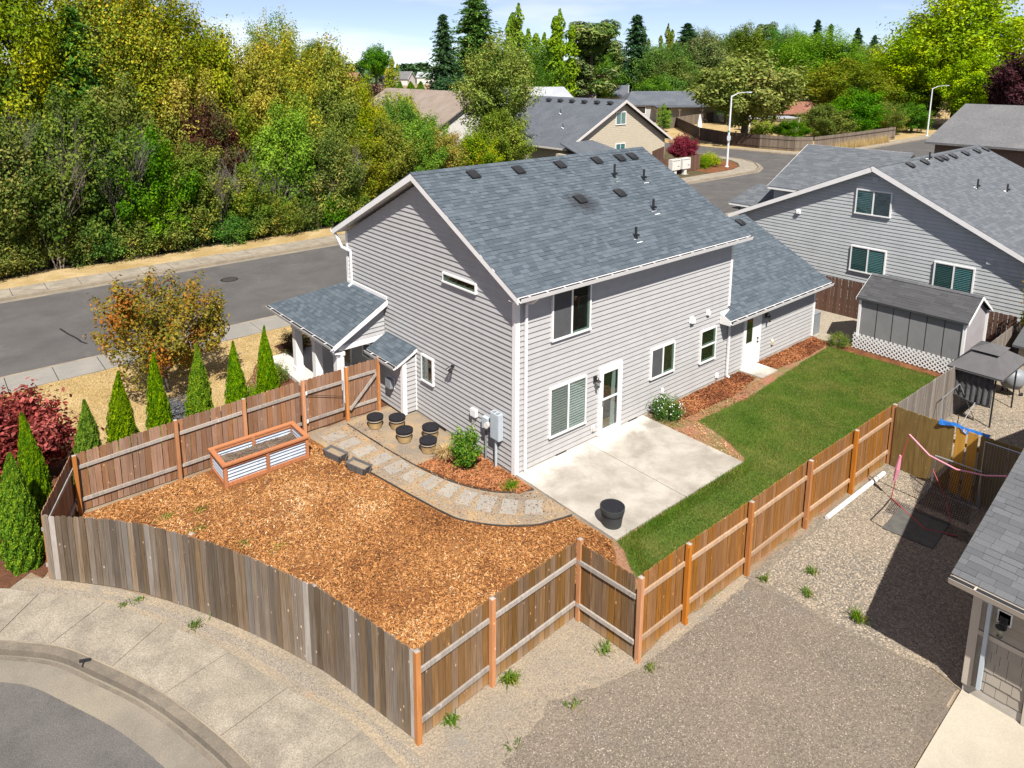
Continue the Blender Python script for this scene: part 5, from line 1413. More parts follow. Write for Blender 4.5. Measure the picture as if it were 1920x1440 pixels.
gd = MB(); gd.box(hx - .06, hx, hy - .99, hy - .88, 0.04, 2.2); gd.box(hx - .06, hx, hy - 5.9, hy - 1.0, 2.08, 2.2)
gdo = gd.build('garage_door', m['tan_trim'], th)
for k in range(4): MB().box(hx - .022, hx - .002, hy - 5.9, hy - 1.0, .05 + k * .505, .05 + (k + 1) * .505 - .012).build('panel', m['house_tan'], gdo)
tr_ = pslab(th, [(ex, hy + .25, ez), (ex, hy - 12.2, ez), (rxx, hy - 12.2, ez + (rxx - ex) * tsl), (rxx, hy + .25, ez + (rxx - ex) * tsl)], .15, m['tan_trim'])
lay(tr_, shingles((ex - .02, hy + .27, ez), (0, -1, 0), (rxx - ex, 0, (rxx - ex) * tsl), 12.4, math.hypot(rxx - ex, (rxx - ex) * tsl), expo=.145, wmin=.22, wmax=.36, seed=41, thick=.009), m['roof_grey'], 260)
pslab(th, [(rxx + .002, hy + .25, ez + (rxx - ex) * tsl), (rxx + .002, hy - 12.2, ez + (rxx - ex) * tsl), (14.8, hy - 12.2, ez), (14.8, hy + .25, ez)], .15, m['roof_dark'])
gutter(th, (ex - .022, hy + .27, ez - .02), (ex - .022, hy - 12.2, ez - .02), (-1, 0), m['tan_trim'], hang=.75)
MB().box(ex - .018, ex - .001, hy - 12.2, hy + .24, ez - .17, ez - .01).build('fascia', m['tan_trim'], th)
MB().box(ex + .01, hx - .05, hy - 12.2, hy + .22, ez - .17, ez - .155).build('soffit', m['tan_trim'], th)
downspout(th, [(ex - .08, hy - .28, ez - .14), (hx - .09, hy - .24, ez - .32), (hx - .09, hy - .24, .28)], m['util'])
lantern((hx - .018, hy - .44, 1.74), (-1, 0), 'black lantern on the taupe house wall under the eave')
hood('wall_plate', 'pale square mounting block behind the taupe house lantern', 'wall plate', (hx - .004, hy - .44, 1.80), .17, .012, .2, (-1, 0), m['tan_trim'], slope=False)

# ------------------------------------------------------------------ neighbour's gravel yard
gz = thing('garden_gazebo', 'dark grey canvas gazebo with side curtain on the gravel', 'gazebo', (13.3, -7.3, 0))
gx0, gx1, gy0, gy1, gzz = 13.05, 15.6, -7.5, -6.0, 1.72
for (x, y) in ((gx0 + .2, gy0 + .22), (gx1 - .25, gy0 + .22), (gx0 + .2, gy1 - .2), (gx1 - .25, gy1 - .2)):
    MB().tube([(x, y, 0), (x, y, gzz + .02)], .025, 8).build('post', m['black'], gz)
cxm, cym = (gx0 + gx1) / 2, (gy0 + gy1) / 2
r1 = .42
can = MB(); lo = [(gx0, gy0, gzz), (gx1, gy0, gzz), (gx1, gy1, gzz), (gx0, gy1, gzz)]; hi = [(cxm - r1, cym - r1 * .75, gzz + .42), (cxm + r1, cym - r1 * .75, gzz + .42), (cxm + r1, cym + r1 * .75, gzz + .42), (cxm - r1, cym + r1 * .75, gzz + .42)]
can.add(lo + hi + [(x, y, z - .02) for x, y, z in lo + hi], [(0, 1, 5, 4), (1, 2, 6, 5), (2, 3, 7, 6), (3, 0, 4, 7), (8, 12, 13, 9), (9, 13, 14, 10), (10, 14, 15, 11), (11, 15, 12, 8), (0, 8, 9, 1), (1, 9, 10, 2), (2, 10, 11, 3), (3, 11, 8, 0)])
can.build('canopy', m['canvas'], gz)
for k in range(4):
    a, b = lo[k], lo[(k + 1) % 4]
    MB().add([a, b, (b[0], b[1], b[2] - .06), (a[0], a[1], a[2] - .06)], [(0, 1, 2, 3)]).build('valance', m['canvas'], gz)
r3 = r1 + .12
tp = MB(); l2 = [(cxm - r3, cym - r3 * .75, gzz + .47), (cxm + r3, cym - r3 * .75, gzz + .47), (cxm + r3, cym + r3 * .75, gzz + .47), (cxm - r3, cym + r3 * .75, gzz + .47)]
tp.add(l2 + [(cxm, cym, gzz + .66)], [(0, 1, 4), (1, 2, 4), (2, 3, 4), (3, 0, 4), (3, 2, 1, 0)]).build('vent_top', m['canvas'], gz)
MB().box(cxm - r1 + .02, cxm + r1 - .02, cym - r1 * .7, cym + r1 * .7, gzz + .38, gzz + .468).build('vent_gap', m['black_rough'], gz)
# hanging curtain with folds on the near side
K = 40; V = []; F = []
for i in range(K + 1):
    y = gy1 - .15 + (gy0 + .25 - gy1 + .15) * i / K; dx = .03 * math.sin(i * 1.1) + .012 * math.sin(i * 2.7)
    sag = .06 * math.sin(math.pi * i / K)
    V += [(gx0 + .18 + dx * .3, y, gzz - .05), (gx0 + .15 + dx, y, .80 - sag - .08 * i / K)]
for i in range(K): F.append((2 * i, 2 * i + 1, 2 * i + 3, 2 * i + 2))
MB().add(V, F).build('curtain', m['curtain'], gz, smooth=True)
MB().tube([(gx0 + .12, gy1 - .15, .80), (gx0 + .12, (gy0 + gy1) / 2, .68), (gx0 + .12, gy0 + .25, .71)], .03, 6).build('curtain_hem', m['black'], gz)
MB().tube([(gx0 - .95, gy1 - .75, .02), (gx0 + .1, cym - .1, .72)], .012, 6).build('tie_pole', m['util_d'], gz)
# swing frame at the fence
sw = thing('metal_swing_frame', 'thin metal frame leaning by the old grey fence', 'frame', (11.2, -6.6, 0))
for a, b in (((0, 0, 0), (.5, .2, 1.15)), ((.5, .2, 1.15), (1.9, .2, 1.2)), ((1.9, .2, 1.2), (2.3, -.2, 0)), ((.5, .2, 1.15), (.8, -.3, 0))): MB().tube([a, b], .013, 6).build('tube', m['galv'], sw, local=True)
# barbecue under a cover
bq = thing('covered_grill', 'barbecue grill under a pale cover beside the gazebo', 'grill', (16.4, -6.95, 0))
MB().lathe([(.28, .35), (.36, .55), (.40, .75), (.34, .92), (.18, 1.0)], (0, 0, 0), 12).build('cover', m['util_d'], bq, local=True, smooth=True)
for a in (.5, 2.1, 3.7, 5.3): MB().tube([(math.cos(a) * .22, math.sin(a) * .22, .4), (math.cos(a) * .3, math.sin(a) * .3, .0)], .015, 5).build('leg', m['black'], bq, local=True)
for s in (-1, 1): MB().tube([(.25, s * .24, .06), (.25, s * .30, .06)], .07, 10).build('wheel', m['black'], bq, local=True)
# tan outbuilding at the right edge
ob_ = thing('tan_shed', 'small tan shed with grey roof at the right edge', 'shed', (17.6, -6.75, 0))
MB().prism([(17.6, -6.75, 0), (20.4, -6.75, 0), (20.4, -6.75, 1.5), (19.0, -6.75, 2.0), (17.6, -6.75, 1.5)], (0, -3, 0)).build('wall', m['pot_rim'], ob_)
for q in ([(17.35, -6.6, 1.50), (17.35, -9.9, 1.50), (19.0, -9.9, 2.1), (19.0, -6.6, 2.1)], [(19.002, -6.6, 2.1), (19.002, -9.9, 2.1), (20.65, -9.9, 1.5), (20.65, -6.6, 1.5)]): pslab(ob_, q, .08, m['roof_grey'])
# practice goal with net, pink badminton net, mat, tarp, chain link
def netquad(name, quad, mat, parent, nu=1.0):
    q = [Vector(p) - org(parent) for p in quad]; me = bpy.data.meshes.new(name); K = 6; vs = []; fs = []
    for i in range(K + 1):
        for j in range(K + 1):
            u, v = i / K, j / K
            p = (q[0] * (1 - u) + q[1] * u) * (1 - v) + (q[3] * (1 - u) + q[2] * u) * v
            vs.append(p)
    for i in range(K):
        for j in range(K): fs.append((i * (K + 1) + j, (i + 1) * (K + 1) + j, (i + 1) * (K + 1) + j + 1, i * (K + 1) + j + 1))
    me.from_pydata([tuple(v) for v in vs], [], fs); uv = me.uv_layers.new()
    lu = (q[1] - q[0]).length; lv = (q[3] - q[0]).length
    for l in me.loops:
        i, j = divmod(l.vertex_index, K + 1); uv.data[l.index].uv = (i / K * lu, j / K * lv)
    me.materials.append(mat); o = bpy.data.objects.new(name, me); COL.objects.link(o); o.parent = parent; return o
m['net_dark'] = netmat('net_dark', (.03, .03, .035), 22, .2)
m['net_olive'] = netmat('chain_link', (.22, .22, .2), 16, .16)
go = thing('practice_goal', 'grey tubular practice goal with dark netting on gravel', 'goal', (8.1, -7.4, 0))
ga, gb, gc, gdv = (8.1, -7.45, 0), (8.15, -8.55, 0), (8.1, -7.48, 1.05), (8.15, -8.5, 1.05)
MB().tube([ga, gc, gdv, gb], .022, 8).build('frame', m['galv'], go)
for p in (ga, gb): MB().tube([p, (p[0] - .9, p[1], .02)], .022, 8).build('ground_bar', m['galv'], go)
MB().tube([(8.1, -7.45, .02), (8.15, -8.55, .02)], .02, 6).build('ground_bar', m['galv'], go)
netquad('net', [gc, gdv, (7.2, -8.6, .03), (7.2, -7.45, .03)], m['net_dark'], go)
bn = thing('badminton_net', 'pink badminton net with pink sleeved pole sagging over the gravel', 'net', (6.95, -6.98, 0))
MB().tube([(6.93, -6.95, 0), (6.92, -7.05, 1.0), (6.91, -7.2, 1.95)], .012, 6).build('pole', m['red_cord'], bn)
MB().tube([(6.93, -6.98, .55), (6.92, -7.02, .9), (6.91, -7.06, 1.3)], [.035, .06, .03], 8).build('sleeve', m['pink'], bn)
MB().tube([(6.91, -7.2, 1.95), (6.9, -7.7, 1.60), (6.9, -8.3, 1.50), (6.9, -8.9, 1.62), (6.9, -9.3, 1.8)], .02, 6).build('top_tape', m['pink'], bn)
MB().tube([(6.9, -9.3, 1.85), (6.95, -9.35, 0)], .012, 6).build('pole', m['red_cord'], bn)
MB().tube([(6.9, -9.28, 1.0), (6.9, -9.3, 1.5)], .05, 8).build('sleeve', m['pink'], bn)
MB().tube([(6.93, -6.95, .03), (6.3, -7.0, .03), (5.55, -7.02, .03), (5.5, -7.3, .03)], .015, 6).build('base_bar', m['black'], bn)
MB().tube([(6.93, -6.95, .04), (6.2, -8.0, .05), (6.5, -8.6, .05)], .015, 6).build('cord', m['red_cord'], bn)
MB().tube([(7.6, -7.6, .9), (7.5, -8.0, .3), (7.0, -8.3, .05)], .012, 5).build('cord', m['red_cord'], bn)
netquad('net', [(6.92, -7.0, .05), (6.9, -9.3, .05), (6.4, -8.9, .03), (6.2, -7.1, .03)], m['net_dark'], bn)
mt = sheet('rubber_mat', [(6.75, -7.28), (6.95, -8.3), (5.55, -8.42), (5.45, -7.34)], .045, m['rubber'], thick=.02); tag(mt, 'grey rubber mat on the gravel by the badminton net', 'mat')
tpv = []; tpf = []
for i in range(15):
    for j in range(4):
        u = i / 14; v = j / 3
        tpv.append((8.50 - .03 * u - (v - .5) * (.17 + .03 * math.sin(i * 1.9)), -7.35 - 1.15 * u, 1.93 - abs(v - .45) * (.16 + .10 * math.sin(i * .8 + 1)) + .012 * math.sin(i * 1.3 + j * 2.1)))
for i in range(14):
    for j in range(3): tpf.append((i * 4 + j, i * 4 + 4 + j, i * 4 + 5 + j, i * 4 + 1 + j))
tag(MB().add(tpv, tpf).build('blue_tarp', m['tarp_blue']), 'crumpled blue tarp draped over the top of the olive fence', 'tarp')
cl = thing('chain_link_panel', 'galvanised chain link panel against the olive fence', 'fence', (7.6, -8.5, 0))
for p in ((8.30, -8.46), (8.35, -9.9)): MB().tube([(p[0], p[1], 0), (p[0], p[1], 1.80)], .022, 8).build('post', m['galv'], cl)
MB().tube([(8.30, -8.46, 1.80), (8.35, -9.9, 1.80)], .018, 8).build('top_rail', m['galv'], cl)
netquad('mesh', [(8.30, -8.46, .05), (8.35, -9.9, .05), (8.35, -9.9, 1.78), (8.30, -8.46, 1.78)], m['net_olive'], cl)
# ------------------------------------------------------------------ vegetation
def leaf_quads(C, N, S, asp=.55, rng=RNG, updir=None, fold=.18):
    n = len(C)
    N = N / (np.linalg.norm(N, axis=1, keepdims=True) + 1e-9)
    r = rng.normal(size=(n, 3)) if updir is None else updir
    T = r - (r * N).sum(1, keepdims=True) * N
    T /= (np.linalg.norm(T, axis=1, keepdims=True) + 1e-9)
    B = np.cross(N, T); S = S[:, None]
    V = np.stack([C - T * S, C + B * S * asp + N * S * fold, C + T * S, C - B * S * asp + N * S * fold], 1).reshape(-1, 3)
    F = np.arange(n * 4, dtype=np.int32).reshape(-1, 4)
    return V, F

def rdir(n, rng):
    d = rng.normal(size=(n, 3)); return d / np.linalg.norm(d, axis=1, keepdims=True)

def crown_broad(name, seed, H=2.6, cb=.28, nC=70, nL=9000, leaf=.055, shape=1.0, rc=(.20, .36), spiky=0.0, top=.5):
    """crown of radius 1, from cb*H up to H, built from many leaf clumps; uneven outline"""
    rng = np.random.default_rng(seed)
    zc = H * (cb + 1) / 2; hz = H * (1 - cb) / 2
    d = rdir(nC, rng); rad = rng.uniform(.30, 1.06, nC) ** .6
    cen = d * rad[:, None]
    k = 1 - .30 * np.clip(cen[:, 2], 0, 1) ** 2 * shape
    cen[:, :2] *= (k * .86)[:, None]
    cen[:, 2] = zc + cen[:, 2] * hz * .88
    rcl = rng.uniform(*rc, nC)
    w = rcl ** 2; cnt = np.maximum(20, (nL * w / w.sum()).astype(int))
    P = []; N = []
    ctr = np.array([0, 0, zc - hz * .35])
    for c, r_, n in zip(cen, rcl, cnt):
        # a clump is a leafy branch end: stretched outwards and up, thinning towards its tip
        ax = c - ctr; ax = ax / (np.linalg.norm(ax) + 1e-6) * .8 + rng.normal(size=3) * .35 + np.array([0, 0, .35 + spiky]); ax /= np.linalg.norm(ax)
        dd = rdir(n, rng); rr2 = r_ * rng.uniform(.15, 1.0, n) ** .45
        q = dd * rr2[:, None] * .80
        along = (q @ ax)
        q = q + ax[None] * (along * rng.uniform(.7, 1.5))[:, None]
        k2 = rng.random(n) < .12                      # loose sprays poking out
        q[k2] += ax[None] * rng.uniform(.1, .9, (k2.sum(), 1)) * r_
        P.append(c + q); N.append(dd * .9 + rdir(n, rng) * .7 + np.array([0, 0, .45]))
    P = np.concatenate(P); N = np.concatenate(N)
    P[:, 2] = np.maximum(P[:, 2], .02)
    S = leaf * rng.uniform(.6, 1.35, len(P))
    V, F = leaf_quads(P, N, S, .55, rng)
    me = fast_mesh(name, V, F)
    # trunk with limbs to some clumps
    tb = MB(); th_ = zc + hz * .25
    lean = rng.normal(size=2) * .05
    tb.tube([(0, 0, -.05), (lean[0] * .4, lean[1] * .4, th_ * .4), (lean[0], lean[1], th_ * .75), (lean[0] * 1.5, lean[1] * 1.5, th_)], [.075, .058, .04, .012], 7)
    for c in cen[np.argsort(rng.random(nC))[:14]]:
        z0 = max(.12 * H, min(c[2] - .35, th_ * .85)) * rng.uniform(.75, 1.0)
        f = z0 / th_
        tb.tube([(lean[0] * f, lean[1] * f, z0), (c[0] * .5, c[1] * .5, (z0 + c[2]) / 2 + .03), tuple(c)], [.03, .018, .006], 5)
    tm = bpy.data.meshes.new(name + '_trunk'); tm.from_pydata(tb.v, [], tb.f); tm.update()
    return me, tm, H

def crown_poplar(name, seed, H=4.2, nL=7000, leaf=.07, ns=7):
    rng = np.random.default_rng(seed); P = []; N = []
    for k in range(ns):
        a = rng.uniform(0, 6.28); rr_2 = 0 if k == 0 else rng.uniform(.25, .75)
        bx_, by_ = math.cos(a) * rr_2, math.sin(a) * rr_2; top = H * (1 if k == 0 else rng.uniform(.68, .95))
        n = nL // ns; t = rng.uniform(0, 1, n) ** .9
        z = H * .12 + (top - H * .12) * t
        rad = .42 * np.sin(np.pi * np.clip(t * .92 + .06, 0, 1)) ** .7 * (.7 + .3 * np.sin(t * 26 + a * 3))
        dd = rdir(n, rng); dd[:, 2] *= .3
        P.append(np.c_[bx_ + dd[:, 0] * rad, by_ + dd[:, 1] * rad, z + dd[:, 2] * .2]); N.append(dd + rdir(n, rng) * .7 + [0, 0, .3])
    P = np.concatenate(P); N = np.concatenate(N)
    V, F = leaf_quads(P, N, leaf * rng.uniform(.6, 1.3, len(P)), .5, rng)
    me = fast_mesh(name, V, F)
    tb = MB().tube([(0, 0, -.05), (0, 0, H * .5), (0, 0, H * .95)], [.07, .045, .01], 6)
    tm = bpy.data.meshes.new(name + '_trunk'); tm.from_pydata(tb.v, [], tb.f); tm.update()
    return me, tm, H

def crown_fir(name, seed, H=4.6, levels=44, nb=13, leaf=.12, droop=.22, r0=1.15, dens=18, irregular=.3):
    rng = np.random.default_rng(seed); P = []; T = []; S = []
    for i in range(levels):
        t = (i + rng.uniform(0, .6)) / levels; z = H * (.06 + .94 * t); R_ = r0 * (1 - t) ** .72 * rng.uniform(1 - irregular, 1.0) + .03
        for k in range(nb):
            a = rng.uniform(0, 6.28); L = R_ * rng.uniform(.6, 1.1)
            u = np.linspace(.12, 1, dens) ; x = np.cos(a) * L * u; y = np.sin(a) * L * u; zz = z - droop * L * u ** 1.5 + .08 * L * u ** 3
            jit = rng.normal(size=(dens, 3)) * (.05 * L + .015)
            P.append(np.c_[x, y, zz] + jit); T.append(np.tile([np.cos(a), np.sin(a), -.5], (dens, 1)) + rng.normal(size=(dens, 3)) * .5)
            S.append(leaf * (1.1 - .5 * u) * rng.uniform(.6, 1.3, dens) * (.7 + .4 * (1 - t)))
    P = np.concatenate(P); T = np.concatenate(T); S = np.concatenate(S)
    V, F = leaf_quads(P, rdir(len(P), rng) + [0, 0, .6], S, .32, rng, updir=T)
    me = fast_mesh(name, V, F)
    tb = MB().tube([(0, 0, -.05), (0, 0, H * .6), (0, 0, H)], [.07, .04, .006], 6)
    tm = bpy.data.meshes.new(name + '_trunk'); tm.from_pydata(tb.v, [], tb.f); tm.update()
    return me, tm, H

def crown_pine(name, seed, H=2.8, nL=6500, leaf=.075):
    rng = np.random.default_rng(seed); P = []; N = []; C = []
    for k in range(34):
        t = rng.uniform(.30, 1.0); a = rng.uniform(0, 6.28); R_ = (1.05 - .75 * abs(t - .5)) * rng.uniform(.2, .95)
        C.append((math.cos(a) * R_ * .8, math.sin(a) * R_ * .8, H * t))
    C = np.array(C)
    for c in C:
        n = nL // len(C); dd = rdir(n, rng); r_ = rng.uniform(.22, .38)
        q = dd * (r_ * rng.uniform(.3, 1, n) ** .5)[:, None]; q[:, 2] *= .55
        P.append(c + q); N.append(dd + [0, 0, .8])
    P = np.concatenate(P); N = np.concatenate(N)
    V, F = leaf_quads(P, N, leaf * rng.uniform(.6, 1.3, len(P)), .35, rng)
    me = fast_mesh(name, V, F)
    tb = MB().tube([(0, 0, -.05), (.03, 0, H * .5), (0, .02, H * .93)], [.075, .055, .012], 7)
    for c in C[:14]: tb.tube([(0, 0, c[2] - .12), tuple(c)], [.025, .008], 5)
    tm = bpy.data.meshes.new(name + '_trunk'); tm.from_pydata(tb.v, [], tb.f); tm.update()
    return me, tm, H

def crown_thuja(name, seed, H=6.0, nL=30000, leaf=.088):
    """dense columnar cone of upright sprays, radius 1"""
    rng = np.random.default_rng(seed); t = rng.uniform(0, 1, nL) ** 1.25
    a = rng.uniform(0, 2 * np.pi, nL)
    prof = np.where(t < .15, .80 + 1.3 * t, (1.0 - ((t - .15) / .85) ** 2.0) * .94 + .05)
    lump = 1 + .12 * np.sin(a * 5 + t * 17 + seed) + .09 * np.sin(a * 11 - t * 31)
    rad = prof * lump * (1 - .5 * rng.random(nL) ** 2.2)
    P = np.c_[np.cos(a) * rad + .10 * np.sin(t * 3 + seed) * t, np.sin(a) * rad + .12 * np.cos(t * 4 + seed) * t, H * t * (1 - .07 * (np.sin(a + seed) > .2)) + .05]
    out = np.c_[np.cos(a), np.sin(a), np.zeros(nL)]
    T = np.tile([0, 0, 1.0], (nL, 1)) + out * .35 + rng.normal(size=(nL, 3)) * .35
    V, F = leaf_quads(P, out + rng.normal(size=(nL, 3)) * .6, leaf * rng.uniform(.5, 1.3, nL), .38, rng, updir=T)
    me = fast_mesh(name, V, F)
    tb = MB().tube([(0, 0, -.05), (0, 0, H * .8)], [.12, .03], 6)
    tm = bpy.data.meshes.new(name + '_trunk'); tm.from_pydata(tb.v, [], tb.f); tm.update()
    return me, tm, H

def bare_tree(name, seed, H=2.6):
    rng = random.Random(seed); tb = MB()
    def grow(p, d, L, r, lev):
        q = p + d * L; mid = p + d * L * .5 + Vector((rng.uniform(-1, 1), rng.uniform(-1, 1), rng.uniform(-.3, .5))) * L * .08
        tb.tube([p, mid, q], [r, r * .8, r * .55], 4, cap=False)
        if lev == 0: return
        for k in range(rng.choice((2, 3, 3))):
            nd = (d + Vector((rng.uniform(-1, 1), rng.uniform(-1, 1), rng.uniform(-.2, .7))) * .75).normalized()
            grow(p.lerp(q, rng.uniform(.45, 1)), nd, L * rng.uniform(.55, .8), r * .55, lev - 1)
    for k in range(5): grow(Vector((rng.uniform(-.1, .1), rng.uniform(-.1, .1), 0)), Vector((rng.uniform(-.45, .45), rng.uniform(-.45, .45), 1)).normalized(), H * .36, .016, 5)
    me = bpy.data.meshes.new(name); me.from_pydata(tb.v, [], tb.f); me.update(); return me

lm = {}
lm['dark'] = leafmat('leaf_dark', (.032, .064, .011), (.09, .122, .02), (.15, .15, .04))
lm['olive'] = leafmat('leaf_olive', (.055, .088, .014), (.125, .145, .026), (.20, .18, .04))
lm['pale'] = leafmat('leaf_pale', (.075, .115, .02), (.15, .185, .04), (.22, .22, .06))
lm['green'] = leafmat('leaf_green', (.032, .085, .012), (.085, .16, .022))
lm['bright'] = leafmat('leaf_bright', (.065, .125, .015), (.145, .215, .03))
lm['yg'] = leafmat('leaf_yellowgreen', (.085, .13, .015), (.20, .21, .025), (.33, .25, .035))
lm['yellow'] = leafmat('leaf_yellow', (.12, .145, .016), (.24, .21, .028), (.08, .125, .016))
lm['orange'] = leafmat('leaf_orange', (.15, .145, .024), (.27, .21, .042), (.095, .13, .018))
lm['purple'] = leafmat('leaf_purple', (.04, .018, .014), (.085, .032, .024), (.05, .065, .02), csplit=(.45, .6))
lm['purple_dk'] = leafmat('leaf_purple_dark', (.018, .008, .012), (.045, .018, .022))
lm['conifer'] = leafmat('leaf_conifer', (.016, .04, .016), (.04, .08, .03), trans=.12)
lm['conifer2'] = leafmat('leaf_sequoia', (.03, .07, .018), (.07, .125, .03), trans=.12)
lm['pine'] = leafmat('leaf_pine', (.035, .065, .018), (.09, .115, .035), (.14, .14, .06), trans=.12)
lm['thuja'] = leafmat('leaf_thuja', (.040, .092, .007), (.12, .185, .012), trans=.25, nscale=1.2)
lm['limey'] = leafmat('leaf_lime', (.10, .16, .012), (.27, .31, .02), (.15, .22, .015), nscale=.5)
lm['maple_red'] = leafmat('leaf_redmaple', (.07, .016, .013), (.17, .045, .035), (.25, .085, .07), nscale=.6)
lm['streettree'] = leafmat('leaf_street_maple', (.085, .085, .014), (.17, .13, .024), (.20, .072, .02), nscale=.7, csplit=(.50, .66))
lm['edge'] = leafmat('leaf_autumn_edge', (.10, .13, .02), (.22, .17, .03), (.28, .12, .025), nscale=.6)
lm['shrub'] = leafmat('leaf_rhody', (.022, .065, .010), (.07, .13, .02), (.11, .15, .025), trans=.15, nscale=1.0)
lm['flower'] = leafmat('leaf_flower_white', (.72, .72, .68), (.85, .84, .80), trans=.2, gain=.85)
lm['boxy'] = leafmat('leaf_box', (.022, .06, .014), (.06, .11, .022), trans=.15)
lm['straw'] = leafmat('leaf_straw', (.42, .32, .14), (.56, .45, .22), trans=.3, gain=.95)
lm['weed'] = leafmat('leaf_weed', (.06, .11, .016), (.13, .17, .03), (.22, .17, .05), trans=.3, gain=1.3)
lm['greyweed'] = leafmat('leaf_lavender', (.10, .105, .115), (.19, .19, .21), trans=.2, gain=1.0)
lm['redleaf'] = leafmat('leaf_crimson', (.09, .012, .018), (.17, .025, .035))

ORD = ['first', 'second', 'third', 'fourth', 'fifth', 'sixth', 'seventh', 'eighth', 'ninth', 'tenth', 'eleventh', 'twelfth', 'thirteenth', 'fourteenth', 'fifteenth', 'sixteenth', 'seventeenth']
PROTO = {}
PROTO['broad_a'] = crown_broad('crown', 1, 2.6, .22, 120, 30000, .029, rc=(.16, .30))
PROTO['broad_b'] = crown_broad('crown', 2, 2.9, .18, 135, 30000, .028, rc=(.13, .27))
PROTO['bush_a'] = crown_broad('crown', 3, 2.5, .0, 130, 26000, .029, .6, (.14, .28))
PROTO['bush_b'] = crown_broad('crown', 4, 2.2, .0, 150, 26000, .028, .7, (.11, .25), spiky=.4)
PROTO['tall'] = crown_broad('crown', 5, 4.0, .12, 220, 52000, .023, .8, (.16, .32), spiky=.25)
PROTO['poplar'] = crown_poplar('crown', 6)
PROTO['fir'] = crown_fir('crown', 7)
PROTO['fir_b'] = crown_fir('crown', 8, 4.0, 34, 10, .13, .3, 1.15, 17, .5)
PROTO['pine'] = crown_pine('crown', 9)
PROTO['thuja_a'] = crown_thuja('crown', 10)
PROTO['thuja_b'] = crown_thuja('crown', 11)
PROTO['thuja_c'] = crown_thuja('crown', 19)
PROTO['round'] = crown_broad('crown', 12, 2.0, .30, 100, 16000, .040, .3, (.16, .30))
PROTO['street'] = crown_broad('crown', 13, 1.75, .10, 85, 14000, .026, .1, (.08, .25), spiky=.7)
PROTO['redm'] = crown_broad('crown', 14, 1.5, .02, 120, 11000, .044, .2, (.14, .26))
PROTO['shrub'] = crown_broad('crown', 15, 1.9, .05, 70, 4200, .060, .3, (.16, .30), spiky=.5)
PROTO['ball'] = crown_broad('crown', 16, 1.75, .0, 90, 5200, .045, .1, (.22, .34))
BARE = [bare_tree('branches', s_) for s_ in (1, 2, 3)]
_cnt = [0]
def tree(name, label, kind, x, y, h, r, mat, group=None, cat='tree', trunk='trunk', z=0, rz=None, lean=(0, 0)):
    cme, tme, H = PROTO[kind]
    _cnt[0] += 1
    t = thing(name, label, cat, (x, y, z), (_cnt[0] * 2.399) % 6.28 if rz is None else rz, group)
    t.rotation_euler[0], t.rotation_euler[1] = lean
    for nm, me, mt in (('trunk', tme, m[trunk]), ('crown', cme, mat)):
        if len(me.materials) == 0: me.materials.append(mt)
        o = bpy.data.objects.new(nm, me); COL.objects.link(o); o.parent = t
        o.scale = (r, r, h / H * (.97 if kind[:3] in ('bro', 'tal', 'bus') else 1))
        if me.materials[0] != mt:
            o.material_slots[0].link = 'OBJECT'; o.material_slots[0].material = mt
    return t

# woods across the street: front row of shrubby trees
WG = 'trees of the woods across the street'
for (l, k, x, y, h, r_, c) in [
    ('dark olive bushy tree at the left edge of the woods, reaching the ground', 'bush_a', -12.2, 33.0, 9.2, 3.6, 'dark'),
    ('dark bushy tree second from the left along the wood edge', 'bush_b', -8.0, 32.7, 9.0, 3.3, 'dark'),
    ('tall dark hawthorn-like tree with grey twigs on the wood edge', 'bush_a', -4.4, 32.9, 10.2, 3.4, 'dark'),
    ('green bushy tree left of the purple-leaved one', 'bush_b', -.8, 32.6, 8.0, 2.9, 'green'),
    ('lower green tree in front of the purple-leaved one', 'bush_a', 1.8, 32.8, 6.6, 2.4, 'olive'),
    ('purple-red leaved tree in the middle of the woods', 'broad_b', 3.6, 35.0, 9.2, 2.5, 'purple'),
    ('low pale olive bush right of the middle of the wood edge', 'bush_b', 5.4, 32.8, 5.2, 2.3, 'olive'),
    ('bright green tree standing out on the right of the wood edge', 'bush_a', 8.3, 33.4, 8.8, 2.7, 'bright'),
    ('olive tree behind the house corner on the wood edge', 'bush_b', 11.2, 32.8, 7.2, 2.8, 'olive'),
    ('low olive tree above the left roof slope', 'bush_a', 14.4, 34.2, 6.4, 2.8, 'olive'),
    ('round green tree just above the house ridge, left of the tan roof', 'bush_a', 18.2, 36.5, 7.2, 3.0, 'olive'),
    ('bright green tree above the house ridge, left of the big centre tree', 'bush_b', 21.6, 37.5, 7.0, 3.0, 'bright'),
    ('yellowing low tree beside the big centre tree', 'bush_a', 25.6, 39.5, 5.6, 2.8, 'edge'),
    ('low mixed shrub tree at the foot of the big centre tree', 'bush_b', 30.5, 40.0, 5.2, 2.8, 'yg'),
]:
    tree('woodland_tree', l, k, x, y, h, r_, lm[c], WG)
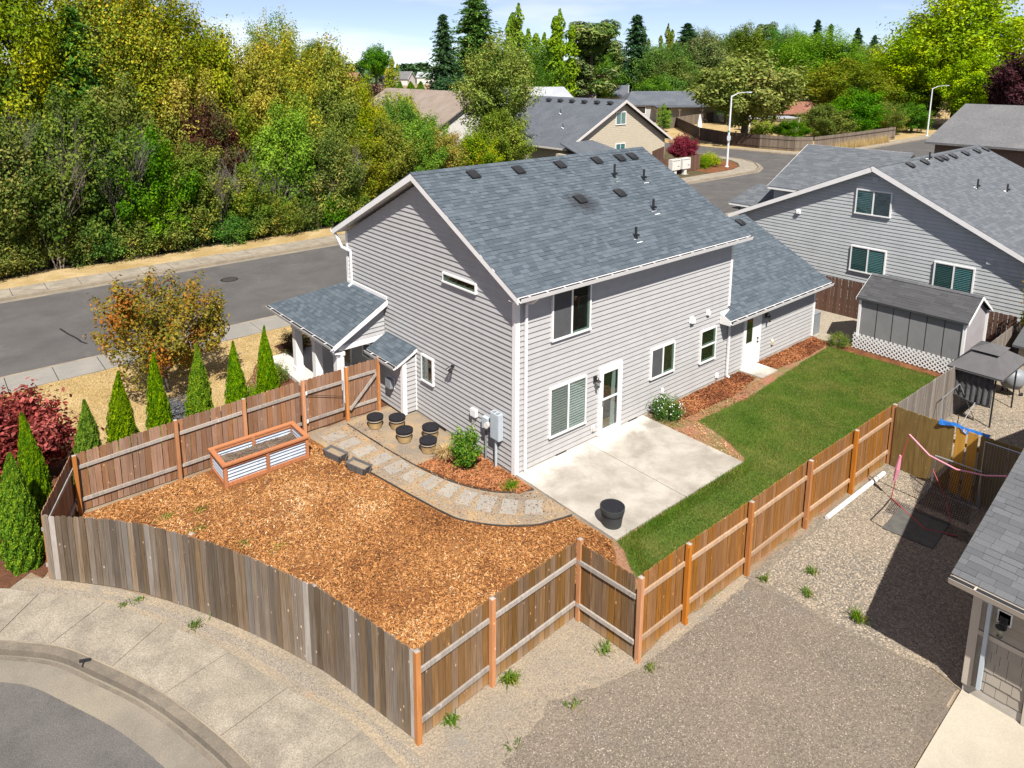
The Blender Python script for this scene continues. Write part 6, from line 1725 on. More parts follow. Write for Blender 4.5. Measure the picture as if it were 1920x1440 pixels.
for (l, k, x, y, h, r_, c) in [
    ('tall yellow-green tree at the upper left corner of the picture', 'tall', -10.5, 39.0, 22.0, 4.2, 'yg'),
    ('tall yellow tree beside the upper left corner tree', 'tall', -6.3, 38.6, 21.5, 4.0, 'yellow'),
    ('dark feathery evergreen among the yellow trees at upper left', 'fir_b', -3.3, 37.3, 14.8, 3.8, 'green'),
    ('tall bright yellow-green maple left of the gap in the woods', 'tall', -.9, 39.8, 20.6, 4.2, 'yg'),
    ('tall golden maple in the upper woods', 'tall', 2.3, 41.0, 19.4, 4.2, 'yellow'),
    ('orange-yellow maple below the golden one', 'broad_a', 3.4, 38.0, 11.2, 3.3, 'orange'),
    ('yellow-green maple under the sky gap', 'broad_a', 5.8, 41.2, 14.8, 3.6, 'yg'),
    ('orange-tinted maple in the upper middle of the woods', 'broad_b', 8.6, 39.5, 12.6, 3.2, 'orange'),
    ('tall olive-yellow tree right of the sky gap', 'tall', 11.2, 40.5, 16.0, 3.2, 'yg'),
    ('dark green tree rising behind the right half of the woods', 'tall', 13.6, 47.0, 16.2, 3.0, 'green'),
    ('dark slim tree behind the yellow maples', 'tall', 7.6, 47.5, 15.4, 2.6, 'dark'),
    ('green-yellow tree at the right end of the tall woods', 'broad_b', 15.0, 40.2, 13.6, 3.0, 'yg'),
    ('yellow maple stepping down at the right end of the woods', 'broad_a', 17.2, 39.4, 10.6, 2.5, 'yellow'),
    ('small yellow maple lowest on the right slope of the woods', 'broad_b', 19.2, 40.3, 8.4, 2.2, 'yellow'),
    ('green tree between the small yellow maple and the tan roof', 'broad_a', 23.4, 42.5, 8.2, 2.6, 'green'),
    ('olive understorey tree below the orange maple', 'bush_a', 6.2, 36.2, 8.4, 2.9, 'olive'),
    ('green understorey tree behind the bright green one', 'bush_b', 10.6, 36.6, 9.8, 2.9, 'yg'),
    ('olive understorey tree behind the left wood edge', 'bush_b', -6.5, 36.0, 11.6, 3.4, 'olive'),
    ('yellowish understorey tree between the dark evergreens', 'bush_a', -1.4, 36.2, 10.6, 3.0, 'olive'),
    ('olive understorey tree at the right end of the woods', 'bush_a', 14.2, 37.4, 9.4, 3.0, 'olive'),
    ('yellow-green understorey tree above the left roof slope', 'bush_b', 17.0, 37.6, 8.2, 2.8, 'yg'),
]:
    tree('woodland_tree', l, k, x, y, h, r_, lm[c], WG)
for i, (x, y, h, r_) in enumerate([(-9.9, 31.9, 8.6, 2.2), (-6.1, 31.6, 10.0, 2.6), (-2.4, 31.7, 8.8, 2.4), (3.2, 31.9, 6.2, 2.0), (4.9, 32.3, 6.8, 2.2), (6.6, 31.7, 5.6, 2.2), (9.9, 31.8, 4.8, 2.0), (12.8, 32.4, 6.4, 2.2)]):
    t = thing('bare_sapling', ORD[i] + ' bare grey twiggy sapling from the left along the wood edge', 'tree', (x, y, 0), i * 1.3, 'bare saplings of the wood edge')
    BARE[i % 3].materials.clear(); BARE[i % 3].materials.append(m['twig'])
    o = bpy.data.objects.new('branches', BARE[i % 3]); COL.objects.link(o); o.parent = t; o.scale = (r_ * .8, r_ * .8, h / 2.6)
for i, x in enumerate(np.arange(-14, 14, 1.75)):
    tree('bramble_bush', ORD[i] + ' low bramble from the left along the verge below the woods', 'ball', x + random.uniform(-.4, .4), 31.6 + random.uniform(-.25, .5), random.uniform(1.6, 3.0), random.uniform(1.1, 1.6), lm[('olive', 'dark', 'green', 'olive')[i % 4]], 'brambles along the wood edge', 'bush')

# near planting
for i, (x, y, h, r_, l) in enumerate([(-9.22, 6.75, 2.55, .42, 'short twin-tipped arborvitae nearest the red maple'), (-8.36, 6.7, 3.08, .44, 'arborvitae second from the red maple along the fence'), (-7.36, 6.7, 3.38, .46, 'arborvitae third from the red maple along the fence'),
                                       (-6.24, 6.7, 3.28, .44, 'arborvitae fourth from the red maple along the fence'), (-5.21, 6.7, 3.10, .40, 'slim arborvitae second from the porch'), (-4.22, 6.7, 3.40, .47, 'tall arborvitae nearest the porch columns'),
                                       (-10.98, 4.30, 2.75, .43, 'arborvitae outside the fence corner, nearest the pavement'), (-10.52, 5.35, 3.15, .40, 'arborvitae behind the one at the fence corner')]):
    tree('arborvitae', l, ('thuja_b', 'thuja_a', 'thuja_c')[i % 3], x, y, h, r_ * (.84 + .1 * math.sin(i * 2.3)), lm['thuja'], 'arborvitae hedge outside the left fence', lean=(.03 * math.sin(i * 1.9), .03 * math.cos(i * 2.7)))
tree('street_maple', 'young red-green maple on the dry lawn between fence and street', 'street', -6.0, 11.6, 4.3, 2.35, lm['streettree'], trunk='trunk_grey')
tree('red_maple', 'dark red laceleaf maple at the left edge behind the arborvitae', 'redm', -10.75, 8.3, 2.4, 1.75, lm['maple_red'])
tree('broadleaf_shrub', 'upright green shrub in the bark bed by the electric panel', 'shrub', -.80, 1.15, 1.22, .46, lm['shrub'], cat='shrub')
tree('flowering_shrub', 'rounded shrub dotted with white flowers at the patio edge', 'ball', 5.95, -.62, .72, .52, lm['boxy'], cat='shrub')
fs = [o for o in COL.objects if o.name.startswith('flowering_shrub')][0]
n = 120; d_ = rdir(n, RNG); d_[:, 2] = np.abs(d_[:, 2])
Vq, Fq = leaf_quads(np.c_[d_[:, 0] * .54, d_[:, 1] * .54, .34 + d_[:, 2] * .44], d_ + rdir(n, RNG) * .5, np.full(n, .022), .9)
fo = bpy.data.objects.new('blossom', fast_mesh('blossom', Vq, Fq, lm['flower'])); COL.objects.link(fo); fo.parent = fs; fo['kind'] = 'stuff'
tree('porch_shrub', 'small olive shrub beside the porch columns', 'ball', -2.7, 9.9, .75, .5, lm['olive'], cat='shrub')
tree('porch_shrub', 'reddish low shrub in the shade under the porch', 'ball', -1.0, 12.1, .8, .7, lm['purple'], cat='shrub')
tree('bed_shrub', 'small green shrub between the last arborvitae and the porch', 'ball', -4.0, 8.4, .7, .5, lm['bright'], cat='shrub')
tree('lavender_mound', 'low grey-green mound under the street maple', 'ball', -6.2, 9.6, .45, .8, lm['greyweed'], cat='shrub')
tree('shed_shrub', 'pale variegated shrub at the shed corner by the lawn', 'ball', 16.2, -1.25, .55, .42, lm['olive'], cat='shrub')
tree('yard_tree', 'small autumn-tinted tree at the right edge before the blue-grey house', 'street', 19.6, -7.6, 4.2, 1.5, lm['edge'])

def tuft(label, x, y, n, L, mat, cat='weed', spread=1.0, z=.02, name='weed_tuft', w=.008):
    r_ = random.Random(int(x * 100 + y * 10)); vs = []; fs = []
    for k in range(n):
        a = r_.uniform(0, 6.28); l = L * r_.uniform(.5, 1.1); t = r_.uniform(.1, 1.3) * spread; bx_, by_ = r_.gauss(0, .07) * spread, r_.gauss(0, .05) * spread
        dx, dy = math.cos(a), math.sin(a); px_, py_ = -dy * w, dx * w
        pts = [(0, 0), (l * .45 * t, l * .6), (l * .95 * t, l * (.75 if t < .8 else .45))]
        i0 = len(vs)
        for (rr3, zz), ww in zip(pts, (1, .9, .15)):
            vs += [(bx_ + dx * rr3 - px_ * ww, by_ + dy * rr3 - py_ * ww, zz), (bx_ + dx * rr3 + px_ * ww, by_ + dy * rr3 + py_ * ww, zz)]
        fs += [(i0, i0 + 1, i0 + 3, i0 + 2), (i0 + 2, i0 + 3, i0 + 5, i0 + 4)]
    o = MB().add(vs, fs).build(name, mat); o.location = (x, y, z)
    return tag(o, label, cat)
tuft('straw-yellow ornamental grass tuft in the bark bed', -.95, 1.95, 420, .5, lm['straw'], 'grass tuft', 1.0, name='grass_tuft')
tuft('pale green grass tuft at the tip of the bark bed', -.45, -.35, 110, .22, lm['weed'], 'grass tuft', 1.3, name='grass_tuft')
for (x, y, L, n, l) in [(-4.50, -4.98, .24, 120, 'leafy green weed at the foot of the second corner fence post'), (-5.85, -4.98, .17, 60, 'small weed at the fence corner near the pavement'), (-2.62, -5.60, .18, 50, 'brownish weed inside the zigzag fence corner'), (-2.30, -6.42, .12, 30, 'weed beside the dark fence corner post'),
                        (-4.0, -6.05, .12, 26, 'small weed in the middle of the crushed-stone yard'), (-9.55, 2.0 - .45, .12, 30, 'tiny weed by the curved fence near its left end'), (-9.3, 1.5, .1, 30, 'weed on the pavement edge below the curved fence'), (-8.6, .0, .17, 40, 'taller weed midway along the pavement edge'),
                        (-6.4, -6.3, .11, 30, 'weed in the dirt below the front fence corner'), (2.0, -8.3, .25, 90, 'reddish-green dock weed on the gravel edge'), (1.9, -7.3, .16, 60, 'weed patch on the pale gravel'), (2.6, -7.0, .16, 60, 'weed patch further up the pale gravel'), (1.55, -6.5, .15, 40, 'weed at the base of the amber fence'), (-5.3, -6.0, .1, 24, 'sparse weed near the corner fence')]:
    tuft(l, x, y, n, L, lm['weed'])
# small weeds growing through the wood chips
for i, (x, y, s_) in enumerate([(-8.6, 3.4, .1), (-8.1, 2.9, .12), (-7.5, 3.1, .08), (-8.0, 4.1, .08), (-6.9, 1.9, .07), (-7.2, 3.9, .07), (-6.3, 1.3, .06)]):
    o = tuft(('leftmost', 'second leftmost', 'third leftmost', 'farthest back', 'nearest', 'fourth leftmost', 'rightmost')[i] + ' low green weed growing through the wood chips', x, y, 60, s_, lm['weed'], 'weed', 1.6); o['group'] = 'weeds in the wood chips'
# ------------------------------------------------------------------ beyond the street
m['bg_slate'] = ground('roof_far_slate', [(.10, .112, .132), (.125, .138, .158)], [.5], 7, .3, .3)
m['bg_tan'] = ground('roof_far_tan', [(.25, .20, .165), (.29, .24, .20)], [.5], 7, .2, .2)
m['bg_pale'] = ground('roof_far_pale', [(.33, .35, .38), (.38, .40, .42)], [.5], 6, .12, .2)
m['bg_red'] = ground('roof_far_red', [(.24, .10, .07), (.29, .15, .11)], [.3], 6, .2, .2)
m['bg_grey'] = ground('roof_far_grey', [(.145, .147, .152), (.18, .18, .182)], [.4], 6, .2, .2)

def lamp_post(label, x, y, h, arm, ax=(1, 0)):
    t = thing('street_lamp', label, 'street lamp', (x, y, 0), group='white street lamps')
    MB().tube([(0, 0, 0), (.03, 0, h * .5), (.08, 0, h)], [.13, .105, .08], 10).build('pole', m['lamp'], t, local=True)
    a = Vector((ax[0], ax[1], 0))
    MB().tube([Vector((.08, 0, h - .12)), Vector((.08, 0, h - .05)) + a * arm * .4 + Vector((0, 0, .28)), Vector((.08, 0, h + .3)) + a * arm], [.06, .045, .035], 8).build('arm', m['lamp'], t, local=True)
    p = Vector((.08, 0, h + .3)) + a * arm
    MB().hexa([p + Vector((-.1, -.13, -.1)), p + Vector((.55, -.13, -.08)), p + Vector((.55, .13, -.08)), p + Vector((-.1, .13, -.1)), p + Vector((-.1, -.1, .05)), p + Vector((.5, -.08, .03)), p + Vector((.5, .08, .03)), p + Vector((-.1, .1, .05))]).build('lamp_head', m['util'], t, local=True)
    MB().lathe([(.22, 0), (.22, .05), (.15, .12)], (0, 0, 0), 10).build('base', m['lamp'], t, local=True)
    return t
lamp_post('white street lamp at the corner flowerbed with a sign on it', 58.7, 31.0, 7.85, 3.3)
lamp_post('white street lamp beyond the blue-grey house roof', 114.1, 30.8, 7.5, 6.0)
t = lamp_post('small far street lamp among hedges left of the spruce', 88, 129, 8.6, 3.4)
sg = thing('road_sign', 'grey back of an octagonal road sign with green street blade', 'sign', (58.42, 30.78, 2.75))
MB().prism([(.38 * math.cos(R(22.5 + 45 * k)), 0, .5 + .38 * math.sin(R(22.5 + 45 * k))) for k in range(8)], (0, .02, 0)).build('plate', m['sign_back'], sg, local=True)
MB().box(-.35, .05, -.01, .012, 1.12, 1.32).build('street_blade', m['sign_green'], sg, local=True)
for zz in (.3, .7): MB().box(-.03, .28, .02, .22, zz, zz + .05).build('bracket', m['sign_back'], sg, local=True)
for i, (x, l) in enumerate(((48.75, 'left white cluster mailbox in front of the brown corner fence'), (50.45, 'right white cluster mailbox in front of the brown corner fence'))):
    t = thing('cluster_mailbox', l, 'mailbox', (x, 30.7, 0), group='cluster mailboxes')
    MB().box(-.68, .68, -.25, .25, .62, 1.72).build('cabinet', m['box_white'], t, local=True)
    MB().box(-.2, .2, -.15, .15, .05, .62).build('pedestal', m['box_white'], t, local=True)
    MB().box(-.35, .35, -.3, .3, 0, .05).build('footing', m['concrete'], t, local=True)
    MB().box(.2, .5, -.262, -.25, .95, 1.05).build('mail_slot', m['util_d'], t, local=True)
    MB().box(-.6, .6, -.262, -.25, 1.55, 1.62).build('door_seam', m['util_d'], t, local=True)
fence('dark brown corner fence behind the white cluster mailboxes', [(44.5, 31.75, 1.65), (54.6, 31.75, 1.65), (54.8, 33.8, 1.65)], [], m['wood_brown'], m['wood_brown'], m['wood_brown'], side=1, bw=.2)
fence('brown fence panel joining the cream house side', [(52.4, 36.4, 1.75), (57.4, 38.6, 1.75)], [], m['wood_brown'], m['wood_brown'], m['wood_brown'], side=1, bw=.25)
tree('crimson_maple', 'crimson laceleaf maple above the brown corner fence', 'round', 54.0, 33.6, 3.3, 1.7, lm['redleaf'], trunk='trunk_grey')
tree('golden_shrub', 'bright yellow-green mounded shrub by the corner street lamp', 'ball', 57.6, 32.3, 1.5, 1.15, lm['limey'], cat='shrub')
tree('corner_shrub', 'green shrub between the brown corner fence and yellow shrub', 'ball', 55.8, 32.2, 1.3, 1.0, lm['bright'], cat='shrub')
# cream house
YH = thing('cream_house', 'cream sided house with slate roof and gable facing us', 'house', (52.0, 40.0, 0))
ya_x, ya_z, yy = 52.07, 7.29, 40.0
ex0, ex1, ezz = 42.6, 60.8, 2.4
slL = (ya_z - ezz) / (ya_x - ex0); slR = (ya_z - ezz) / (ex1 - ya_x)
yw = MB().prism([(ex0 + .7, yy + .55, 0), (ex1 - .7, yy + .55, 0), (ex1 - .7, yy + .55, ezz + .15), (ya_x, yy + .55, ya_z - .25), (ex0 + .7, yy + .55, ezz + .15)], (0, 17, 0)).build('wall', m['siding_tan'], YH)
siding(yw, (0, yy + .55), (1, 0), (0, -1), .2, ya_z - .3, lambda z: (max(ex0 + .72, ya_x - (ya_z - .3 - z) / slL), min(ex1 - .72, ya_x + (ya_z - .3 - z) / slR)), .2, m['siding_tan'], lip=.02, joined=True)
for q in ([(ex0, yy, ezz), (ya_x, yy, ya_z), (ya_x, yy + 17.6, ya_z), (ex0, yy + 17.6, ezz)], [(ya_x + .003, yy, ya_z), (ex1, yy, ezz), (ex1, yy + 17.6, ezz), (ya_x + .003, yy + 17.6, ya_z)]):
    pslab(YH, q, .12, m['bg_slate'])
MB().prism([(ex0, yy - .003, ezz - .02), (ya_x, yy - .003, ya_z - .02), (ya_x, yy - .003, ya_z - .34), (ex0, yy - .003, ezz - .28)], (0, -.06, 0)).build('rake_board', m['white_old'], YH)
MB().prism([(ex1, yy - .003, ezz - .02), (ya_x, yy - .003, ya_z - .02), (ya_x, yy - .003, ya_z - .34), (ex1, yy - .003, ezz - .28)], (0, -.06, 0)).build('rake_board', m['white_old'], YH)
MB().box(ex0 - .1, ex0 + .0, yy, yy + 17.6, ezz - .2, ezz - .02).build('gutter', m['white_old'], YH)
WY = ((0, yy + .55), (1, 0), (0, -1))
for (a0, a1, z0, z1) in ((50.9, 52.65, 4.45, 5.95), (46.7, 48.3, .9, 2.2), (51.0, 52.7, .9, 2.35), (43.6, 44.3, 1.0, 2.2)): window(YH, *WY, a0, a1, z0, z1, 'slider' if a1 - a0 > 1 else 'single', 'blind', 'blind', glass=m['glass_b'], fw_=.1)
for i in range(6):
    roof_vent(slL, ya_x - .9, yy + 1.5 + i * 2.0, ya_z - .9 * slL - .05, ords[i] + ' black vent from the gable along the cream house ridge', 'roof vents on the cream house', 1.5).rotation_euler = (0, 0, 0)
pipe_vent('vent_pipe', 'dark vent pipe in the middle of the cream house roof', 48.6, 47.0, ya_z - 3.4 * slL, .5, 'vent pipes on the cream house')
pipe_vent('vent_pipe', 'dark vent pipe low on the cream house roof', 46.0, 44.0, ya_z - 6.0 * slL, .5, 'vent pipes on the cream house')
pslab(YH, [(41.0, 36.0, 2.0), (47.5, 36.0, 2.0), (46.5, 40.0, 3.1), (41.6, 40.0, 3.1)], .12, m['bg_slate'], 'lower_roof')
MB().box(41.4, 47.0, 36.6, 40.4, 0, 1.95).build('lower_wall', m['siding_tan'], YH)

def bg_house(name, label, cx, cy, ang, L, Wd, eave, ridge, wall, roofm, cat='house', gable=None, hip=0.0, wins=(), group=None, over=.5):
    """simple far house: L along local x (ridge direction), Wd across; windows as (side, a0, a1, z0, z1)"""
    t = thing(name, label, cat, (cx, cy, 0), ang, group)
    w = MB().prism([(-L / 2, -Wd / 2, 0), (-L / 2, Wd / 2, 0), (-L / 2, Wd / 2, eave), (-L / 2, 0, ridge - .1 if not hip else eave), (-L / 2, -Wd / 2, eave)], (L, 0, 0)).build('wall', wall, t, local=True)
    a, b = L / 2 + over, Wd / 2 + over; dz = over * (ridge - eave) / (Wd / 2)
    h = hip
    P = [(-a, -b, eave - dz), (a, -b, eave - dz), (a, b, eave - dz), (-a, b, eave - dz), (-a + h, 0, ridge), (a - h, 0, ridge)]
    mb = MB().add(P + [(x, y, z - .15) for x, y, z in P], [(0, 1, 5, 4), (2, 3, 4, 5), (6, 10, 11, 7), (8, 11, 10, 9), (0, 6, 7, 1), (2, 8, 9, 3), (1, 7, 11, 5), (1, 5, 2), (0, 3, 4)] if h else
                  [(0, 1, 5, 4), (2, 3, 4, 5), (6, 10, 11, 7), (8, 11, 10, 9), (0, 6, 7, 1), (2, 8, 9, 3), (1, 7, 11, 5), (5, 11, 8, 2), (0, 4, 10, 6), (4, 3, 9, 10)])
    mb.build('roof', roofm, t, local=True)
    if gable:
        for s in (-1, 1):
            for q in (-1, 1): MB().prism([(s * (a + .02), q * b, eave - dz + .03), (s * (a + .02), 0, ridge + .03), (s * (a + .02), 0, ridge - .3), (s * (a + .02), q * b, eave - dz - .25)], (s * .05, 0, 0)).build('rake_board', gable, t, local=True)
    for (sd, a0, a1, z0, z1) in wins:
        if sd == 'f':
            fr = MB().box(a0, a1, -Wd / 2 - .08, -Wd / 2, z0, z1).build('window', m['white'], t, local=True)
            MB().box(a0 + .12, a1 - .12, -Wd / 2 - .1, -Wd / 2 - .081, z0 + .12, z1 - .12).build('pane', m['interior'], fr, local=True)
        else:
            s = -1 if sd == 'l' else 1
            fr = MB().box(min(s * L / 2, s * (L / 2 + .08)), max(s * L / 2, s * (L / 2 + .08)), a0, a1, z0, z1).build('window', m['white'], t, local=True)
            MB().box(min(s * (L / 2 + .081), s * (L / 2 + .1)), max(s * (L / 2 + .081), s * (L / 2 + .1)), a0 + .12, a1 - .12, z0 + .12, z1 - .12).build('pane', m['interior'], fr, local=True)
    return t
hp = math.pi / 2
# two storey house right behind the blue-grey one: eave along y, facing us
bg_house('brown_house', 'two storey brown house with grey roof at the right edge behind', 50.0, -5.8, hp, 22.5, 13.0, 6.05, 8.25, m['house_brown'], m['bg_grey'], wins=[('f', 8.0, 9.2, 3.6, 4.8)])
# tan roofed house behind the woods
bg_house('tan_roof_house', 'house with wide tan roof behind the trees left of centre', 44.5, 68, hp - .06, 24, 16, 3.0, 7.9, m['house_white'], m['bg_tan'])
bg_house('pale_roof_house', 'low house with pale blue-grey roof above the cream house ridge', 80.5, 86.5, -.65, 16, 12, 4.0, 7.2, m['house_white'], m['bg_pale'], hip=2.5)
bg_house('gable_cottage', 'small white gabled cottage beside the pale roofed house', 100, 95, -.9, 9, 8, 3.0, 5.2, m['house_white'], m['bg_tan'], gable=m['white'])
bg_house('carport_house', 'long grey house with slate roof and shaded carport', 111, 78.5, -.66, 19, 10, 3.6, 5.9, m['house_grey'], m['bg_slate'], hip=2.5, wins=[('f', -8.0, -5.6, 1.6, 3.1), ('f', -2.5, -.5, 1.5, 2.9)])
cpt = [o for o in COL.objects if o.name.startswith('carport_house')][0]
MB().box(-4.5, 9.6, -8.6, -5.0, 3.05, 3.25).build('carport_roof', m['bg_slate'], cpt, local=True)
for x in (-4.2, .2, 4.6, 9.2): MB().box(x - .12, x + .12, -8.4, -8.16, 0, 3.05).build('carport_post', m['house_brown'], cpt, local=True)
for x in (-4.2, .2, 4.6):
    for s in (-1, 1): MB().bar((x, -8.28, 2.3), (x + s * .7, -8.28, 3.05), .1, .1).build('bracket', m['house_brown'], cpt, local=True)
bg_house('red_roof_house', 'low house with weathered red roof behind the yellow-green tree', 128, 62, -.75, 14, 10, 1.9, 3.8, m['house_brown'], m['bg_red'], hip=2.5)
bg_house('brick_gable_house', 'small gabled house with orange brick front above the red roof', 143, 74, -2.3, 10, 8, 2.6, 5.0, m['house_tan'], m['bg_grey'], gable=m['white'])
bg_house('grey_ranch_house', 'grey ranch house between the conifers above the carport house', 158, 110, -.6, 16, 11, 4.4, 7.3, m['house_tan'], m['bg_grey'], hip=3)
bg_house('slate_cottage', 'small slate roofed house left of the round green trees', 124, 108, -.9, 12, 9, 4.0, 6.3, m['house_grey'], m['bg_slate'], gable=m['white'])
bg_house('beige_house', 'beige house with grey roof glimpsed left of the lime tree', 178, 60, -.8, 12, 9, 3.0, 5.2, m['house_tan'], m['bg_grey'])
bg_house('white_far_house', 'white house peeping through trees at the right skyline', 208, 80, -.7, 12, 9, 7.0, 9.2, m['house_white'], m['bg_slate'])
# row of far houses over the dry field
for (x, y, ang, L, e, r_, w, rf, l) in [(187, 356, -.9, 14, 4.2, 7.6, 'redhouse', 'bg_red', 'far red gabled house left on the dry field skyline'), (214, 344, -1.0, 16, 4, 8, 'house_white', 'bg_grey', 'far white gabled house on the dry field skyline'), (246, 350, -.8, 24, 4.5, 7.4, 'house_white', 'bg_pale', 'far white flat-roofed building on the skyline'),
                                       (242, 318, -.8, 16, 3.2, 5.6, 'house_white', 'bg_grey', 'far low house with grey roof on the field'), (256, 306, -.7, 18, 4.6, 7.4, 'house_brown', 'bg_grey', 'far dark brown house left of the spruce')]:
    bg_house('far_house', l, x, y, ang, L, 11, e, r_, m[w], m[rf], gable=m['white'])
tv = thing('farm_vehicle', 'dark far farm vehicle parked on the dry field', 'vehicle', (190, 262, 0), .2)
MB().box(-2.2, 2.2, -.9, .9, .5, 1.3).build('body', m['black_rough'], tv, local=True); MB().box(-1.9, .2, -.85, .85, 1.3, 2.3).build('cab', m['black_rough'], tv, local=True)
for x in (-1.4, 1.4):
    for s in (-1, 1): MB().tube([(x, s * .75, .45), (x, s * .95, .45)], .45, 10).build('wheel', m['black'], tv, local=True)
# parked car half hidden by the blue-grey house
cr_ = thing('parked_car', 'dark blue car parked behind the blue-grey house eave', 'car', (39.6, 15.3, 0), hp)
prof = [(-2.1, .35), (-2.15, .75), (-1.5, .95), (-1.0, 1.42), (.7, 1.45), (1.35, .98), (2.1, .85), (2.2, .4)]
MB().prism([(x, -.85, z) for x, z in prof], (0, 1.7, 0)).build('body', m['car_blue'], cr_, local=True)
MB().prism([(-1.42, -.87, .97), (-.95, -.87, 1.36), (.65, -.87, 1.38), (1.2, -.87, .99)], (0, 1.74, 0)).build('side_glass', m['interior'], cr_, local=True)
for x in (-1.35, 1.35):
    for s in (-1, 1):
        wq = MB().tube([(x, s * .70, .33), (x, s * .9, .33)], .33, 14).build('wheel', m['black'], cr_, local=True)
        MB().tube([(x, s * .9, .33), (x, s * .91, .33)], .18, 10).build('rim', m['util'], wq, local=True)
# fences of the far corner lot
fence('chocolate fence with tree shadows along the cross street', [(97, 66, 1.9), (81.5, 50.4, 1.9), (78.2, 44, 1.9), (77.8, 38.4, 1.9)], [], m['wood_shade'], m['wood_shade'], m['wood_shade'], side=-1, bw=.28)
fence('grey-green fence section behind the corner of the cross street', [(77.8, 38.3, 1.9), (78.4, 33.6, 1.9), (80, 32.2, 1.9)], [], m['wood_taupe'], m['wood_taupe'], m['wood_taupe'], side=-1, bw=.28)
fence('brown fence running right from the street corner to the second lamp', [(80.2, 32.0, 1.9), (90, 31.7, 1.9), (104.5, 31.8, 1.9)], [], m['wood_taupe'], m['wood_shade'], m['wood_shade'], side=-1, bw=.28)
fence('taupe back fence in front of the carport house', [(90, 64.3, 1.9), (112, 69.4, 1.9), (129, 71.3, 1.9)], [], m['wood_taupe'], m['wood_taupe'], m['wood_taupe'], side=1, bw=.3)
fence('pale fence below the tan roof behind the trees', [(33, 46.5, 1.6), (40.5, 43.5, 1.6)], [], m['rail'], m['rail'], m['rail'], side=-1, bw=.2)
pg_ = thing('garden_pergola', 'flat pale pergola roof in the garden behind the corner fence', 'pergola', (104, 52, 0), -.6)
MB().box(-4.5, 4.5, -2.2, 2.2, 2.2, 2.35).build('roof', m['bg_pale'], pg_, local=True)
for x in (-4.3, 4.3):
    for y in (-2, 2): MB().box(x - .08, x + .08, y - .08, y + .08, 0, 2.2).build('post', m['white'], pg_, local=True)
um = thing('closed_umbrella', 'closed white garden umbrella behind the shade-toned cross street fence', 'umbrella', (91.5, 57.2, 0))
MB().lathe([(.42, .9), (.36, 1.6), (.12, 2.9), (.02, 3.05)], (0, 0, 0), 8).build('canopy', m['white'], um, local=True); MB().tube([(0, 0, 0), (0, 0, .95)], .04, 6).build('pole', m['white'], um, local=True)
bo = thing('covered_boat', 'white covered boat behind the taupe back fence', 'boat', (117, 66.5, 0), -.4)
MB().hexa([(-3.2, -.5, .3), (3.0, -.9, .3), (3.0, .9, .3), (-3.2, .5, .3), (-3.6, -.8, 1.6), (3.2, -1.2, 2.2), (3.2, 1.2, 2.2), (-3.6, .8, 1.6)]).build('hull', m['white'], bo, local=True)
MB().prism([(-3.5, 0, 1.6), (3.1, 0, 2.2), (3.1, 0, 3.0), (-1.5, 0, 2.6)], (0, .7, 0)).build('cover', m['white'], bo, local=True)

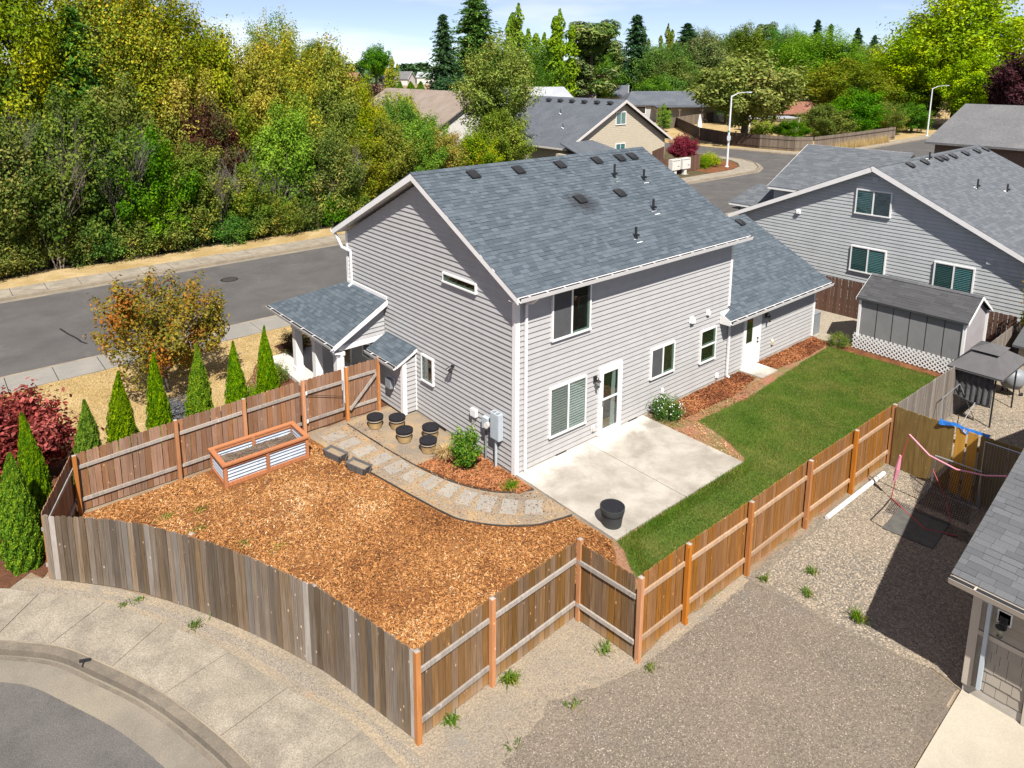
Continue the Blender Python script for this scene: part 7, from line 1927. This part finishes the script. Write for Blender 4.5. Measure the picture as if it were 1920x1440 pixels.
# background trees: (label, kind, x, y, h, r, leaf)
for (l, k, x, y, h, r_, c) in [
    ('large pale green tree in the centre in front of the cream house', 'broad_b', 38.6, 46.8, 14.6, 4.6, 'pale'),
    ('lower leafy part tree at the foot of the big centre tree', 'bush_b', 36.4, 43.6, 7.0, 3.6, 'pale'),
    ('dark narrow spruce left of the giant sequoia', 'fir_b', 78.7, 112.2, 21.8, 4.6, 'conifer'),
    ('giant dark sequoia whose tip leaves the picture at the top', 'fir', 97.3, 124.9, 29.0, 7.6, 'conifer2'),
    ('fresh green poplar left in the clump behind the centre tree', 'poplar', 84.5, 95.0, 22.9, 5.0, 'bright'),
    ('fresh green poplar right in the clump behind the centre tree', 'poplar', 91.2, 90.2, 21.8, 4.8, 'bright'),
    ('broad green tree filling the clump behind the centre tree', 'tall', 87.5, 92.0, 16.5, 5.2, 'green'),
    ('wide flat-layered pine right of the poplar clump', 'pine', 102.7, 92.2, 19.0, 7.4, 'pine'),
    ('slim conifer left of the wide pine', 'fir_b', 112, 104, 15.0, 3.2, 'conifer'),
    ('lower pine branches tree left of the wide pine', 'pine', 98.0, 92.5, 11.5, 5.0, 'pine'),
    ('tall dark fir, highest in the middle of the skyline', 'fir_b', 143.1, 113.4, 24.4, 6.4, 'conifer'),
    ('second tall dark fir right of the highest one', 'fir', 162.0, 110.9, 22.6, 6.4, 'conifer'),
    ('dark green round tree between the two tall firs', 'broad_a', 139.7, 100.9, 15.6, 7.0, 'green'),
    ('pale half-bare poplar between the two tall firs', 'poplar', 160.5, 125.0, 22.0, 3.6, 'pine'),
    ('grey-green poplar just left of the second tall fir', 'poplar', 168.0, 122.0, 23.0, 4.0, 'olive'),
    ('dark round tree right of the second tall fir', 'broad_a', 202.6, 130.1, 20.2, 6.6, 'pine'),
    ('broad mid-green tree on the middle skyline', 'broad_b', 226.0, 136.0, 21.9, 8.0, 'green'),
    ('taller crown sticking out of the middle skyline', 'pine', 246.3, 135.4, 25.0, 5.2, 'pine'),
    ('broad dark tree right of the tallest skyline crown', 'broad_a', 224.2, 112.7, 20.0, 7.4, 'dark'),
    ('light green low tree before the middle skyline', 'round', 178, 100, 11.5, 7.0, 'green'),
    ('low green tree beside the slate roofed house', 'round', 118.5, 88.0, 7.8, 4.6, 'green'),
    ('low bushy green tree right of it above the carport house', 'round', 126.5, 90.0, 8.2, 4.6, 'green'),
    ('small bright sapling in front of the carport house', 'poplar', 88.5, 62.3, 4.8, 1.5, 'bright'),
    ('yellow-green street tree with dark forked trunk at the crossing', 'round', 81.0, 42.6, 11.6, 7.6, 'pale'),
    ('big fresh green tree right of the yellow-green street tree', 'tall', 141.0, 61.5, 18.2, 8.4, 'bright'),
    ('dense olive-green tree below the big fresh green one', 'broad_b', 116.0, 44.6, 11.2, 7.0, 'olive'),
    ('dark green shrubby tree behind the right fence', 'bush_a', 103.0, 37.2, 7.6, 4.8, 'green'),
    ('rounded olive tree behind the right fence, left part', 'bush_b', 96.5, 38.6, 5.6, 4.4, 'olive'),
    ('low pale tree at the end of the right fence', 'bush_b', 112.0, 36.6, 5.6, 4.0, 'olive'),
    ('round shrub tree near the second street lamp', 'bush_a', 118.5, 34.8, 5.0, 3.4, 'green'),
    ('dark shrub behind the corner fence beside the pergola', 'bush_b', 90.5, 40.5, 3.4, 3.0, 'green'),
    ('lime shrub beside the pergola', 'ball', 90.0, 45.2, 2.8, 2.4, 'limey'),
    ('big lime-green tree filling the upper right corner', 'broad_a', 140.5, 35.8, 24.8, 10.5, 'limey'),
    ('second lime-green crown left below the upper right corner tree', 'broad_b', 134.5, 40.5, 16.5, 7.0, 'limey'),
    ('grey-green open pine left of the lime tree', 'pine', 160.5, 48.6, 20.4, 6.0, 'pine'),
    ('dark green tree below the open pine', 'broad_a', 166.0, 56.0, 13.8, 7.0, 'dark'),
    ('dark tree left of the open pine on the skyline', 'broad_b', 178.0, 66.0, 14.5, 6.2, 'pine'),
    ('purple-black plum tree above the brown house roof', 'round', 122.5, 21.5, 11.4, 5.2, 'purple_dk'),
    ('small thin conifer tip left of the big fresh green tree', 'fir_b', 205, 95.5, 24.5, 3.8, 'conifer'),
    ('thin conifer behind the big fresh green tree, second tip', 'fir_b', 208, 93.0, 23.2, 3.4, 'conifer'),
    ('slender fir right of the big fresh green tree', 'fir', 226, 93, 22.5, 3.6, 'conifer'),
    ('second slender fir right of the big fresh green tree', 'fir', 229, 89, 20.2, 3.4, 'conifer'),
    ('small far conifer above the beige house', 'fir', 240, 84, 17.6, 4.0, 'conifer'),
    ('small far round pine above the beige house', 'pine', 226, 76, 19.4, 4.0, 'pine'),
    ('round green tree among the far red and white houses', 'round', 196.0, 339, 20.4, 9.0, 'green'),
    ('far dark tree at the left end of the field skyline', 'broad_a', 184, 371, 21.0, 9.0, 'dark'),
    ('far dark tree pair partner on the field skyline', 'broad_b', 172, 364, 24.0, 8.0, 'dark'),
    ('slim light poplar standing alone in front of the field', 'poplar', 91.1, 152.6, 13.6, 2.6, 'yg'),
    ('dark purple bush left of the clipped green hedge', 'ball', 76, 136, 7.2, 3.6, 'purple_dk'),
    ('far round tree just left of the spruce on the skyline', 'round', 282, 344, 19.0, 12.0, 'pine'),
    ('dark spreading conifer shrub at the foot of the spruce', 'pine', 77.0, 105.0, 9.0, 6.0, 'conifer'),
    ('dark trees behind the far end of the right street', 'broad_a', 136.5, 28.5, 9.4, 6.0, 'dark'),
    ('dark tree hiding the sheds behind the second lamp', 'bush_a', 133.0, 39.6, 8.4, 5.4, 'dark'),
    ('dark green tree behind the carport house', 'broad_a', 135.5, 96.5, 12.0, 6.5, 'dark'),
    ('green tree behind the yellow-green street tree', 'broad_b', 112.0, 62.5, 8.0, 5.0, 'green'),
    ('tall mid-green tree left behind the big fresh green tree', 'broad_b', 168.0, 84.0, 16.5, 8.0, 'green'),
    ('dark conifer filling the skyline left of the highest fir', 'pine', 128.0, 112.0, 17.5, 6.5, 'pine'),
    ('dark tree behind the gap between pine and highest fir', 'broad_a', 150.0, 128.0, 15.5, 7.5, 'dark'),
    ('mid-green tree right of the second tall fir, lower down', 'broad_b', 176.0, 116.0, 15.5, 6.5, 'green'),
    ('dark oak-like tree at the left of the middle skyline', 'broad_a', 192.0, 122.0, 17.5, 7.0, 'dark'),
    ('green tree right of the middle skyline crowns', 'broad_b', 200.0, 100.0, 16.5, 7.5, 'green'),
    ('pine-green tree behind the yellow-green street tree', 'broad_a', 180.0, 92.0, 13.5, 7.0, 'pine'),
    ('dark tree in the gap left of the open pine', 'broad_a', 190.0, 74.0, 15.0, 6.5, 'dark'),
    ('broad dark evergreen behind the carport house skyline', 'broad_b', 156.0, 104.0, 17.0, 8.0, 'pine'),
    ('tall dark tree just right of the second tall fir', 'tall', 185.0, 122.0, 22.0, 7.0, 'pine'),
    ('dark spreading tree left of the tallest skyline crown', 'broad_b', 214.0, 124.0, 23.0, 9.0, 'dark'),
    ('deep green tree right of the tallest skyline crown', 'tall', 236.0, 122.0, 24.0, 8.0, 'green'),
    ('dark green crown left behind the big fresh green tree', 'tall', 210.0, 104.0, 21.0, 7.5, 'pine'),
    ('green crown between the slender firs and the open pine', 'broad_b', 205.0, 82.0, 15.5, 7.0, 'green'),
    ('olive crown left of the purple-black plum', 'broad_b', 130.0, 30.0, 12.5, 5.5, 'limey'),
    ('pale green tree behind the wide pine', 'broad_a', 118.0, 104.0, 13.0, 6.0, 'green'),
    ('green tree hiding the left end of the tan roof', 'broad_a', 26.2, 47.5, 8.8, 3.0, 'yg'),
    ('bright green tree below the tan roof', 'bush_b', 29.0, 45.5, 6.6, 2.8, 'bright'),
    ('olive tree filling the gap right of the big fresh green tree', 'broad_a', 150.0, 54.0, 13.0, 6.0, 'olive'),
]:
    far_ = x > 95
    if k in ('fir', 'fir_b'): r_ *= 1.45
    elif far_ and k in ('broad_a', 'broad_b', 'tall', 'pine'): h *= 1.09; r_ *= 1.12
    tree('distant_tree', l, k, x, y, h, r_, lm[c], 'trees beyond the street')
for i in range(3): tree('clipped_hedge', ('left', 'middle', 'right')[i] + ' clump of the clipped green hedge in front of the field', 'thuja_a', 86.5 + i * 1.9, 141.5 - i * 1.6, 7.2, 2.0, lm['thuja'], 'clipped hedge clumps', 'hedge')
# far woods along the horizon: one mass
rng = np.random.default_rng(77); C = []
for k in range(260):
    a = rng.uniform(R(8), R(88)); d = rng.uniform(420, 900)
    C.append((math.cos(a) * d, math.sin(a) * d, rng.uniform(10, 15), rng.uniform(8, 15)))
P = []; N = []
for (x, y, h, r_) in C:
    n = 90; dd = rdir(n, rng); P.append(np.c_[x + dd[:, 0] * r_, y + dd[:, 1] * r_, np.abs(dd[:, 2]) * h * rng.uniform(.7, 1)]); N.append(dd + [0, 0, .4])
V, F = leaf_quads(np.concatenate(P), np.concatenate(N), rng.uniform(2.2, 4.4, 260 * 90), .7, rng)
o = bpy.data.objects.new('far_woods', fast_mesh('far_woods', V, F, lm['conifer'])); COL.objects.link(o)
tag(o, 'distant dark tree line along the horizon', 'woods', kind='stuff')
# tall dry grass in front of the right fence
vs = []; fs_ = []
for k in range(1500):
    u = random.random() ** .8; x = 82.5 + u * 17; y = 31.2 - random.random() * .9; h = random.uniform(.5, 1.5); a = random.uniform(-.6, .6); i0 = len(vs)
    vs += [(x - .03, y, 0), (x + .03, y, 0), (x + a * .5, y + random.uniform(-.2, .2), h)]; fs_.append((i0, i0 + 1, i0 + 2))
o = MB().add(vs, fs_).build('tall_dry_grass', lm['straw']); tag(o, 'tall pale dry grass along the right corner fence', 'grass', kind='stuff')
# ------------------------------------------------------------------ loose ground cover
def in_poly(X, Y, poly):
    inside = np.zeros(len(X), bool); n = len(poly); j = n - 1
    for i in range(n):
        xi, yi = poly[i]; xj, yj = poly[j]
        c = ((yi > Y) != (yj > Y)) & (X < (xj - xi) * (Y - yi) / (yj - yi + 1e-12) + xi)
        inside ^= c; j = i
    return inside
def scatter(poly, n, rng):
    P = np.array(poly); lo = P.min(0); hi = P.max(0); out = []
    got = 0
    while got < n:
        q = rng.uniform(lo, hi, (n, 2)); q = q[in_poly(q[:, 0], q[:, 1], poly)]; out.append(q); got += len(q)
    return np.concatenate(out)[:n]
def shade_mesh(o, vals, per):
    at = o.attributes.new('shade', 'FLOAT', 'POINT'); at.data.foreach_set('value', np.repeat(vals, per).astype(np.float32))
def chipmat(name, cols, rough=.8):
    cols = [refl(c) for c in cols]
    t = NT(name); at = t.n('Attribute'); at.attribute_name = 'shade'
    q = t.n('ValToRGB'); q.color_ramp.elements[0].color = cols[0] + (1,); q.color_ramp.elements[1].color = cols[-1] + (1,)
    for i, c in enumerate(cols[1:-1]):
        e = q.color_ramp.elements.new((i + 1) / (len(cols) - 1)); e.color = c + (1,)
    t.l(at.outputs['Fac'], q.inputs['Fac'])
    t.principled(q.outputs['Color'], rough, .25)
    return t.m
m['chip'] = chipmat('wood_chip', [(.10, .036, .013), (.27, .108, .032), (.42, .185, .056), (.52, .275, .10), (.64, .46, .28)])
m['barkchip'] = chipmat('bark_chip', [(.09, .03, .014), (.20, .065, .025), (.32, .115, .04), (.42, .19, .08)])
m['pebble'] = chipmat('pebble', [(.14, .12, .10), (.26, .215, .165), (.36, .295, .215), (.45, .39, .31)], .9)
m['pebble_dim'] = chipmat('pebble_dim', [(.13, .12, .105), (.22, .195, .165), (.29, .25, .20), (.37, .33, .28)], .9)
m['grit'] = chipmat('grit', [(.11, .095, .08), (.20, .17, .138), (.28, .23, .18), (.42, .36, .28)], .9)
def chips(name, label, poly, n, L, mat, z, rng, w=(.16, .4), tilt=.45, thin=None):
    q = scatter(poly, n, rng)
    if thin is not None: q = q[thin(q)]
    n = len(q); C = np.c_[q, z + rng.uniform(.004, .03, n)]
    N = np.tile([0, 0, 1.0], (n, 1)) + rng.normal(size=(n, 3)) * tilt
    S = L * rng.uniform(.45, 1.3, n)
    N /= np.linalg.norm(N, axis=1, keepdims=True)
    r = rng.normal(size=(n, 3)); T = r - (r * N).sum(1, keepdims=True) * N; T /= np.linalg.norm(T, axis=1, keepdims=True); B = np.cross(N, T)
    W = (S * rng.uniform(*w, n))[:, None]; S = S[:, None]; bend = N * S * rng.uniform(-.25, .35, (n, 1))
    V = np.stack([C - T * S - B * W, C - T * S + B * W, C + bend + B * W, C + bend - B * W, C + T * S + B * W * .7, C + T * S - B * W * .7], 1).reshape(-1, 3)
    V[:, 2] = np.maximum(V[:, 2], z + .001)
    i = np.arange(n)[:, None] * 6
    F = np.concatenate([i + [0, 1, 2, 3], i + [3, 2, 4, 5]])
    me = fast_mesh(name, V, F, mat); bx = rng.uniform(q.min(0), q.max(0), (40, 2)); bs = rng.uniform(.3, 1.3, 40); ba = rng.uniform(-.26, .24, 40)   # damp, faded and trodden patches
    patch = (np.exp(-((q[:, None] - bx[None]) ** 2).sum(2) / bs[None] ** 2) * ba[None]).sum(1)
    shade_mesh(me, np.clip(rng.normal(.5, .22, n) + np.clip(patch, -.3, .3), 0, 1), 6)
    o = bpy.data.objects.new(name, me); COL.objects.link(o)
    return tag(o, label, 'ground cover', kind='stuff')
rg = np.random.default_rng(5)
YARD = [(-9.6, 5.5), (-6.6, 5.55), (-6.5, 4.35), (-3.9, 4.35), (-3.85, 5.5), (-3.6, 5.5), (-3.5, 4.5), (-3.1, 2.54), (-2.75, .67), (-2.46, -.56), (-1.8, -1.46), (-1.05, -2.05), (-.1, -2.3), (-.05, -3.5), (-.6, -4.1), (-2.55, -4.48), (-4.8, -4.6), (-6.28, -4.72), (-6.8, -3), (-7.55, -.95), (-8.35, .65), (-9.25, 2.05), (-10.5, 3.55)]
bare = rg.uniform([-9, -4.2], [-1.5, 4.5], (44, 2)); br_ = rg.uniform(.12, .5, 44)
def thin_yard(q):
    d = np.min(np.linalg.norm(q[:, None] - bare[None], axis=2) / br_[None], axis=1)
    return (d > 1) | (rg.random(len(q)) < .28)
chips('wood_chips', 'orange-brown wood chips covering the fenced side yard', YARD, 115000, .033, m['chip'], .014, rg, thin=thin_yard)
chips('bark_chips', 'red-brown bark chips in the bed by the gable wall', [(-1.8, 2.1), (-.08, 2.05), (-.06, -.75), (-.45, -.68), (-.8, -.3), (-1.32, .55), (-1.68, 1.72)], 3800, .05, m['barkchip'], .03, rg)
chips('bark_chips', 'red-brown bark chips along the rear wall right of the patio', [(5.9, -.1), (10.9, -.08), (10.9, -.75), (9, -1.05), (6.2, -.95)], 4200, .05, m['barkchip'], .03, rg)
chips('bark_chips', 'red-brown bark chips along the wing wall by its door', [(12.2, -.1), (16.4, -.1), (16.15, -.85), (14, -.95), (12.2, -.8)], 3800, .055, m['barkchip'], .03, rg)
chips('chip_litter', 'stray pale chips and leaves scattered on the stone path', [(-3.3, 5.4), (-1.2, 5.4), (-1.9, 3.6), (-1.6, 1.7), (-1.2, .4), (-.6, -.5), (0, -1), (0, -2.1), (-1, -1.9), (-1.7, -1.4), (-2.3, -.5), (-2.6, .7), (-2.95, 2.5)], 1500, .024, m['chip'], .036, rg)
chips('chip_litter', 'stray chips on the dirt strip around the lawn edge', [(5.4, -.9), (12, -.9), (9.5, -1.5), (6.6, -1.4), (5.7, -3.4), (5.45, -3.5)], 1100, .03, m['chip'], .03, rg)

def pebbles(name, label, poly, n, s, mat, z, rng, flat=.6):
    q = scatter(poly, n, rng); n = len(q)
    base = np.array([(1, 0, 0), (0, 1, 0), (-1, 0, 0), (0, -1, 0), (0, 0, 1)], float)
    S = s * rng.uniform(.5, 1.4, (n, 1, 1)) * rng.uniform(.7, 1.2, (n, 1, 3)) * [1, 1, flat]
    a = rng.uniform(0, 6.28, n); c, s_ = np.cos(a), np.sin(a)
    V = base[None] * S; X = V[:, :, 0] * c[:, None] - V[:, :, 1] * s_[:, None]; Y = V[:, :, 0] * s_[:, None] + V[:, :, 1] * c[:, None]
    V = np.stack([X + q[:, :1], Y + q[:, 1:], V[:, :, 2] + z], 2).reshape(-1, 3)
    F = (np.arange(n)[:, None, None] * 5 + np.array([(0, 1, 4), (1, 2, 4), (2, 3, 4), (3, 0, 4)])[None]).reshape(-1, 3)
    me = fast_mesh(name, V, F, mat); shade_mesh(me, np.clip(rng.normal(.5, .25, n), 0, 1), 5)
    o = bpy.data.objects.new(name, me); COL.objects.link(o)
    return tag(o, label, 'ground cover', kind='stuff')
pebbles('gravel_stones', 'pale river gravel covering the neighbour side yard', [(1.5, -6.35), (13, -6.35), (17, -6.6), (17, -7.6), (13, -10), (8, -10.2), (1.9, -10.2), (1.6, -8.5)], 42000, .021, m['pebble'], .016, rg)
pebbles('crushed_stones', 'fine crushed stone scattered over the brown yard', [(-6.2, -5.9), (-4.2, -5.4), (-2.4, -6.25), (1.5, -6.3), (1.9, -9.7), (-.6, -10.2), (-5, -10.3), (-6.8, -9), (-6.7, -7.4)], 32000, .013, m['grit'], .012, rg)
pebbles('verge_stones', 'small stones along the foot of the curved fence', [(-10.9, 3.4), (-9.6, 1.95), (-8.7, .5), (-7.9, -1), (-7.3, -2.5), (-6.9, -4), (-6.6, -5.2), (-6.75, -5.4), (-7.0, -3.9), (-7.5, -2.7), (-8.1, -1.05), (-8.85, .45), (-9.75, 1.9), (-11.0, 3.2)], 6500, .013, m['pebble_dim'], .008, rg)
pebbles('verge_stones', 'small stones on the pale dirt inside the fence zigzag', [(-6.4, -5.1), (-4.8, -5.0), (-2.6, -4.9), (-2.5, -6.2), (-4.2, -6.0), (-6, -7.2), (-6.6, -9), (-6.8, -6)], 6000, .011, m['pebble_dim'], .008, rg)
pebbles('path_grit', 'pale grit between the wing, the brown fence and the shed', [(16.5, .7), (16.6, -1.0), (19.9, -1.2), (19.9, 6), (16.6, 6)], 5000, .02, m['pebble'], .021, rg)

def grass(name, label, poly, n, h, mat, z, rng, w=.006, edge=0):
    q = scatter(poly, n, rng); n = len(q)
    if edge: q = q + rng.normal(size=q.shape) * edge
    a = rng.uniform(0, 6.28, n); hh = h * rng.uniform(.5, 1.25, n); l = rng.normal(size=(n, 2)) * (hh * .5)[:, None]
    ww = w * rng.uniform(.7, 1.4, n)
    b = np.c_[q, np.full(n, z)]
    d = np.c_[np.cos(a) * ww, np.sin(a) * ww, np.zeros(n)]
    V = np.stack([b - d, b + d, b + np.c_[l, hh]], 1).reshape(-1, 3)
    F = np.arange(n * 3, dtype=np.int32).reshape(-1, 3)
    me = fast_mesh(name, V, F, mat)
    o = bpy.data.objects.new(name, me); COL.objects.link(o)
    return tag(o, label, 'grass', kind='stuff')
def grassmat(name, a, b, c):
    t = NT(name); v = t.pos(); n1 = t.noise(v, 1.1, 5, .6); isl = t.n('NewGeometry').outputs['Random Per Island']
    col = t.mix(t.ramp(n1, .38, .62), a, b)
    n2 = t.noise(v, .45, 4); f = t.math('ADD', t.math('MULTIPLY', isl, .3), t.math('ADD', n2, -.15))
    col = t.mix(t.ramp(f, .47, .70), col, c)
    hs = t.n('HueSaturation'); t.l(t.math('ADD', t.math('MULTIPLY', t.math('FRACT', t.math('MULTIPLY', isl, 5.3)), .7), .65), hs.inputs['Value']); t.l(col, hs.inputs['Color'])
    d = t.n('BsdfDiffuse'); tr = t.n('BsdfTranslucent'); t.l(hs.outputs['Color'], d.inputs['Color']); t.l(hs.outputs['Color'], tr.inputs['Color'])
    mm = t.n('MixShader'); mm.inputs[0].default_value = .3; t.l(d.outputs[0], mm.inputs[1]); t.l(tr.outputs[0], mm.inputs[2]); t.l(mm.outputs[0], t.out.inputs['Surface'])
    return t.m
m['blade'] = grassmat('lawn_blade', (.058, .13, .012), (.11, .185, .022), (.22, .20, .055))
m['blade_dry'] = grassmat('dry_blade', (.46, .34, .15), (.55, .43, .21), (.34, .25, .10))
grass('lawn_grass', 'green mown lawn between the house bed and amber fence', LAWN, 190000, .045, m['blade'], .02, rg, .007, .03)
grass('lawn_tufts', 'ragged longer grass along the lawn edges', [(-.9, -5.9), (-.2, -4.4), (.2, -3.65), (5.5, -3.65), (5.5, -3.9), (.5, -3.9), (.0, -4.5), (-.6, -5.9)], 9000, .08, m['blade'], .02, rg, .008, .06)
grass('dry_grass', 'straw-coloured dry grass blades on the front lawn', [(-14, 14.8), (6, 14.8), (6, 11), (-2.8, 10.5), (-4, 8.6), (-10, 8.9), (-14, 9.0)], 60000, .05, m['blade_dry'], .01, rg, .009)
